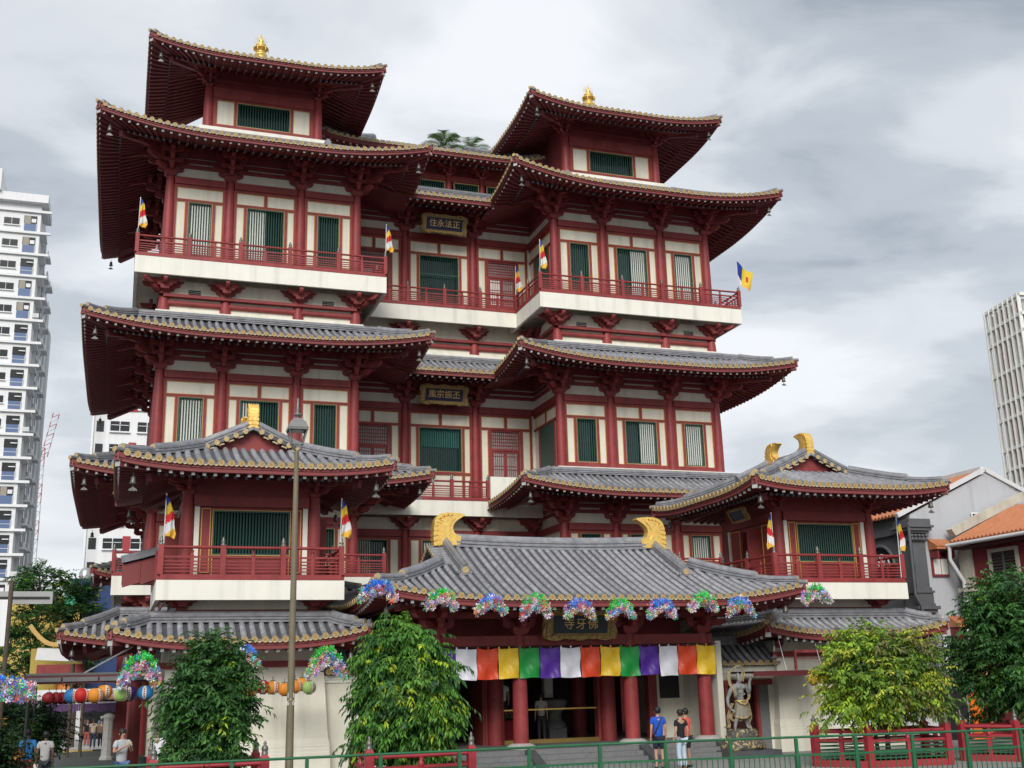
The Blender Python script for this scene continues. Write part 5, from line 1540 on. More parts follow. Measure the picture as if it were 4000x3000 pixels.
def share(parent, name, me, pts): 
    for p in pts: link(name, me, parent, loc=p)
def apartment(name, xr, y, z0, z1, fl, label, w_left, depth):
    """slab block: xr is its right corner, front faces the camera"""
    b = thing(name, (xr, y, 0), label, 'building', 'apartment blocks')
    m = MB(); m.box(xr-w_left, xr-1.2, y, y+depth, z0, z1+1.2); part(b, 'wall', m, WHITE)
    n = int((z1-z0)/fl)
    lm = MB(); lm.box(-w_left, .1, -.32, -.002, -.02, .30); LM = lm.mesh('floor_ledge', WHITE)
    dm = MB(); dm.box(0, .75, 0, 3.4, -.02, .30); DM = dm.mesh('side_ledge', WHITE2)
    # openings
    w1 = MB(); w1.box(0, 1.55, -.05, -.01, 0, 2.1, 0); w1.box(.05, 1.5, -.16, -.06, -.05, .95, 1); w1.box(0, 1.55, -.18, -.05, .42, .47, 2); w1.box(0, .05, -.17, -.05, -.05, .98, 2); w1.box(1.5, 1.55, -.17, -.05, -.05, .98, 2)
    w1.box(.75, 1.5, -.3, -.06, 1.5, 1.62, 2)
    W1 = w1.mesh('window', [WDARK, BLUEP, WHITE])
    w2 = MB(); w2.box(0, 1.85, -.04, -.01, 0, .95, 0); w2.box(-.05, 1.9, -.22, -.02, -.12, -.0, 1); w2.box(.9, .95, -.06, -.045, 0, .95, 1)
    W2 = w2.mesh('window', [WDARK, WHITE])
    pos1, pos2, pl, pd = [], [], [], []
    for i in range(n+1):
        zt = z1-fl*i
        pl.append((0, 0, zt)); pd.append((-1.2, 0.02, zt-.0))
        for k in range(2):
            pos1.append((-3.2-7.5*k, 0, zt-fl+.42)); pos2.append((-5.6-7.5*k, 0, zt-fl+1.1))
    w3 = MB(); w3.box(0, 1.55, -.05, -.01, 0, 2.1, 0); w3.box(.05, 1.5, -.16, -.06, -.05, .95, 1); w3.box(0, .05, -.17, -.05, -.05, .98, 2); w3.box(1.5, 1.55, -.17, -.05, -.05, .98, 2); w3.box(.08, .8, -.07, -.051, .9, 2.05, 3); w3.box(.9, 1.45, -.07, -.051, 1.2, 1.7, 2)
    W3 = w3.mesh('window', [WDARK, BLUEP, WHITE, mat('flat_curtain', (.32, .29, .24), .8)])
    ac = MB(); ac.box(0, .8, -.4, -.01, 0, .55, 0); ac.lathe([(.2, -.405), (.2, -.40)], 10, (.4, 0, .28), 1, axis=1); AC = ac.mesh('air_conditioner', [WHITE2, WDARK])
    rr_ = random.Random(3); p3 = [q for q in pos1 if rr_.random() < .4]; pos1 = [q for q in pos1 if q not in p3]
    share(b, 'window', W3, p3); share(b, 'air_conditioner', AC, [(q[0]+1.95, 0, q[2]+.1) for q in pos1+p3 if rr_.random() < .35])
    share(b, 'floor_ledge', LM, pl); share(b, 'side_ledge', DM, pd); share(b, 'window', W1, pos1); share(b, 'window', W2, pos2)
    # rear wing to the right, stepped bays
    rm = MB()
    for i in range(4):
        rm.box(xr-1.2, xr-.75+.22*i, y+3.6+4*i, y+6.6+4*i, z0, z1-3-2.8*i)
    part(b, 'rear_wing', rm, WHITE2)
    lg = MB(); lg.box(-.3, .95, 0, 2.6, 0, .25); lg.box(.6, .7, .0, 2.6, .25, 1.0)
    LG = lg.mesh('rear_balcony', WHITE)
    dk = MB(); dk.box(0, .06, .3, 2.3, 0, 1.5); DK = dk.mesh('rear_window', WDARK)
    pb, pk = [], []
    for j in range(2):
        for i in range(n-1-j):
            pb.append((-.95+.22*j, 3.8+4*j, z1-5.6-2.8*j-fl*i+fl*.3)); pk.append((-.74+.22*j, 3.8+4*j, z1-5.6-2.8*j-fl*i+fl*.3+1.0))
    share(b, 'rear_balcony', LG, pb); share(b, 'rear_window', DK, pk)
    rp_ = MB(); rp_.box(xr-w_left, xr-.4, y-.9, y+depth*.6, z1+1.2, z1+2.3); rp_.box(xr-w_left, xr-6.2, y-1.4, y+depth*.5, z1+2.3, z1+5.2); part(b, 'roof_parapet', rp_, WHITE)
    return b
apartment('apartment_block', -26.6, 150, -1, 63.2, 2.98, 'tall white apartment block with blue balcony panels at the left edge', 16, 12)
# second block with red panels behind the temple's left side
b2 = thing('apartment_block', (-16, 150, 0), 'white apartment block with red panels seen behind the left eaves', 'building', 'apartment blocks')
m = MB(); m.box(-18.0, 2, 150, 160, -1, 44); part(b2, 'wall', m, WHITE)
m = MB(); m.box(-19.5, -18.0, 150.6, 158, -1, 42); part(b2, 'stair_tower', m, WHITE2)
m = MB(); m.box(-19.75, -19.5, 150.4, 150.9, -1, 42); part(b2, 'pipe_duct', m, WHITE)
for i in range(14):
    z = 1.5+3.0*i
    for k in range(3):
        x = -17.5+3.3*k
        m = MB(); m.box(x, x+2.3, 149.93, 149.99, z, z+1.3, 0); m.box(x+.1, x+2.2, 149.8, 149.92, z+.75, z+.82, 1); m.box(x+1.1, x+1.2, 149.8, 149.92, z, z+1.3, 1); m.box(x-.1, x+2.4, 149.7, 149.99, z-.2, z-.02, 1); o = part(b2, 'window', m, [WDARK, WHITE])
        if (i+k) % 2 == 0:
            m = MB(); m.box(x+2.32, x+3.25, 149.94, 149.99, z-.4, z+1.6); part(b2, 'red_panel', m, mat('red_panel', (.33, .04, .05), .6))
    m = MB(); m.box(-19.2, -18.3, 150.54, 150.59, z, z+1.4); part(b2, 'stair_window', m, WDARK)
# tower crane
cr_ = thing('tower_crane', (-28.2, 190, 0), 'red and white lattice construction crane beside the apartment block', 'crane')
CRED = mat('crane_red', (.45, .06, .07), .5); CWH = mat('crane_white', (.65, .65, .66), .5)
m = MB()
for i in range(26):
    z = 2+i*1.45; mi = 1 if i < 15 else (i//2) % 2; x0, x1 = -28.6, -27.7
    for a, b_ in (((x0, 190), (x0, 190)), ((x1, 190), (x1, 190))): m.beam((a[0], a[1], z), (b_[0], b_[1], z+1.5), .12, .12, mi)
    m.beam((x0, 190, z), (x1, 190, z+1.5), .08, .08, mi); m.beam((x0, 190, z+1.5), (x1, 190, z+1.5), .08, .08, mi)
part(cr_, 'mast', m, [CRED, CWH])
m = MB()
for i in range(9):
    a = Vector((-28.2, 190, 38.5)).lerp(Vector((-26.9, 190, 45.5)), i/9); b_ = Vector((-28.2, 190, 38.5)).lerp(Vector((-26.9, 190, 45.5)), (i+1)/9); o = Vector((.9, 0, -.2))
    m.beam(a, b_, .12, .12, i % 2); m.beam(a+o, b_+o, .12, .12, i % 2); m.beam(a, b_+o, .08, .08, i % 2)
part(cr_, 'jib', m, [CRED, CWH])
# colourful building in the side street
cb = thing('coloured_building', (-18, 100, 0), 'yellow, green and blue curved building behind the side street trees', 'building')
def drum(x, y, r, z0, z1, mt, nm):
    m = MB(); m.lathe([(r, z0), (r, z1), (.001, z1+.01)], 40, (x, y, 0)); part(cb, nm, m, mt)
YEL = mat('yellow_render', (.42, .31, .07), .75, var=.08); GRB = mat('green_render', (.04, .30, .17), .7, var=.08); BLB = mat('blue_render', (.02, .045, .14), .7, var=.08); ORB = mat('orange_render', (.45, .16, .04), .7, var=.08)
drum(-22.2, 105, 2.85, -1, 10.3, YEL, 'yellow_drum'); drum(-18.65, 104, .8, 9.42, 10.6, GRB, 'green_drum'); drum(-18.6, 104, .86, 8.34, 9.42, YEL, 'yellow_bay'); drum(-18.6, 104, .92, -1, 8.34, ORB, 'orange_base')
m = MB(); m.box(-19.4, -12, 106, 112, -1, 12.0); part(cb, 'blue_block', m, BLB)
m = MB(); m.lathe([(.55, 12.0), (.56, 12.5), (.42, 12.85), (.2, 12.98), (.001, 13.0)], 16, (-18.0, 106.5, 0)); part(cb, 'roof_tank', m, STEEL)
# gate with upswept yellow roof in the side street
gt = thing('street_gate', (-17.6, 66, 0), 'small street roof with upswept yellow ridge beyond the left awning', 'roof')
m = MB()
path = [(-19.55+.26*i, 66, 4.95+1.05*max(0, 1-i/5)**1.8) for i in range(10)]
m.sweep(path, [(-.12, 0), (-.12, .22), (.12, .22), (.12, 0)]); part(gt, 'ridge', m, mat('yellow_tile', (.55, .36, .12), .6))
m = MB(); m.grid(lambda u, v: (-19.0+u*2.6, 66-1.2*v, 4.75-.65*v+.15*(1-u)), [0, .25, .5, .75, 1], [0, .5, 1], 0, False); part(gt, 'roof', m, WHITE2)
m = MB(); m.box(-18.9, -16.4, 64.75, 64.85, 3.4, 4.0); part(gt, 'frieze', m, RED)
m = MB(); m.box(-19.4, -16.8, 67.5, 67.6, 3.3, 4.9); part(gt, 'yellow_wall', m, YEL)
for x in (-17.1, -16.5): 
    m = MB(); m.tube([(x, 63.5, -.7), (x, 63.5, 4.0)], .09, 8); part(gt, 'pole', m, BARK)
# white latticed tower on the right
tw = thing('lattice_tower', (95, 114, 0), 'slender white tower with vertical fins and red brick infill at right edge', 'building')
a = Vector((93.2, 110, 0)); d1 = Vector((1.9, 8.2, 0)).normalized(); d2 = Vector((8.2, -1.9, 0)).normalized(); H = 49.4
TWC = mat('tower_concrete', (.74, .735, .69), .8, var=.06)
BRI = mat('tower_brick', (.20, .065, .05), .8, var=.2, scale=3)
m = MB(); w1 = 8.5; w2 = 9
q = [a+d1*.5+d2*.5, a+d1*.5+d2*w2, a+d1*(w1-.4)+d2*w2, a+d1*(w1-.4)+d2*.5]
m.add([tuple(p) for p in q]+[tuple(p+Vector((0, 0, H-.5))) for p in q], [(0,1,5,4),(1,2,6,5),(2,3,7,6),(3,0,4,7),(4,5,6,7)]); part(tw, 'core', m, mat('tower_recess', (.40, .40, .385), .8, var=.1))
zs = [0]; pat = [2.6, 2.2, 4.3, 3.9, 2.2, 4.0]
zl = [H]
while zl[-1] > 4: zl.append(zl[-1]-pat[(len(zl)-1) % 6])
fm = MB(); fm.box(-.10, .10, -.05, .42, 0, H+.2); FM = fm.mesh('fin', TWC)
for i in range(8):
    p = a+d1*(w1*i/7); link('fin', FM, tw, M=Matrix.Translation(p-tw.location) @ Matrix.Rotation(math.atan2(d1.y, d1.x), 4, 'Z') @ Matrix.Rotation(PI/2*0, 4, 'Z'))
    p = a+d2*(w2*i/7); link('fin', FM, tw, M=Matrix.Translation(p-tw.location) @ Matrix.Rotation(math.atan2(d2.y, d2.x), 4, 'Z'))
for z in zl:
    m = MB(); m.beam(a-d1*.1+d2*.05+Vector((0,0,z)), a+d1*(w1+.1)+d2*.05+Vector((0,0,z)), .7, .42); m.beam(a-d2*.1+d1*.05+Vector((0,0,z)), a+d2*(w2+.1)+d1*.05+Vector((0,0,z)), .7, .42); part(tw, 'cross_beam', m, TWC)
rb = random.Random(4)
for zi, (z1_, z0_) in enumerate(zip(zl, zl[1:])):
    for i in range(7):
        if i in (3, 4, 5) or rb.random() < .12:
            p = a+d1*(w1*(i+.5)/7)+d2*.42
            m = MB(); m.beam(p+Vector((0, 0, z0_+.3)), p+Vector((0, 0, z1_-.35)), .1, w1/7*.6, up=tuple(d1)); part(tw, 'brick_infill', m, BRI)

# grey shophouse
gh = thing('grey_shophouse', (22, 48, 0), 'grey shophouse with bare gable wall, dark pilaster and orange tiled roof', 'building', 'shophouses')
x0, xa, x1 = 19.87, 24.47, 29.2
m = MB(); m.prism([(x0, -1), (x1, -1), (x1, 9.85), (xa, 11.85), (x0, 9.75)], 44, 60, lambda a_, b_, c_: (a_, c_, b_)); part(gh, 'wall', m, GREYW)
m = MB(); m.box(x0-.02, x0-.30, 44.6, 60, 8.9, 9.6); m.box(x0-.02, x0-.12, 44.5, 60, -1, 8.9); part(gh, 'front_facade', m, DGREY)
m = MB()
sl = lambda x: 11.98-(xa-x)*(11.98-9.72)/(xa-19.2)
m.grid(lambda u, v: (19.2+(xa-19.2)*v, u, sl(19.2+(xa-19.2)*v)), [44.05, 60], [0, .5, 1], 0, False); rfg = part(gh, 'roof', m, ORANGE)
rt_ = MB(); rt_.tube([(19.15, 0, sl(19.15)+.02), (xa, 0, sl(xa)+.02)], .09, 7); RTM = rt_.mesh('tile_course', ORANGE)
for i in range(60): link('tile_course', RTM, rfg, loc=(0, 44.3+i*.26, 0))
m = MB(); m.beam((19.1, 43.96, sl(19.1)+.0), (xa, 43.96, 12.05), .22, .2); m.beam((xa, 43.96, 12.05), (29.4, 43.96, 9.9), .22, .2); m.beam((xa, 44, 12.1), (xa, 60, 12.1), .3, .2); part(gh, 'gable_coping', m, WHITE2)
# corner pilaster
m = MB()
def sq(mb, hw, z0, z1, mi=0): mb.box(x0+.12-hw, x0+.12+hw, 44-hw+.1, 44+hw+.1, z0, z1, mi)
for hw, za_, zb_ in ((.36, -1, 4.6), (.44, 4.6, 4.75), (.5, 4.75, 4.95), (.42, 4.95, 5.2), (.52, 5.2, 5.35), (.62, 5.35, 5.5), (.48, 5.5, 5.62), (.44, 5.62, 6.1), (.50, 6.1, 6.2), (.42, 6.2, 6.35), (.36, 6.35, 8.45), (.40, 8.45, 8.5), (.46, 8.5, 8.62), (.40, 8.62, 8.85), (.52, 8.85, 8.95), (.62, 8.95, 9.1), (.70, 9.1, 9.2), (.60, 9.2, 9.5)): sq(m, hw, za_, zb_)
for k in range(5):
    for zz in (8.56, 8.72): m.lathe([(.001, -.08), (.07, -.04), (.08, 0), (.06, .06), (.001, .09)], 7, (x0-.3+.2*k, 43.62, zz))
part(gh, 'pilaster', m, DGREY)
# shuttered windows with tiled hoods on the gable
def hood(x, z0, z1, w, nm):
    m = MB(); m.box(x-w/2, x+w/2, 43.9, 43.99, z0, z1, 0); m.box(x-w/2+.08, x-.03, 43.86, 43.9, z0+.1, z0+(z1-z0)*.68, 1); m.box(x+.03, x+w/2-.08, 43.86, 43.9, z0+.1, z0+(z1-z0)*.68, 1)
    for q in (-.22, .22): m.box(x+q-.09, x+q+.09, 43.87, 43.9, z0+(z1-z0)*.76, z1-.08, 2)
    wn = part(gh, 'window', m, [REDW, BLIND, WDARK])
    for q in (-1, 1):
        for j in range(9):
            m = MB(); zz = z0+.16+j*(z1-z0)*.066; m.box(x+q*w*.24-.14, x+q*w*.24+.14, 43.84, 43.86, zz, zz+.025); part(wn, 'louvre', m, WHITE2)
    m = MB(); m.add([(x-w*.62, 43.3, z1+.12), (x+w*.62, 43.3, z1+.12), (x+w*.56, 43.98, z1+.5), (x-w*.56, 43.98, z1+.5), (x-w*.62, 43.3, z1+.04), (x+w*.62, 43.3, z1+.04), (x+w*.56, 43.98, z1+.05), (x-w*.56, 43.98, z1+.05)], [(0,1,2,3),(4,7,6,5),(0,4,5,1),(0,3,7,4),(1,5,6,2)])
    m.box(x-w*.52, x-w*.44, 43.4, 43.98, z1-.35, z1+.03, 1); m.box(x+w*.44, x+w*.52, 43.4, 43.98, z1-.35, z1+.03, 1)
    hd = part(wn, 'hood', m, [ORANGE, REDW])
    for j in range(8):
        xx = x-w*.56+w*1.12*j/7; m = MB(); m.tube([(xx, 43.28, z1+.15), (x+(xx-x)*.92, 43.98, z1+.53)], .055, 6); part(wn, 'hood_tile', m, ORANGE)
hood(21.21, 6.87, 8.05, .92, 'a'); hood(21.9, 3.0, 4.5, .95, 'b')
m = MB(); m.box(23.4, 24.6, 43.93, 43.99, 9.3, 9.85, 0); m.box(23.35, 24.65, 43.9, 43.93, 9.85, 9.93, 1); m.box(23.35, 23.42, 43.9, 43.93, 9.3, 9.85, 1); m.box(23.96, 24.04, 43.9, 43.93, 9.3, 9.85, 1); part(gh, 'window', m, [WDARK, WHITE])
# fan-light windows on the street front
for yy, zz in ((46.2, 7.5), (49.0, 7.5), (46.4, 4.2), (48.6, 4.2), (51.5, 7.5)):
    m = MB(); fx = x0-.14
    pts = [(yy+.85*math.cos(t), zz+.85*math.sin(t)) for t in np.linspace(0, PI, 13)]
    m.prism(pts+[(yy-.85, zz-1.2), (yy+.85, zz-1.2)], -.02, .0, lambda a_, b_, c_: (fx+c_, a_, b_), 0)
    fw = part(gh, 'fan_window', m, WDARK)
    m = MB()
    for t in np.linspace(0, PI, 8): m.beam((fx-.05, yy, zz), (fx-.05, yy+.6*math.cos(t), zz+.6*math.sin(t)), .04, .05)
    arc = [(fx-.05, yy+.6*math.cos(t), zz+.6*math.sin(t)) for t in np.linspace(0, PI, 13)]
    m.tube(arc, .035, 6); m.beam((fx-.05, yy-.62, zz), (fx-.05, yy+.62, zz), .05, .05); part(fw, 'fan_bars', m, WHITE)
    m = MB(); arc = [(fx-.08, yy+1.0*math.cos(t), zz+1.0*math.sin(t)) for t in np.linspace(0, PI, 17)]; m.tube(arc, .09, 6); part(fw, 'arch_moulding', m, DGREY)
m = MB(); m.tube([(19.35, 43.5, 9.3), (19.3, 43.5, 6.0), (19.5, 43.4, 5.5), (19.7, 43.4, 2)], .07, 8); part(gh, 'downpipe', m, DGREY)
m = MB(); m.tube([(20.45, 43.3, 5.0), (20.45, 43.3, 0)], .1, 8); part(gh, 'downpipe', m, WHITE2)

# red shophouse on the right
rh = thing('red_shophouse', (23, 38, 0), 'red shophouse with louvred windows and orange eave roof at right', 'building', 'shophouses')
XF = 22.0
m = MB(); m.box(XF, 30, 26, 43.0, -.5, 8.3); part(rh, 'wall', m, REDW)
m = MB(); m.box(XF-.12, XF+.4, 42.6, 43.4, -.5, 8.6); m.box(XF-.3, XF+.4, 42.5, 43.5, 6.1, 6.3); part(rh, 'party_pilaster', m, PCREAM)
m = MB(); m.grid(lambda u, v: (XF-.75+4*v, u, 8.35+1.75*v), [26, 43.2], [0, 1], 0, False); rfr = part(rh, 'roof', m, ORANGE)
rt_ = MB(); rt_.tube([(XF-.8, 0, 8.36), (XF+3.2, 0, 10.12)], .085, 7); RT2 = rt_.mesh('tile_course', ORANGE)
for i in range(66): link('tile_course', RT2, rfr, loc=(0, 26.1+i*.26, 0))
m = MB(); m.tube([(XF-.82, 26, 8.22), (XF-.82, 43.3, 8.22)], .09, 8); part(rh, 'gutter', m, WHITE2)
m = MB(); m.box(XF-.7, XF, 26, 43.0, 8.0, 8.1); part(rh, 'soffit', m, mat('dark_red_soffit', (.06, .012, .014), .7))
m = MB(); m.prism([(XF-.3, 8.7), (XF+4, 10.5), (XF+4, 10.9), (XF-.3, 9.1), (XF-.5, 9.0)], 43.2, 43.6, lambda a_, b_, c_: (a_, c_, b_)); part(rh, 'party_wall', m, PCREAM)
for i in range(5):
    yy = 40.6-3.0*i
    m = MB(); m.box(XF-.05, XF-.01, yy-.75, yy+.75, 5.9, 7.7, 0); m.box(XF-.14, XF-.03, yy-.9, yy-.75, 5.8, 7.85, 1); m.box(XF-.14, XF-.03, yy+.75, yy+.9, 5.8, 7.85, 1); m.box(XF-.14, XF-.03, yy-.75, yy+.75, 7.7, 7.85, 1); m.box(XF-.12, XF-.03, yy-.05, yy+.05, 5.9, 7.7, 2)
    wn = part(rh, 'window', m, [WDARK, PCREAM, DGREY])
    lv = MB(); lv.beam((XF-.08, yy-.7, 0), (XF-.08, yy+.7, 0), .02, .09, up=(.6, 0, .8)); LV = lv.mesh('louvre', mat('louvre_brown', (.06, .05, .042), .6))
    for j in range(12): link('louvre', LV, wn, loc=(0, 0, 6.05+j*.135))
m = MB(); m.tube([(XF-.82, 43.1, 8.2), (XF-.8, 43.2, 7.6), (XF-.25, 43.1, 6.6), (XF-.25, 43.1, 5.6), (XF-.4, 43.0, 5.0), (XF-.4, 43, 0)], .09, 8); part(rh, 'downpipe', m, WHITE2)
# shop front beyond the right planter: orange stall and dark opening
st = thing('orange_stall', (19.5, 40, 0), 'bright orange stall panel under the dark tree at right', 'stall')
m = MB(); m.box(18.6, 19.6, 39.9, 40.0, -.3, 2.6); part(st, 'panel', m, mat('orange_panel', (.75, .16, .015), .5))
m = MB(); m.box(17.2, 18.59, 40.1, 40.2, -.3, 2.4); part(st, 'opening', m, DARK)
m = MB(); m.box(19.0, 19.55, 39.85, 39.9, 1.2, 2.0); part(st, 'screen', m, BLACK)
m = MB(); m.box(14.4, 17.2, 40.3, 40.5, -.3, 3.2); part(st, 'side_wall', m, WHITE2)
# rear pavilion corner beyond the left eaves
rpv = thing('rear_pavilion', (-14.5, 70, 0), 'small rear pavilion roof corner far behind the left pavilion', 'pavilion')
rr = Roof(rpv, -13.4, 69.2, 3.2, 3.2, 8.75, .4, 2.5, .4, .03, 2.2, 1.5, step=.31, wall=1.6)
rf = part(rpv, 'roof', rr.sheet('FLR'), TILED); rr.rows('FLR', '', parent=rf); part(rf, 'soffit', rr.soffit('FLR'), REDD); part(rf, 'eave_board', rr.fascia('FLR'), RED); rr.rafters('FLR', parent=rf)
BELLS.append((rr.hip('FL', parent=rf), 'corner of the small rear pavilion roof'))
m = MB(); m.box(-15.0, -11.8, 67.6, 70.8, -.7, 9.2); part(rpv, 'wall', m, RED)
# ------------------------------------------------------------------ wind bells
bm = MB()
bm.tube([(0, 0, 0), (0, 0, -.14)], .012, 5, 0)
bm.lathe([(.001, -.12), (.05, -.13), (.075, -.17), (.085, -.30), (.11, -.38), (.10, -.385), (.001, -.30)], 10, (0, 0, 0), 0)
bm.tube([(0, 0, -.33), (0, 0, -.48)], .01, 5, 0)
bm.prism([(-.14, -.60), (-.10, -.53), (-.05, -.50), (0, -.47), (.05, -.50), (.10, -.53), (.14, -.60), (.07, -.58), (.035, -.61), (0, -.57), (-.035, -.61), (-.07, -.58)], -.012, .012, lambda a, b, c: (a, c, b), 0)
BELLM = bm.mesh('wind_bell', METAL)
for p, d in BELLS:
    o = link('wind_bell', BELLM, loc=p); tag(o, 'grey bronze wind bell hanging at the ' + d, 'bell', 'wind bells under the roof corners')
# ------------------------------------------------------------------ flags
FC = [mat('flag_blue', (.02, .05, .30), .7, trans=.15), mat('flag_yellow', (.85, .60, .05), .7, trans=.25), mat('flag_red', (.65, .03, .03), .7, trans=.2), mat('flag_white', (.85, .85, .85), .7, trans=.25), mat('flag_orange', (.88, .52, .06), .7, trans=.25)]
WPOLE = mat('white_pole', (.65, .65, .63), .4, var=.05)
def flag(x, y, z, h, label, blow=0.0, seed=0, side=1):
    f = thing('flag', (x, y, z), label, 'flag', 'striped flags on the balcony posts')
    m = MB(); m.tube([(x, y, z-.9), (x+.03*side, y-.03, z+h)], .018, 7); m.lathe([(.001, -.03), (.03, 0), (.001, .035)], 7, (x+.03*side, y-.03, z+h), 0); part(f, 'pole', m, WPOLE)
    rng = random.Random(seed); m = MB(); nu, nv = 9, 21
    ph = rng.uniform(0, 6)
    def fn(u, v):
        if blow > 0:
            X = x+u*blow*(1-.25*v)+.03; Z = z+h-.05-v*.62*h-u*.55*h*(1-.35*u); Y = y-.05+.07*math.sin(u*7+ph+v*2)
            return (X, Y, Z)
        w = (.13+.24*v**.8)*(1-.25*max(0, v-.85)/.15)
        return (x+side*(.03+w*u)+.02*math.sin(v*9+ph), y-.05+.055*math.sin(u*8+ph+v*3)*(0.3+v), z+h-.04-v*(h*.86)-.07*u*(1-v)-.10*u*u)
    for i in range(nu-1):
        for j in range(nv-1):
            u0, u1, v0, v1 = i/(nu-1), (i+1)/(nu-1), j/(nv-1), (j+1)/(nv-1)
            if blow > 0:
                k = 0 if (u0 < .30 and v0 < .72) else 2 if (.55 < u0 < .72 and .3 < v0 < .62) else 3 if (u0 < .3) else 4 if v0 > .8 else 1
            else:
                k = min(4, int((v0*.9+u0*.22)*5/1.05))
            m.add([fn(u0, v0), fn(u1, v0), fn(u1, v1), fn(u0, v1)], [(0, 1, 2, 3)], k, True)
    part(f, 'cloth', m, FC)
flag(-15.25, 50.0, 22.62, 1.55, "limp striped flag on the left outer post of the left tower's top balcony", seed=1)
flag(-3.94, 50.0, 22.62, 1.5, "limp striped flag on the right corner post of the left tower's top balcony", seed=2)
flag(3.96, 50.0, 22.5, 1.7, "limp striped flag on the left corner post of the right tower's top balcony", seed=3)
flag(3.9, 53.62, 22.5, 1.55, 'limp striped flag in the inner corner of the middle top balcony', seed=4)
flag(15.2, 50.0, 22.5, 1.7, "striped flag blowing out at the far right end of the top balcony", blow=.95, seed=5)
flag(-13.85, 37.25, 7.2, 1.5, "limp striped flag on the left corner of the left pavilion's balcony", seed=6)
flag(-8.25, 37.25, 7.3, 1.4, "limp striped flag on the right corner of the left pavilion's balcony", seed=7)
flag(8.2, 37.25, 7.15, 1.45, "limp striped flag on the left corner of the right pavilion's balcony", seed=8, side=-1)
flag(13.8, 37.25, 7.1, 1.45, "limp striped flag on the right corner of the right pavilion's balcony", seed=9)
# ------------------------------------------------------------------ plaques
NAVY = mat('plaque_navy', (.012, .018, .05), .4, var=.1); CARV = mat('carved_gold', (.34, .225, .085), .5, metal=.35, var=.45, scale=11, bump=.9, bscale=18)
PGR = mat('plaque_slate', (.03, .042, .048), .45, var=.12); INK = mat('gilt_letter', (.80, .52, .20), .4, metal=.3, var=.1)
def plaque(x, y, z, w, h, text, label, board, tilt=.28, yaw=0.0, k=1.0, frame=CARV, small=None):
    p = thing('name_plaque', (x, y, z), label, 'sign')
    M = Matrix.Rotation(yaw, 4, 'Z') @ Matrix.Rotation(tilt, 4, 'X')
    T = lambda a, b, c: tuple(Vector((x, y, z)) + M @ Vector((a, c, b)))
    # scalloped outline
    out_ = []
    W, H = w/2, h/2
    n = 6
    for i in range(n*4+1): 
        t = i/(n*4); out_.append((-W+2*W*t, H*(.80+.20*abs(math.sin(t*n*PI/2)))))
    for i in range(1, 17): t = i/16; out_.append((W*(.93+.07*abs(math.sin(t*2*PI))), H-2*H*t))
    for i in range(1, n*4+1): t = i/(n*4); out_.append((W-2*W*t, -H*(.78+.22*abs(math.sin(t*n*PI/2)))))
    for i in range(1, 16): t = i/16; out_.append((-W*(.93+.07*abs(math.sin(t*2*PI))), -H+2*H*t))
    m = MB(); m.prism(out_, 0, .10, T)
    # carved scrolls around the frame
    bw, bh = board
    rs = random.Random(int(x*10+z))
    for i in range(46):
        t = i/46*2*PI; ca, sa = math.cos(t), math.sin(t)
        s_ = min((W+bw/2)/2/max(abs(ca), 1e-3), (H+bh/2)/2/max(abs(sa), 1e-3))
        a, b = ca*s_, sa*s_
        q = [(a+.085*k*math.cos(g)*rs.uniform(.7, 1.2), b+.075*k*math.sin(g)*rs.uniform(.7, 1.2)) for g in np.linspace(0, 2*PI, 8)[:-1]]
        m.prism(q, -.035-rs.uniform(0, .03), .0, T)
    part(p, 'carved_frame', m, frame)
    m = MB(); m.prism([(-bw/2, -bh/2), (bw/2, -bh/2), (bw/2, bh/2), (-bw/2, bh/2)], -.025, -.002, T); part(p, 'board', m, NAVY if not small else PGR)
    if text:
        n = len(text); step = bw*.86/n if not small else bw*.22
        for i, ch in enumerate(text):
            tm = textmesh(ch, min(bh*.86, step*1.0) if not small else bh*.66, .008, 'character'); tm.materials.append(INK)
            o = link('character', tm, p, M=M @ Matrix.Translation(Vector(((i-(n-1)/2)*step, -.036, 0))) @ Matrix.Rotation(PI/2, 4, 'X'))
    return p
plaque(0, 53.5, 26.0, 2.5, 1.06, '住永法正', 'navy and gold carved plaque under the top eave, four gold characters', (1.95, .62))
plaque(-.1, 53.5, 16.72, 2.55, 1.06, '風宗振丕', 'navy and gold carved plaque under the third-storey eave, four gold characters', (1.95, .60))
plaque(0.02, 36.75, 4.5, 2.75, 1.1, '寺牙佛', 'large slate and gold plaque with three gold characters over the entrance', (2.0, .60), tilt=.22, small=True)
plaque(7.95, 39.3, 8.8, 1.25, .62, '', "small gold-edged dark plaque under the side eave of the right pavilion", (.95, .36), tilt=.5, yaw=-PI/2, k=.6)
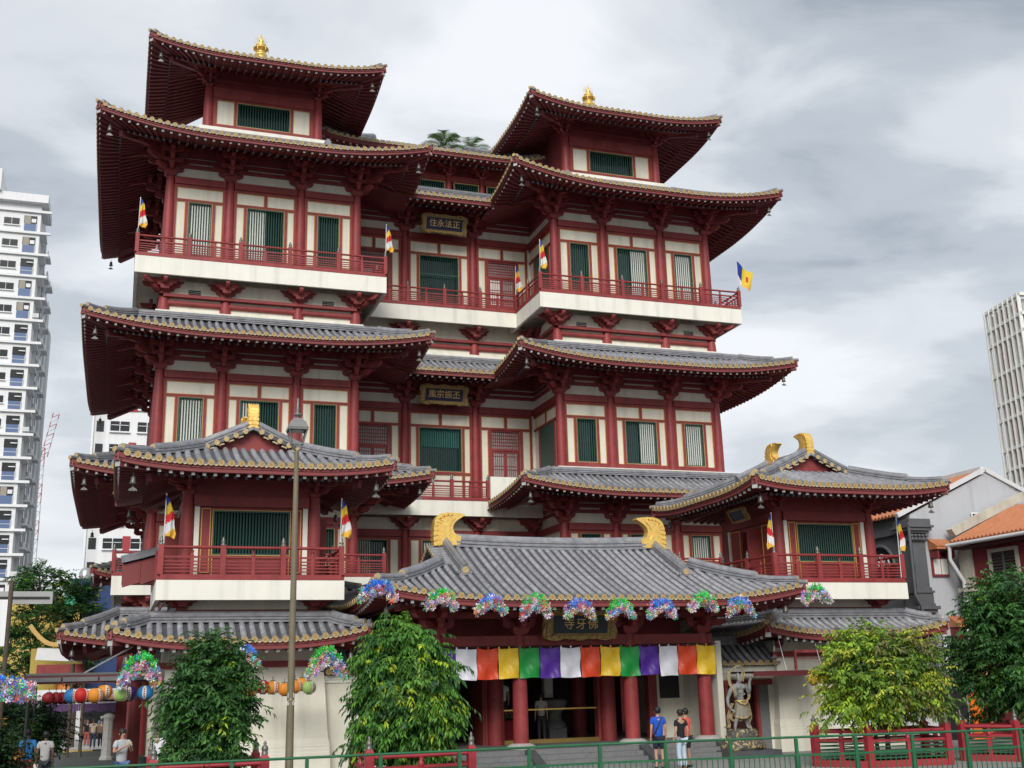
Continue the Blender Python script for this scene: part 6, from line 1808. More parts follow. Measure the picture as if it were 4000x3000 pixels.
# ------------------------------------------------------------------ cloth banner across the porch
bn = thing('cloth_banner', (0, 37.05, 3.3), 'row of bright coloured cloth panels hung across the porch entrance', 'banner')
BC = [mat('satin_white', (.80, .81, .88), .38, var=.06, scale=6, bump=.35, bscale=9), mat('satin_red', (.74, .075, .025), .38, var=.1, scale=6, bump=.35, bscale=9), mat('satin_yellow', (.86, .56, .035), .38, var=.1, scale=6, bump=.35, bscale=9), mat('satin_green', (.018, .33, .06), .38, var=.12, scale=6, bump=.35, bscale=9), mat('satin_purple', (.10, .03, .34), .38, var=.12, scale=6, bump=.35, bscale=9)]
m = MB(); m.tube([(-5.2, 37.05, 3.80), (0, 37.05, 3.775), (5.4, 37.05, 3.80)], .012, 6); part(bn, 'rope', m, BLACK)
pw = .745; xx = -3.65-2*pw
for i in range(14):
    k = (i+4) % 5; x0_ = xx+i*pw; m = MB(); ph = random.uniform(0, 6); sag = random.uniform(-.03, .03)
    nx_, nz_ = 12, 14
    fn = lambda u, v: (x0_+.012+(pw-.024)*u+.015*math.sin(v*3+ph)*v, 37.03+.02*math.sin(u*9+ph)*(.3+v)+.030*math.sin(u*5+v*7+ph*2)*(.35+v)+.016*math.sin(u*11-v*9+ph), 3.745-v*(1.0+sag)-.02*math.sin(u*PI)*(1-v)+.012*math.sin(u*5+ph))
    m.grid(fn, [a/nx_ for a in range(nx_+1)], [b/nz_ for b in range(nz_+1)], 0, True, flip=True)
    for q in (.02, .5): m.box(x0_+q*pw, x0_+q*pw+.05, 37.02, 37.035, 3.73, 3.80)
    part(bn, 'pennant', m, BC[k])
# ------------------------------------------------------------------ paper lanterns
LC = dict(blue=(.03, .22, .50), orange=(.72, .27, .03), red=(.55, .02, .02), green=(.36, .55, .16), purple=(.08, .03, .22), dark=(.26, .015, .02), white=(.72, .68, .62))
LMT = {k: mat('lantern_' + k, v, .55, var=.06, scale=5, trans=.2) for k, v in LC.items()}
CAPM = mat('lantern_cap', (.02, .018, .016), .6)
def lantern(x, y, z, r, col, label, second='white', turn=0.0):
    t = thing('paper_lantern', (x, y, z), label, 'lantern', 'paper lanterns')
    m = MB(); n = 24; prof = [(r*.34, .86), (r*.62, .76), (r*.86, .52), (r*.97, .25), (r, 0), (r*.97, -.25), (r*.86, -.52), (r*.62, -.76), (r*.34, -.86)]
    for i in range(len(prof)-1):
        for k in range(n):
            a0, a1 = 2*PI*k/n+turn, 2*PI*(k+1)/n+turn
            P_ = lambda q, a: (x+prof[q][0]*math.cos(a), y+prof[q][0]*math.sin(a), z+prof[q][1]*r)
            m.add([P_(i+1, a0), P_(i+1, a1), P_(i, a1), P_(i, a0)], [(0, 1, 2, 3)], 1 if (k % 8) in (6, 7) else 0, True)
    part(t, 'paper_globe', m, [LMT[col], LMT[second]])
    m = MB(); m.lathe([(r*.36, .84*r), (r*.36, .95*r), (.001, .95*r)], 12, (x, y, z)); m.lathe([(.001, -.95*r), (r*.36, -.95*r), (r*.36, -.84*r)], 12, (x, y, z)); m.tube([(x, y, z+.95*r), (x, y, z+1.5*r)], .01, 5); part(t, 'cap', m, CAPM)
    # four small red characters-like strokes on the pale gores stay plain paper marks
    m = MB()
    for g in range(3):
        a = 2*PI*((7)+8*g)/24+turn
        for q in (-.42, -.14, .14, .42):
            c = Vector((x+math.cos(a)*r*1.005*math.sqrt(1-q*q*.9), y+math.sin(a)*r*1.005*math.sqrt(1-q*q*.9), z+q*r)); s_ = Vector((-math.sin(a), math.cos(a), 0))*r*.09
            m.beam(c-s_, c+s_, .012, .03*r/.26); m.beam(c-s_*.6+Vector((0, 0, .05*r)), c+s_*.6+Vector((0, 0, .05*r)), .012, .02); m.beam(c+Vector((0, 0, -.07*r)), c+Vector((0, 0, .08*r)), .012, .02, up=(math.cos(a), math.sin(a), 0))
    part(t, 'red_mark', m, mat('lantern_mark', (.35, .03, .03), .6))
base_t = -.9
for (x, z, col, lb) in ((-14.17, 2.62, 'blue', 'blue paper lantern, nearest the red column under the awning'), (-14.61, 2.6, 'purple', 'dark purple lantern half hidden behind the green one'), (-14.85, 2.59, 'green', 'pale green lantern under the left awning'),
                       (-15.3, 2.67, 'orange', 'orange lantern, farther of the overlapping orange pair under the awning'), (-15.54, 2.58, 'orange', 'orange lantern, nearer of the overlapping orange pair under the awning'), (-15.92, 2.59, 'red', 'red and white striped lantern under the left awning'), (-16.16, 2.58, 'blue', 'blue and white lantern behind the striped red one, left end of its row')):
    lantern(x, 35.6 if 'farther' not in lb and 'behind' not in lb else 36.1, z, .23, col, lb, turn=base_t+random.uniform(-.6, .6))
for i, (x, z) in enumerate(((-17.04, 2.49), (-16.87, 2.48), (-16.73, 2.47), (-16.61, 2.46))):
    lantern(x, 41+.9*i, z, .21, 'dark', ('nearest', 'second', 'third', 'farthest')[i] + ' of the four dark red lanterns in a receding row', 'dark', base_t)
for (x, z, col, lb) in ((-11.08, 2.64, 'orange', 'orange lantern peeping out right of the small dark tree'), (-10.74, 2.68, 'red', 'red and white lantern left of the lamp post on the cream wall'), (-10.45, 2.67, 'orange', 'orange lantern beside the red one left of the lamp post'), (-10.09, 2.61, 'orange', 'orange lantern half hidden by the left side of the lamp post'),
                       (-9.77, 2.68, 'orange', 'orange lantern just right of the lamp post'), (-9.5, 2.75, 'orange', 'orange lantern hidden behind the pale green one right of the lamp'), (-9.34, 2.64, 'green', 'pale green lantern at the right end of the wall row')):
    lantern(x, 36.2 if 'hidden behind' not in lb else 36.6, z, .22, col, lb, turn=base_t+random.uniform(-.6, .6))
for (x, z, col, lb) in ((8.26, 2.47, 'orange', 'orange lantern under the right awning, left of its pair'), (8.63, 2.54, 'orange', 'orange lantern under the right awning, right of its pair'), (8.92, 2.63, 'blue', 'blue lantern beside the yellow-green tree')):
    lantern(x, 35.5, z, .22, col, lb, turn=base_t)
# ------------------------------------------------------------------ plastic flower garlands
PET = mat('plastic_petal', (.5, .5, .5), .4, var=0, attr='tint', trans=.25, spec=.5)
def garland(x, y, z, w, h, kind, label, seed, n=260, arch=.45, slope=False):
    rng = np.random.default_rng(seed)
    pals = {'green': [(.03, .65, .08)]*4 + [(.65, .06, .04), (.75, .55, .05), (.75, .35, .4)], 'blue': [(.04, .25, .85)]*4 + [(.75, .25, .45), (.7, .65, .7), (.04, .45, .3)]}
    topc = pals[kind][0]
    mix = [(.9, .35, .5), (.9, .85, .87), (.9, .75, .8), (.85, .12, .08), (.85, .7, .1), (.08, .65, .15), (.08, .3, .85), (.65, .35, .8), (.2, .7, .75), (.9, .8, .82)]
    V, F, C, o = [], [], [], 0
    for i in range(n):
        u = float(np.clip(rng.normal(0, .5), -1, 1)) if rng.uniform() < .45 else rng.uniform(-1, 1); th = rng.uniform(0, 2*PI)
        zc = math.sqrt(max(0, 1-u*u)); fr = rng.uniform(0, 1)
        thick = .36+.14*math.sin(u*5+seed)
        px = x+u*w/2; zb = .40*max(0, 1-(u/.62)**2)*zc; pz = z-h/2+h*(zb+(zc-zb)*(1-fr))+.035*rng.normal()
        py = y+rng.uniform(-.24, .24)*zc
        if slope:
            fr = rng.uniform(0, 1); px = x+u*w/2; pz = z+h*(.45-.55*(u+1)/2-(.75-.35*(u+1)/2)*fr); py = y+rng.uniform(-.5, .5)
        cc = np.array(topc if (fr < .32 and abs(u) < .75 and rng.uniform() < .8) else mix[rng.integers(len(mix))])*rng.uniform(.8, 1.15)
        a = rng.normal(0, 1, 3); a[1] -= 1.2; a /= np.linalg.norm(a)
        e1 = np.cross(a, [0, 0, 1.]); e1 /= np.linalg.norm(e1)+1e-6; e2 = np.cross(a, e1)
        R = rng.uniform(.07, .125)
        c0 = np.array([px, py, pz])
        for k in range(5):
            t = 2*PI*k/5+th
            d0 = e1*math.cos(t)+e2*math.sin(t); d1 = e1*math.cos(t+.5)+e2*math.sin(t+.5)
            V += [c0, c0+d0*R*.75+a*R*.15, c0+d1*R, c0+d1*R*.55-a*R*.1]; F += [(o, o+1, o+2), (o, o+2, o+3)]; C += [cc]*4; o += 4
    # hanging ribbons
    for i in range(26):
        u = rng.uniform(-.95, .95); px = x+u*w/2; pz = z-h/2+h*(.40*max(0, 1-(u/.62)**2)+.05); L = rng.uniform(.05, .12); q = rng.uniform(-.04, .04)
        cc = np.array(mix[rng.integers(len(mix))])
        V += [np.array([px-.012, y, pz]), np.array([px+.012, y, pz]), np.array([px+.012+q, y-.03, pz-L]), np.array([px-.012+q, y-.03, pz-L])]; F += [(o, o+1, o+2), (o, o+2, o+3)]; C += [cc]*4; o += 4
    g = thing('flower_garland', (x, y, z), label, 'garland', 'plastic flower garlands')
    part(g, 'flowers', mesh_np('flowers', np.array(V), np.array(F), np.array(C), PET), None)['kind'] = 'stuff'
    m = MB(); m.tube([(x+w/2*.9*math.cos(t), y+.05, z-h*.5+h*.8*math.sin(t)) for t in np.linspace(0, PI, 9)], .012, 5); m.tube([(x, y+.05, z+h*.3), (x, y+.6, z+h*.5)], .012, 5); part(g, 'wire_hoop', m, BLACK)
od = ('first', 'second', 'third', 'fourth', 'fifth', 'sixth', 'seventh', 'eighth', 'ninth', 'tenth')
for i, (x, z) in enumerate(((-7.6, 5.44), (-5.63, 5.17), (-4.0, 5.01), (-2.52, 4.98), (-1.04, 4.89), (.42, 4.86), (1.89, 4.87), (3.44, 5.07), (4.85, 4.95), (7.86, 5.33))):
    kind = 'blue' if i in (0, 2, 4, 6, 8) else 'green'
    garland(x, 34.25, z, 1.0 if i not in (0, 9) else 1.15, .55 if i != 3 else .7, kind, f'{kind}-topped plastic flower garland, {od[i]} of ten along the porch eave from the left', 60+i, n=210)
garland(-14.35, 35.2, 3.25, 1.15, .95, 'green', 'green-topped arched flower garland over the left awning by the red column', 81, n=320, arch=.6)
garland(-11.4, 35.2, 3.57, .8, .6, 'blue', 'blue flower garland behind the small dark tree', 82, n=160)
garland(-8.99, 35.2, 3.37, 1.15, .85, 'green', 'green-topped flower garland right of the lamp post', 83, n=300, arch=.6)
garland(-17.85, 31, 3.0, 1.9, 1.0, 'blue', 'large blue and pink flower canopy at the left edge', 84, n=700, arch=.2, slope=True)
# ------------------------------------------------------------------ awnings
aw = thing('street_awning', (-15.6, 37.5, 0), 'dark red flat awning with grey roof edge left of the left pavilion', 'awning', 'awnings')
m = MB(); m.box(-17.45, -13.85, 36.0, 39.5, 3.16, 3.22, 1); m.box(-17.45, -13.85, 35.96, 36.04, 2.92, 3.15, 0); m.box(-17.49, -17.41, 36.04, 39.5, 2.92, 3.15, 0); part(aw, 'roof', m, [mat('awning_red', (.10, .018, .02), .5), mat('awning_grey', (.10, .105, .11), .5, var=.15)])
for q, (a, b) in enumerate(((-17.4, -16.5), (-16.45, -15.5), (-15.45, -14.6), (-14.55, -13.9))):
    m = MB(); m.box(a, b, 35.9, 35.95, 2.98, 3.1); part(aw, 'edge_panel', m, mat('awning_panel', (.13, .13, .135), .4, var=.2))
m = MB(); m.tube([(-15.9, 36.1, 3.2), (-14.55, 37.3, 4.0)], .03, 8); part(aw, 'stay_rod', m, STEEL)
for x, y in ((-17.35, 39.3), (-17.35, 36.2)):
    m = MB(); m.tube([(x, y, gz(y)), (x, y, 3.15)], .045, 8); part(aw, 'post', m, BLACK)
aw = thing('street_awning', (8.0, 36.6, 0), 'dark flat awning over the side door right of the statue', 'awning', 'awnings')
m = MB(); m.box(6.35, 9.6, 36.3, 38.1, 2.72, 2.80, 0); m.box(6.35, 9.6, 36.26, 36.3, 2.62, 2.80, 1); part(aw, 'roof', m, [BLACK, mat('awning_red', (.10, .018, .02))])
for x in (7.9, 9.4):
    m = MB(); m.tube([(x, 36.6, 2.8), (x, 37.0, 4.0)], .014, 6); part(aw, 'hanger', m, STEEL)
# sign board frame and wires right of the statue
sb = thing('hanging_frame', (9.0, 36.9, 3.3), 'small red hanging frame below the right gallery eave', 'frame')
m = MB(); m.box(8.45, 9.9, 36.85, 36.93, 3.42, 3.52); m.box(8.45, 8.53, 36.85, 36.93, 2.81, 3.42); m.box(8.53, 9.9, 36.87, 36.91, 3.2, 3.23); part(sb, 'red_bar', m, RED)
# lane post (stone pillar) and wheeled bin, far awning
pl = thing('stone_pillar', (-15.2, 58, gz(58)), 'octagonal pale granite pillar beside the side lane', 'pillar')
m = MB(); m.lathe([(.32, -.1), (.32, .1), (.27, .14), (.25, .16), (.205, 1.75), (.22, 1.78), (.22, 1.84)], 8, (-15.2, 58, gz(58)), smooth=False); part(pl, 'shaft', m, STONEL)
m = MB(); m.lathe([(.24, 1.84), (.26, 1.9), (.24, 1.98), (.13, 2.05), (.001, 2.08)], 12, (-15.2, 58, gz(58))); part(pl, 'cap', m, STONEL)
bn_ = thing('wheeled_bin', (-18.0, 73, gz(73)), 'green wheeled bin standing at the end of the side lane', 'bin')
BG_ = mat('bin_green', (.02, .07, .03), .5)
m = MB(); z = gz(73); m.add([(-18.2, 72.8, z+.12), (-17.8, 72.8, z+.12), (-17.8, 73.2, z+.12), (-18.2, 73.2, z+.12), (-18.3, 72.7, z+1.0), (-17.7, 72.7, z+1.0), (-17.7, 73.3, z+1.0), (-18.3, 73.3, z+1.0)], [(0,1,5,4),(1,2,6,5),(2,3,7,6),(3,0,4,7),(0,3,2,1)]); part(bn_, 'body', m, BG_)
m = MB(); m.box(-18.34, -17.66, 72.66, 73.34, z+1.0, z+1.08); part(bn_, 'lid', m, BG_)
for x in (-18.15, -17.85): m = MB(); m.lathe([(.001, -.03), (.1, -.03), (.1, .03), (.001, .03)], 12, (x, 73.2, z+.1), 0, axis=0); part(bn_, 'wheel', m, BLACK)
ta = thing('market_awning', (-16.5, 66, 0), 'purple fringed market awning at the end of the side lane', 'awning', 'awnings')
m = MB(); m.box(-18.4, -14.9, 66, 67.6, 1.98, 2.04); part(ta, 'roof', m, mat('awning_white', (.5, .5, .5), .7))
m = MB()
for i in range(34): 
    a = -18.4+i*.103; m.box(a, a+.09, 65.95-.03*(i % 2), 65.99-.03*(i % 2), 1.58+.05*math.sin(i*.9), 1.98)
o = part(ta, 'fringe', m, mat('purple_cloth', (.10, .05, .14), .8, var=.3, scale=6)); o['kind'] = 'stuff'
for x in (-17.2, -15.0): m = MB(); m.tube([(x, 66.3, gz(66)), (x, 66.3, 2.0)], .04, 8); part(ta, 'pole', m, BLACK)
# shop fronts closing the lane
ls = thing('lane_shop_row', (-16, 88, 0), 'pale shop fronts closing the far end of the side lane', 'building')
m = MB(); m.box(-30, -8, 90, 94, -1, 2.7); part(ls, 'wall', m, WHITE2)
for i in range(7):
    m = MB(); m.box(-29+i*3, -26.6+i*3, 89.9, 89.98, -.8, 1.9, 0); part(ls, 'shop_opening', m, WDARK)
    m = MB(); m.box(-29.2+i*3, -26.4+i*3, 89.2, 89.9, 2.0, 2.2, 0); part(ls, 'shop_awning', m, [BLIND, BLUEP, REDW, WHITE2, ORB, GREYW, BLIND][i])
# potted flowering shrub at the left edge
def potted(x, y, r, h, label, seed):
    t = thing('potted_shrub', (x, y, 0), label, 'shrub', 'potted shrubs')
    m = MB(); m.lathe([(r*.55, 0), (r*.72, .55), (r*.78, .6), (r*.78, .68), (r*.66, .68), (r*.6, .6), (.001, .58)], 18, (x, y, 0)); part(t, 'pot', m, mat('terracotta', (.20, .075, .035), .7, var=.15, scale=4))
    V, F, C = make_crown((x, y, h*.62), (r, r, h*.42), 1500, .13, .07, .4, [(.02, .05, .018, 5), (.03, .075, .02, 3), (.014, .035, .014, 3)], seed, lump=.3, hollow=.25)
    V2, F2, C2 = make_crown((x, y, h*.66), (r*1.02, r*1.02, h*.40), 75, .09, .08, .3, [(.7, .3, .05, 3), (.7, .5, .1, 2), (.7, .35, .35, 2)], seed+1, m_leaf=5, hollow=.95, sprigL=.12)
    part(t, 'foliage', mesh_np('foliage', V, F, C, LEAF), None); part(t, 'flowers', mesh_np('flowers', V2, F2, C2, PET), None)['kind'] = 'stuff'
potted(-18.0, 30.6, .62, 1.8, 'large potted flowering bush at the bottom left corner', 91)
potted(-17.85, 40.0, .95, 2.35, 'potted flowering bush beside the lane behind the walking men', 93)
potted(-19.3, 41.0, 1.2, 2.7, 'dark potted bush at the left edge below the flower canopy', 95)
# left edge: street lamp behind and a sign mast
sm = thing('sign_mast', (-17.9, 33, 0), 'grey mast with white sign board cut by the left edge', 'sign')
m = MB(); m.tube([(-17.78, 33, 0), (-17.78, 33, 5.6)], .06, 8); part(sm, 'mast', m, BARK)
m = MB(); m.box(-18.6, -17.83, 32.95, 33.05, 3.9, 5.1); part(sm, 'board', m, WHITE)
ce = thing('walkway_roof', (-18.6, 40, 0), 'grey covered walkway roof entering from the left edge', 'awning', 'awnings')
m = MB(); m.box(-20.5, -17.15, 40, 43, 5.75, 5.85, 0); m.box(-20.5, -17.1, 39.95, 40.0, 5.45, 5.85, 0); m.box(-20.5, -17.2, 39.9, 39.95, 5.62, 5.68, 1); part(ce, 'roof', m, [mat('walkway_grey', (.34, .345, .34), .7), BLACK])
m = MB(); m.tube([(-18.9, 41.5, 0), (-18.9, 41.5, 5.75)], .08, 8); part(ce, 'post', m, STEEL)
# ------------------------------------------------------------------ people
def skin_mesh(name, nodes, edges, mats, sub=2, smooth=True):
    """nodes: {key: (pos, rx, ry)}; grows one continuous surface over the skeleton"""
    keys = list(nodes); ix = {k: i for i, k in enumerate(keys)}
    me = bpy.data.meshes.new(name + '_skeleton')
    me.from_pydata([nodes[k][0] for k in keys], [(ix[a], ix[b]) for a, b in edges], [])
    o = bpy.data.objects.new(name + '_skeleton', me); TMP.collection.objects.link(o)
    md = o.modifiers.new('skin', 'SKIN'); md.use_smooth_shade = smooth; md.branch_smoothing = .6
    for k in keys:
        sv = me.skin_vertices[0].data[ix[k]]; sv.radius = (nodes[k][1], nodes[k][2] if len(nodes[k]) > 2 else nodes[k][1]); sv.use_root = (ix[k] == 0)
    ms = o.modifiers.new('sub', 'SUBSURF'); ms.levels = sub; ms.render_levels = sub
    r = eval_mesh(o)
    bpy.data.objects.remove(o); bpy.data.meshes.remove(me)
    r.name = name; r.materials.clear()
    for m in (mats if isinstance(mats, list) else [mats]): r.materials.append(m)
    return r
SKIN = mat('skin_tan', (.42, .24, .16), .55, var=.06); SKIND = mat('skin_dark', (.13, .07, .045), .55, var=.06)
HAIR = mat('hair_black', (.012, .010, .010), .5, var=.1)
def cloth(n, c): return mat('cloth_' + n, c, .85, var=.1, scale=12, bump=.25, bscale=22)
def person(x, y, rot, label, shirt, legs, skin=SKIN, k=1.0, shorts=False, arms=None, stride=0.0, z=None, hair=HAIR, long_hair=False, extra=None, shoes=(.02, .02, .02), face=False):
    z = gz(y) if z is None else z
    t = thing('person', (x, y, z), label, 'person', None, rot)
    J = {'pel': ((0, 0, .93*k), .125*k, .10*k), 'sp': ((0, 0, 1.12*k), .12*k, .09*k), 'ch': ((0, 0, 1.31*k), .145*k, .10*k), 'nb': ((0, .005, 1.45*k), .062*k, .06*k), 'nk': ((0, .0, 1.51*k), .05*k, .052*k),
         'jaw': ((0, -.012*k, 1.555*k), .058*k, .07*k), 'hd': ((0, -.005*k, 1.625*k), .073*k, .09*k), 'ht': ((0, .0, 1.70*k), .055*k, .07*k)}
    E_ = [('pel', 'sp'), ('sp', 'ch'), ('ch', 'nb'), ('nb', 'nk'), ('nk', 'jaw'), ('jaw', 'hd'), ('hd', 'ht')]
    A = arms or {}
    for s, n in ((-1, 'l'), (1, 'r')):
        sh = Vector((s*.165*k, 0, 1.41*k)); el = Vector(A.get(n, ((s*.215, .03, 1.13), (s*.225, -.03, .89)))[0])*k; wr = Vector(A.get(n, ((s*.215, .03, 1.13), (s*.225, -.03, .89)))[1])*k
        J['sh'+n] = (tuple(sh), .058*k); J['el'+n] = (tuple(el), .040*k); J['wr'+n] = (tuple(wr), .027*k)
        d = (wr-el).normalized(); pm_ = wr+d*.065*k; J['pa'+n] = (tuple(pm_), .034*k, .018*k)
        E_ += [('ch', 'sh'+n), ('sh'+n, 'el'+n), ('el'+n, 'wr'+n), ('wr'+n, 'pa'+n)]
        sd = d.cross(Vector((1, 0, 0))).normalized()
        for f in range(4):
            p1 = pm_+d*(.045+.008*(1.5-abs(f-1.5)))*k+sd*(f-1.5)*.02*k; p2 = p1+d*.035*k+Vector((-s*.018, 0, 0))*k
            J[f'f{n}{f}'] = (tuple(p1), .0095*k); J[f'g{n}{f}'] = (tuple(p2), .008*k); E_ += [('pa'+n, f'f{n}{f}'), (f'f{n}{f}', f'g{n}{f}')]
        tp = pm_-sd*.045*k+d*.01*k; J['th'+n] = (tuple(tp), .010*k); E_.append(('pa'+n, 'th'+n))
        st = stride*s
        J['hp'+n] = ((s*.085*k, 0, .90*k), .085*k); J['kn'+n] = ((s*.095*k, -.02*k-st*.5*k, .49*k), .056*k); J['an'+n] = ((s*.10*k, .03*k-st*k+max(0, -st)*.1*k, (.08+max(0, -st)*.12)*k), .038*k); J['to'+n] = ((s*.11*k, -.11*k-st*k, (.035+max(0, -st)*.05)*k), .035*k, .028*k)
        E_ += [('pel', 'hp'+n), ('hp'+n, 'kn'+n), ('kn'+n, 'an'+n), ('an'+n, 'to'+n)]
    part(t, 'body', skin_mesh('body', J, E_, skin), None, world=False)
    # shirt
    S = {'a': ((0, 0, .82*k), .172*k, .135*k), 'b': ((0, 0, 1.08*k), .155*k, .115*k), 'c': ((0, 0, 1.33*k), .185*k, .13*k), 'd': ((0, .008, 1.475*k), .088*k, .08*k)}
    SE = [('a', 'b'), ('b', 'c'), ('c', 'd')]
    for s, n in ((-1, 'l'), (1, 'r')):
        sh, el = Vector(J['sh'+n][0]), Vector(J['el'+n][0])
        S['s'+n] = (tuple(sh+Vector((0, 0, .012*k))), .084*k); S['e'+n] = (tuple(sh.lerp(el, .62)), .066*k); SE += [('c', 's'+n), ('s'+n, 'e'+n)]
    part(t, 'shirt', skin_mesh('shirt', S, SE, shirt), None, world=False)
    T = {'p': ((0, 0, .92*k), .145*k, .115*k)}
    TE = []
    for s, n in ((-1, 'l'), (1, 'r')):
        hp, kn, an = Vector(J['hp'+n][0]), Vector(J['kn'+n][0]), Vector(J['an'+n][0])
        T['h'+n] = (tuple(hp+Vector((0, 0, -.04*k))), .098*k); T['k'+n] = (tuple(kn if not shorts else hp.lerp(kn, .88)), (.075 if not shorts else .095)*k); TE += [('p', 'h'+n), ('h'+n, 'k'+n)]
        if not shorts: T['a'+n] = (tuple(kn.lerp(an, .93)), .062*k); TE.append(('k'+n, 'a'+n))
    part(t, 'shorts' if shorts else 'trousers', skin_mesh('legs', T, TE, legs), None, world=False)
    # shoes
    m = MB()
    for n in 'lr':
        an, to = Vector(J['an'+n][0]), Vector(J['to'+n][0]); m.tube([an+Vector((0, .05, -.03))*k, (an+to)/2+Vector((0, 0, -.02))*k, to+Vector((0, -.03, 0))*k], [.04*k, .047*k, .03*k], 8)
    part(t, 'shoes', m, mat('shoe_%02d%02d' % (int(shoes[0]*99), int(shoes[2]*99)), shoes, .6), world=False)
    if hair:
        m = MB(); R = .098*k; c = (0, .012*k, 1.655*k)
        prof = [(R*math.sin(a)*1.0, R*1.0*math.cos(a)) for a in np.linspace(0.02, 1.75, 9)]
        m.lathe([(max(.001, a), b) for a, b in prof], 14, c)
        m.lathe([(R*.98, -.0), (R*.97, -.05*k), (R*.7, -.085*k)], 14, (0, .028*k, 1.65*k))
        if long_hair: m.tube([(0, .06*k, 1.66*k), (0, .09*k, 1.5*k), (0, .10*k, 1.36*k)], [.085*k, .085*k, .05*k], 10)
        part(t, 'hair', m, hair, world=False)
    m = MB()
    for s in (-1, 1): m.lathe([(.001, -.02*k), (.02*k, -.01*k), (.024*k, .01*k), (.001, .028*k)], 6, (s*.083*k, .01*k, 1.60*k))
    m.tube([(0, -.085*k, 1.635*k), (0, -.108*k, 1.592*k), (0, -.088*k, 1.582*k)], [.008*k, .015*k, .01*k], 6)
    part(t, 'nose_and_ears', m, skin, world=False)
    if face:
        m = MB()
        for s in (-1, 1): m.lathe([(.001, -.008*k), (.010*k, 0), (.001, .008*k)], 7, (s*.03*k, -.084*k, 1.628*k))
        m.beam((-.022*k, -.086*k, 1.563*k), (.022*k, -.086*k, 1.563*k), .006, .008)
        m.beam((-.06*k, -.098*k, 1.63*k), (.06*k, -.098*k, 1.63*k), .004, .006)
        part(t, 'face_features', m, HAIR, world=False)
    if extra: extra(t, k)
    return t
def strap(t, k):
    m = MB(); m.tube([(-.12*k, .05*k, 1.45*k), (.02*k, .128*k, 1.25*k), (.15*k, .12*k, .98*k), (.14*k, -.05*k, .95*k)], .016*k, 6); part(t, 'bag_strap', m, BLACK, world=False)
def phone(t, k):
    m = MB(); m.box(-.075*k, .075*k, -.375*k, -.362*k, 1.34*k, 1.42*k); part(t, 'phone', m, mat('phone_cream', (.6, .52, .38), .4), world=False)
def umbrella(t, k):
    m = MB(); m.tube([(.27*k, -.02*k, .86*k), (.28*k, -.03*k, .5*k), (.28*k, -.03*k, .12*k)], [.05*k, .045*k, .01*k], 8); part(t, 'folded_umbrella', m, mat('umbrella_white', (.7, .72, .74), .6), world=False)
def bag(t, k):
    m = MB(); m.lathe([(.02*k, .86*k), (.06*k, .78*k), (.085*k, .68*k), (.06*k, .6*k), (.001, .58*k)], 9, (-.24*k, -.03*k, 0)); part(t, 'plastic_bag', m, BLIND, world=False)
BKP = PI
hold = {'l': ((-.25, -.06, 1.16), (-.09, -.28, 1.30)), 'r': ((.25, -.06, 1.16), (.09, -.28, 1.30))}
person(1.08, 31.8, PI+.25, 'man from behind in black t-shirt and pale blue jeans by the street railing', cloth('black', (.012, .012, .016)), cloth('pale_jeans', (.42, .50, .58)), k=1.0, arms={'l': ((-.24, .05, 1.14), (-.25, -.02, .88)), 'r': ((.235, .06, 1.13), (.27, -.03, .88))})
person(.68, 32.5, PI-.15, 'man from behind in blue t-shirt and dark shorts with shoulder strap, short hair', cloth('royal_blue', (.012, .075, .42)), cloth('navy', (.012, .014, .03)), shorts=True, k=1.045, extra=strap)
person(1.72, 32.7, PI+.5, 'person in coral red top holding a white umbrella, half hidden by the man in black', cloth('coral', (.62, .10, .08)), cloth('dark_shorts', (.02, .02, .025)), shorts=True, k=1.0, extra=umbrella)
person(-14.75, 32.4, .45, 'young man in grey t-shirt and blue shorts looking down at his phone', cloth('light_grey', (.42, .44, .46)), cloth('blue_check', (.09, .16, .33)), shorts=True, k=1.0, arms=hold, extra=phone, face=True)
person(-17.27, 36.5, PI-.1, 'man from behind in blue polo shirt and red shorts carrying a white bag', cloth('polo_blue', (.02, .17, .42)), cloth('brick_red', (.24, .03, .03)), skin=SKIND, shorts=True, k=1.0, stride=.1, extra=bag)
person(-16.78, 36.0, PI-.1, 'man from behind in pale grey t-shirt and dark shorts beside the potted bush', cloth('pale_grey', (.40, .40, .39)), cloth('charcoal', (.035, .035, .045)), skin=SKIND, shorts=True, k=.97, stride=-.14)
person(-13.82, 32.6, -.9, 'man in white shirt partly hidden by the small dark tree', cloth('white', (.66, .67, .70)), cloth('stone', (.3, .28, .25)), k=1.0, face=True)
person(-16.08, 75, .1, 'man in beige shirt, dark jeans and face mask walking up the side lane', cloth('beige', (.40, .33, .24)), cloth('dark_jeans', (.03, .04, .06)), skin=SKIND, stride=.12)
person(-15.65, 76, .1, 'woman in patterned brown top and dark trousers beside the man in beige', cloth('brown_print', (.20, .13, .09)), cloth('dark_plum', (.03, .02, .025)), stride=-.1, k=.96, long_hair=True, shoes=(.6, .6, .6))
person(-16.5, 79, .0, 'woman in black dress with coral bag in the side lane', cloth('black2', (.015, .015, .018)), cloth('coral_skirt', (.4, .10, .07)), k=1.0, long_hair=True)
person(-15.72, 85, .3, 'elderly person in pale blue shirt at the far end of the lane', cloth('sky', (.22, .33, .50)), cloth('cream_slacks', (.45, .40, .33)), hair=mat('hair_grey', (.5, .5, .48), .7))
person(-15.4, 86, .6, 'man in dark suit with pale shoulder bag at the far end of the lane', cloth('suit', (.02, .022, .026)), cloth('suit_leg', (.02, .022, .026)))
person(-16.75, 83, .2, 'shopper in dark jacket with purple bag far down the lane', cloth('plum', (.12, .05, .12)), cloth('dark_jeans', (.03, .04, .06)), stride=.1, k=.98)
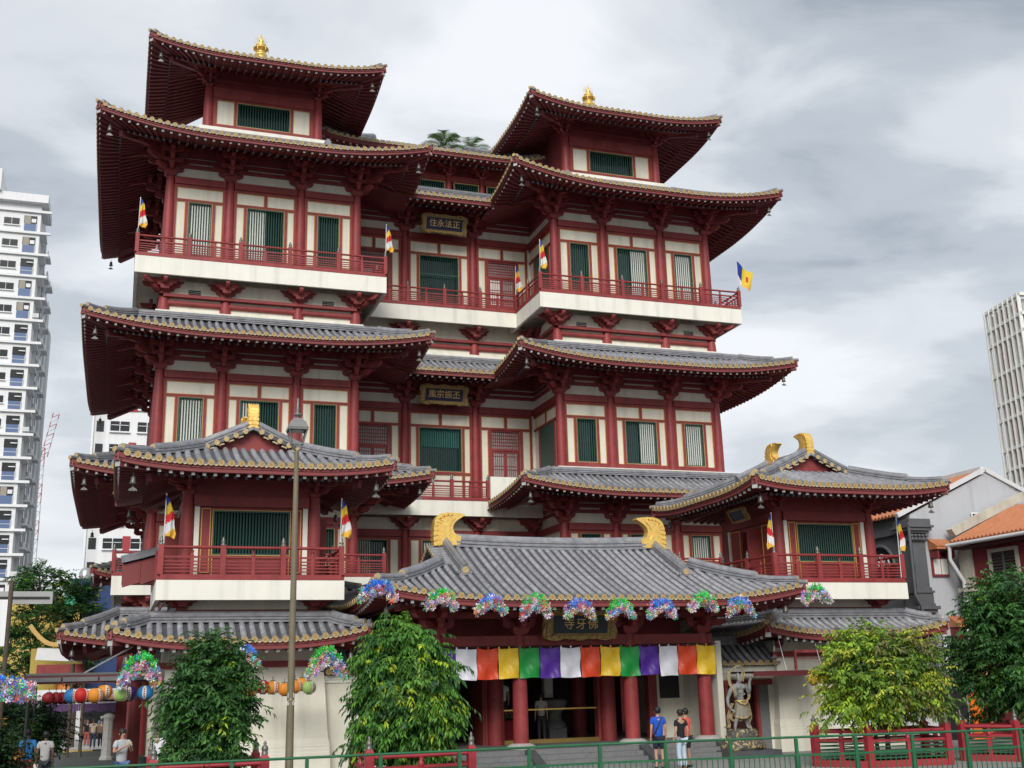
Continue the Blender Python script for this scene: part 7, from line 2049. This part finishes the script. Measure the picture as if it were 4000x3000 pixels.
person(-15.2, 80, -.2, 'woman in pink top near the far end of the lane', cloth('pink', (.55, .25, .28)), cloth('stone', (.3, .28, .25)), stride=-.1, k=.95, long_hair=True)
person(-1.3, YI+1.6, PI, 'person in white shirt standing in the dim doorway left of centre', cloth('white', (.66, .67, .70)), cloth('charcoal', (.035, .035, .045)), z=.47+.5, k=1.05)
person(.0, YI+1.0, PI-.2, 'person in grey patterned top at the doorway barrier', cloth('pale_grey', (.40, .40, .39)), cloth('charcoal', (.035, .035, .045)), z=.47)
pedst = thing('low_stool', (-1.3, YI+1.6, .47), 'low dark step under the person in the doorway', 'stool')
m = MB(); m.box(-1.6, -1.0, YI+1.35, YI+1.85, .9, .965); part(pedst, 'tread', m, BLACK)
for a in (-1.57, -1.03):
    for b in (YI+1.38, YI+1.82): m = MB(); m.box(a-.025, a+.025, b-.025, b+.025, .475, .9); part(pedst, 'leg', m, BLACK)

# ------------------------------------------------------------------ guardian statue
sx, sy, sz = 5.62, 36.1, .84
stt = thing('guardian_statue', (sx, sy, 0), 'dark bronze muscular guardian statue with gilt scarf beside the right porch column', 'statue')
BRZ = mat('statue_bronze', (.20, .21, .205), .6, metal=.0, var=.25, scale=7, bump=.25, bscale=30)
SGLD = mat('statue_gilt', (.46, .33, .13), .45, metal=.4, var=.35, scale=14, bump=.3)
def W_(p): return (sx+p[0], sy+p[1], sz+p[2])
k = 1.12
J = {'pel': (W_((.03, 0, .92)), .16, .13), 'sp': (W_((.0, -.01, 1.10)), .145, .12), 'rib': (W_((-.02, -.03, 1.28)), .19, .145), 'ch': (W_((-.02, -.03, 1.42)), .225, .15), 'nb': (W_((-.02, -.02, 1.55)), .10, .10), 'nk': (W_((-.02, -.05, 1.62)), .07, .075), 'jaw': (W_((-.03, -.08, 1.68)), .07, .085), 'hd': (W_((-.03, -.06, 1.76)), .085, .10), 'ht': (W_((-.03, -.04, 1.85)), .06, .07), 'bun': (W_((-.03, -.03, 1.93)), .045, .045)}
E_ = [('pel', 'sp'), ('sp', 'rib'), ('rib', 'ch'), ('ch', 'nb'), ('nb', 'nk'), ('nk', 'jaw'), ('jaw', 'hd'), ('hd', 'ht'), ('ht', 'bun')]
J.update({'shl': (W_((-.27, -.01, 1.46)), .10), 'ual': (W_((-.36, .0, 1.28)), .085), 'ell': (W_((-.46, .02, 1.08)), .062), 'fal': (W_((-.50, -.03, .95)), .068), 'wrl': (W_((-.50, -.08, .80)), .042), 'pal': (W_((-.45, -.12, .73)), .05, .025),
          'shr': (W_((.23, .0, 1.48)), .10), 'uar': (W_((.33, .01, 1.38)), .085), 'elr': (W_((.36, -.04, 1.22)), .065), 'far': (W_((.33, -.14, 1.40)), .068), 'wrr': (W_((.33, -.17, 1.58)), .045), 'fir': (W_((.35, -.17, 1.70)), .075)})
E_ += [('ch', 'shl'), ('shl', 'ual'), ('ual', 'ell'), ('ell', 'fal'), ('fal', 'wrl'), ('wrl', 'pal'), ('ch', 'shr'), ('shr', 'uar'), ('uar', 'elr'), ('elr', 'far'), ('far', 'wrr'), ('wrr', 'fir')]
for f in range(4):
    J[f'f{f}'] = (W_((-.40+.0*f, -.16-.012*f, .70-.022*f)), .016); J[f'g{f}'] = (W_((-.34, -.18-.012*f, .685-.028*f)), .013); E_ += [('pal', f'f{f}'), (f'f{f}', f'g{f}')]
J['thl'] = (W_((-.42, -.09, .78)), .017); E_.append(('pal', 'thl'))
for f in range(4):
    J[f'k{f}'] = (W_((.31+.028*f, -.24, 1.74-.01*f)), .020); E_.append(('fir', f'k{f}'))
for s, n, kx, ax_, ky in ((-1, 'l', -.17, -.28, -.06), (1, 'r', .20, .24, -.02)):
    J['hp'+n] = (W_((.03+s*.10, 0, .86)), .115); J['kn'+n] = (W_((kx, ky-.02, .46)), .08); J['ca'+n] = (W_(((kx+ax_)/2, ky+.04, .30)), .082); J['an'+n] = (W_((ax_, ky+.03, .09)), .05); J['to'+n] = (W_((ax_+s*.08, ky-.13, .035)), .05, .035)
    E_ += [('pel', 'hp'+n), ('hp'+n, 'kn'+n), ('kn'+n, 'ca'+n), ('ca'+n, 'an'+n), ('an'+n, 'to'+n)]
part(stt, 'body', skin_mesh('statue_body', J, E_, BRZ), None)
m = MB()   # chest, abdomen and face relief
for px, py, pz, rx in ((-.11, -.155, 1.42, .085), (.075, -.155, 1.42, .085), (-.07, -.15, 1.25, .05), (.04, -.15, 1.25, .05), (-.06, -.135, 1.16, .048), (.045, -.135, 1.16, .048), (-.05, -.125, 1.07, .045), (.05, -.125, 1.07, .045), (-.16, -.11, 1.2, .05), (.13, -.11, 1.2, .05), (-.03, -.165, 1.71, .022), (-.07, -.135, 1.765, .02), (.01, -.135, 1.765, .02), (-.03, -.15, 1.65, .03), (-.12, -.04, 1.72, .03), (.06, -.04, 1.72, .03)):
    m.lathe([(.001, -rx*.8), (rx*.7, -rx*.55), (rx, 0), (rx*.7, rx*.55), (.001, rx*.8)], 9, W_((px, py+.02, pz)))
part(stt, 'muscle_relief', m, BRZ)
# pleated loincloth
m = MB(); n = 36
def sk(u, v):
    a = 2*PI*u; fold = 1+.07*math.sin(a*9+v*1.5)*v
    rx = (.19+.13*v)*fold; ry = (.15+.09*v)*fold
    dip = .06*math.sin(a*2+.8)*v+.16*max(0, math.cos(a+PI/2))**3*v
    return W_((.03+.02*v+rx*math.cos(a), ry*math.sin(a), .98-.46*v-dip))
m.grid(sk, [i/n for i in range(n+1)], [j/8 for j in range(9)], 0, True); lc = part(stt, 'loincloth', m, mat('statue_cloth', (.20, .185, .14), .6, metal=.0, var=.25, scale=9))
m = MB(); m.tube([sk(i/n, 1) for i in range(n+1)], .020, 6, caps=False); m.tube([sk(i/n, .02) for i in range(n+1)], .035, 6, caps=False); m.tube([W_((-.16, -.12, .98)), W_((-.08, -.2, .90)), W_((.05, -.22, .84)), W_((.16, -.2, .92)), W_((.24, -.12, 1.02))], .03, 7)
part(stt, 'gilt_hem', m, SGLD)
# floating scarf: bands looping over the head and down both sides
def ribbon(pts, w, nm):
    P_ = [Vector(W_(p)) for p in pts]; sm_ = []
    for i in range(len(P_)-1):
        p0, p1, p2, p3 = P_[max(0, i-1)], P_[i], P_[i+1], P_[min(len(P_)-1, i+2)]
        for q in range(5):
            t = q/5; sm_.append(.5*((2*p1)+(p2-p0)*t+(2*p0-5*p1+4*p2-p3)*t*t+(3*p1-p0-3*p2+p3)*t**3))
    sm_.append(P_[-1])
    m = MB(); m.tube(sm_, w, 7, 0, sq=.35); 
    for s in (-1, 1): m.tube([p+Vector((s*w*.85, -.012, 0)) for p in sm_], w*.28, 5, 1)
    part(stt, 'scarf', m, [mat('statue_cloth', (.13, .122, .095)), SGLD])
ribbon([(-.12, .02, 1.06), (-.22, -.10, 1.15), (-.24, -.10, 1.38), (-.33, -.02, 1.5), (-.36, .03, 1.75), (-.30, .05, 1.95), (-.12, .05, 2.08), (.05, .04, 2.16), (.18, .04, 2.08), (.22, .03, 1.9), (.16, .0, 1.75), (.10, -.06, 1.62)], .055, 'a')
ribbon([(.30, .02, 1.55), (.36, .02, 1.3), (.33, -.06, 1.1), (.24, -.1, 1.0)], .045, 'b')
ribbon([(-.30, .02, .90), (-.42, .04, .62), (-.50, .04, .40), (-.46, .05, .2), (-.52, .02, .08), (-.66, .0, .12)], .05, 'c')
ribbon([(.30, .02, .92), (.36, .02, .62), (.38, .02, .40), (.30, .04, .22), (.36, .02, .06)], .05, 'd')
ribbon([(-.2, -.02, .66), (-.38, .0, .5), (-.40, -.02, .38), (-.28, -.04, .30)], .045, 'e')
ribbon([(.04, -.14, .9), (.05, -.16, .66), (.0, -.12, .42), (-.08, -.08, .30)], .05, 'f')
# rock base with gilt swirls on a granite plinth
rk = bpy.data.materials.new('gilt_rock'); rk.use_nodes = True
_t = rk.node_tree; _b = _t.nodes['Principled BSDF']; _b.inputs['Roughness'].default_value = .6
_n = _t.nodes.new('ShaderNodeTexNoise'); _n.inputs['Scale'].default_value = 7; _n.inputs['Detail'].default_value = 3; _n.inputs['Distortion'].default_value = 1.2
_g = _t.nodes.new('ShaderNodeNewGeometry'); _t.links.new(_g.outputs['Position'], _n.inputs['Vector'])
_r = _t.nodes.new('ShaderNodeValToRGB'); _r.color_ramp.elements[0].position = .52; _r.color_ramp.elements[0].color = (.06, .06, .055, 1); _r.color_ramp.elements[1].position = .60; _r.color_ramp.elements[1].color = (.42, .31, .13, 1)
_t.links.new(_n.outputs['Fac'], _r.inputs[0]); _t.links.new(_r.outputs[0], _b.inputs['Base Color'])
_bp = _t.nodes.new('ShaderNodeBump'); _bp.inputs['Strength'].default_value = .8; _bp.inputs['Distance'].default_value = .05; _t.links.new(_n.outputs['Fac'], _bp.inputs['Height']); _t.links.new(_bp.outputs[0], _b.inputs['Normal'])
rs = np.random.default_rng(12); amp = rs.uniform(-1, 1, (5, 40))
def rock(r0, r1, z0, z1, nm, sd):
    m = MB(); n = 40; V_ = []
    pr = [(r0*.94, z0), (r0*1.04, z0+(z1-z0)*.3), (r0*.9, z0+(z1-z0)*.55), (r1*1.05, z0+(z1-z0)*.85), (r1*.92, z1)]
    for i, (r, zz) in enumerate(pr):
        for q in range(n): 
            a = 2*PI*q/n; rr = r*(1+.06*amp[(i+sd) % 5][q]+.05*math.sin(a*5+i*1.3+sd)); V_.append((sx+rr*math.cos(a), sy+rr*.72*math.sin(a), zz+.025*amp[(i+1) % 5][q]))
    F_ = [(i*n+q, i*n+(q+1) % n, (i+1)*n+(q+1) % n, (i+1)*n+q) for i in range(4) for q in range(n)] + [tuple(range(4*n, 5*n))]
    m.add(V_, F_, 0, True); part(stt, nm, m, rk)
rock(.85, .68, .20, .56, 'rock_base', 0); rock(.60, .52, .53, .87, 'rock_top', 2)
m = MB(); m.box(sx-1.0, sx+1.0, sy-.85, sy+.85, -.2, .20); part(stt, 'plinth', m, mat('dark_granite', (.075, .08, .085), .5))
nb = thing('notice_sheet', (4.78, 38.45, 1.6), 'white notice with red border on the wall behind the statue', 'sign')
m = MB(); m.box(5.75, 6.33, 38.46, 38.49, 1.02, 1.95, 0); m.box(5.81, 6.27, 38.452, 38.46, 1.08, 1.89, 1)
part(nb, 'sheet', m, [mat('notice_red', (.4, .04, .04), .7), mat('notice_paper', (.52, .55, .60), .7)])
m = MB()
for i in range(9): m.box(5.85, 6.22-.06*(i % 3), 38.449, 38.452, 1.80-i*.08, 1.83-i*.08)
o = part(nb, 'print_line', m, BLACK); o['kind'] = 'stuff'
flush_stuff()
bpy.data.scenes.remove(TMP)
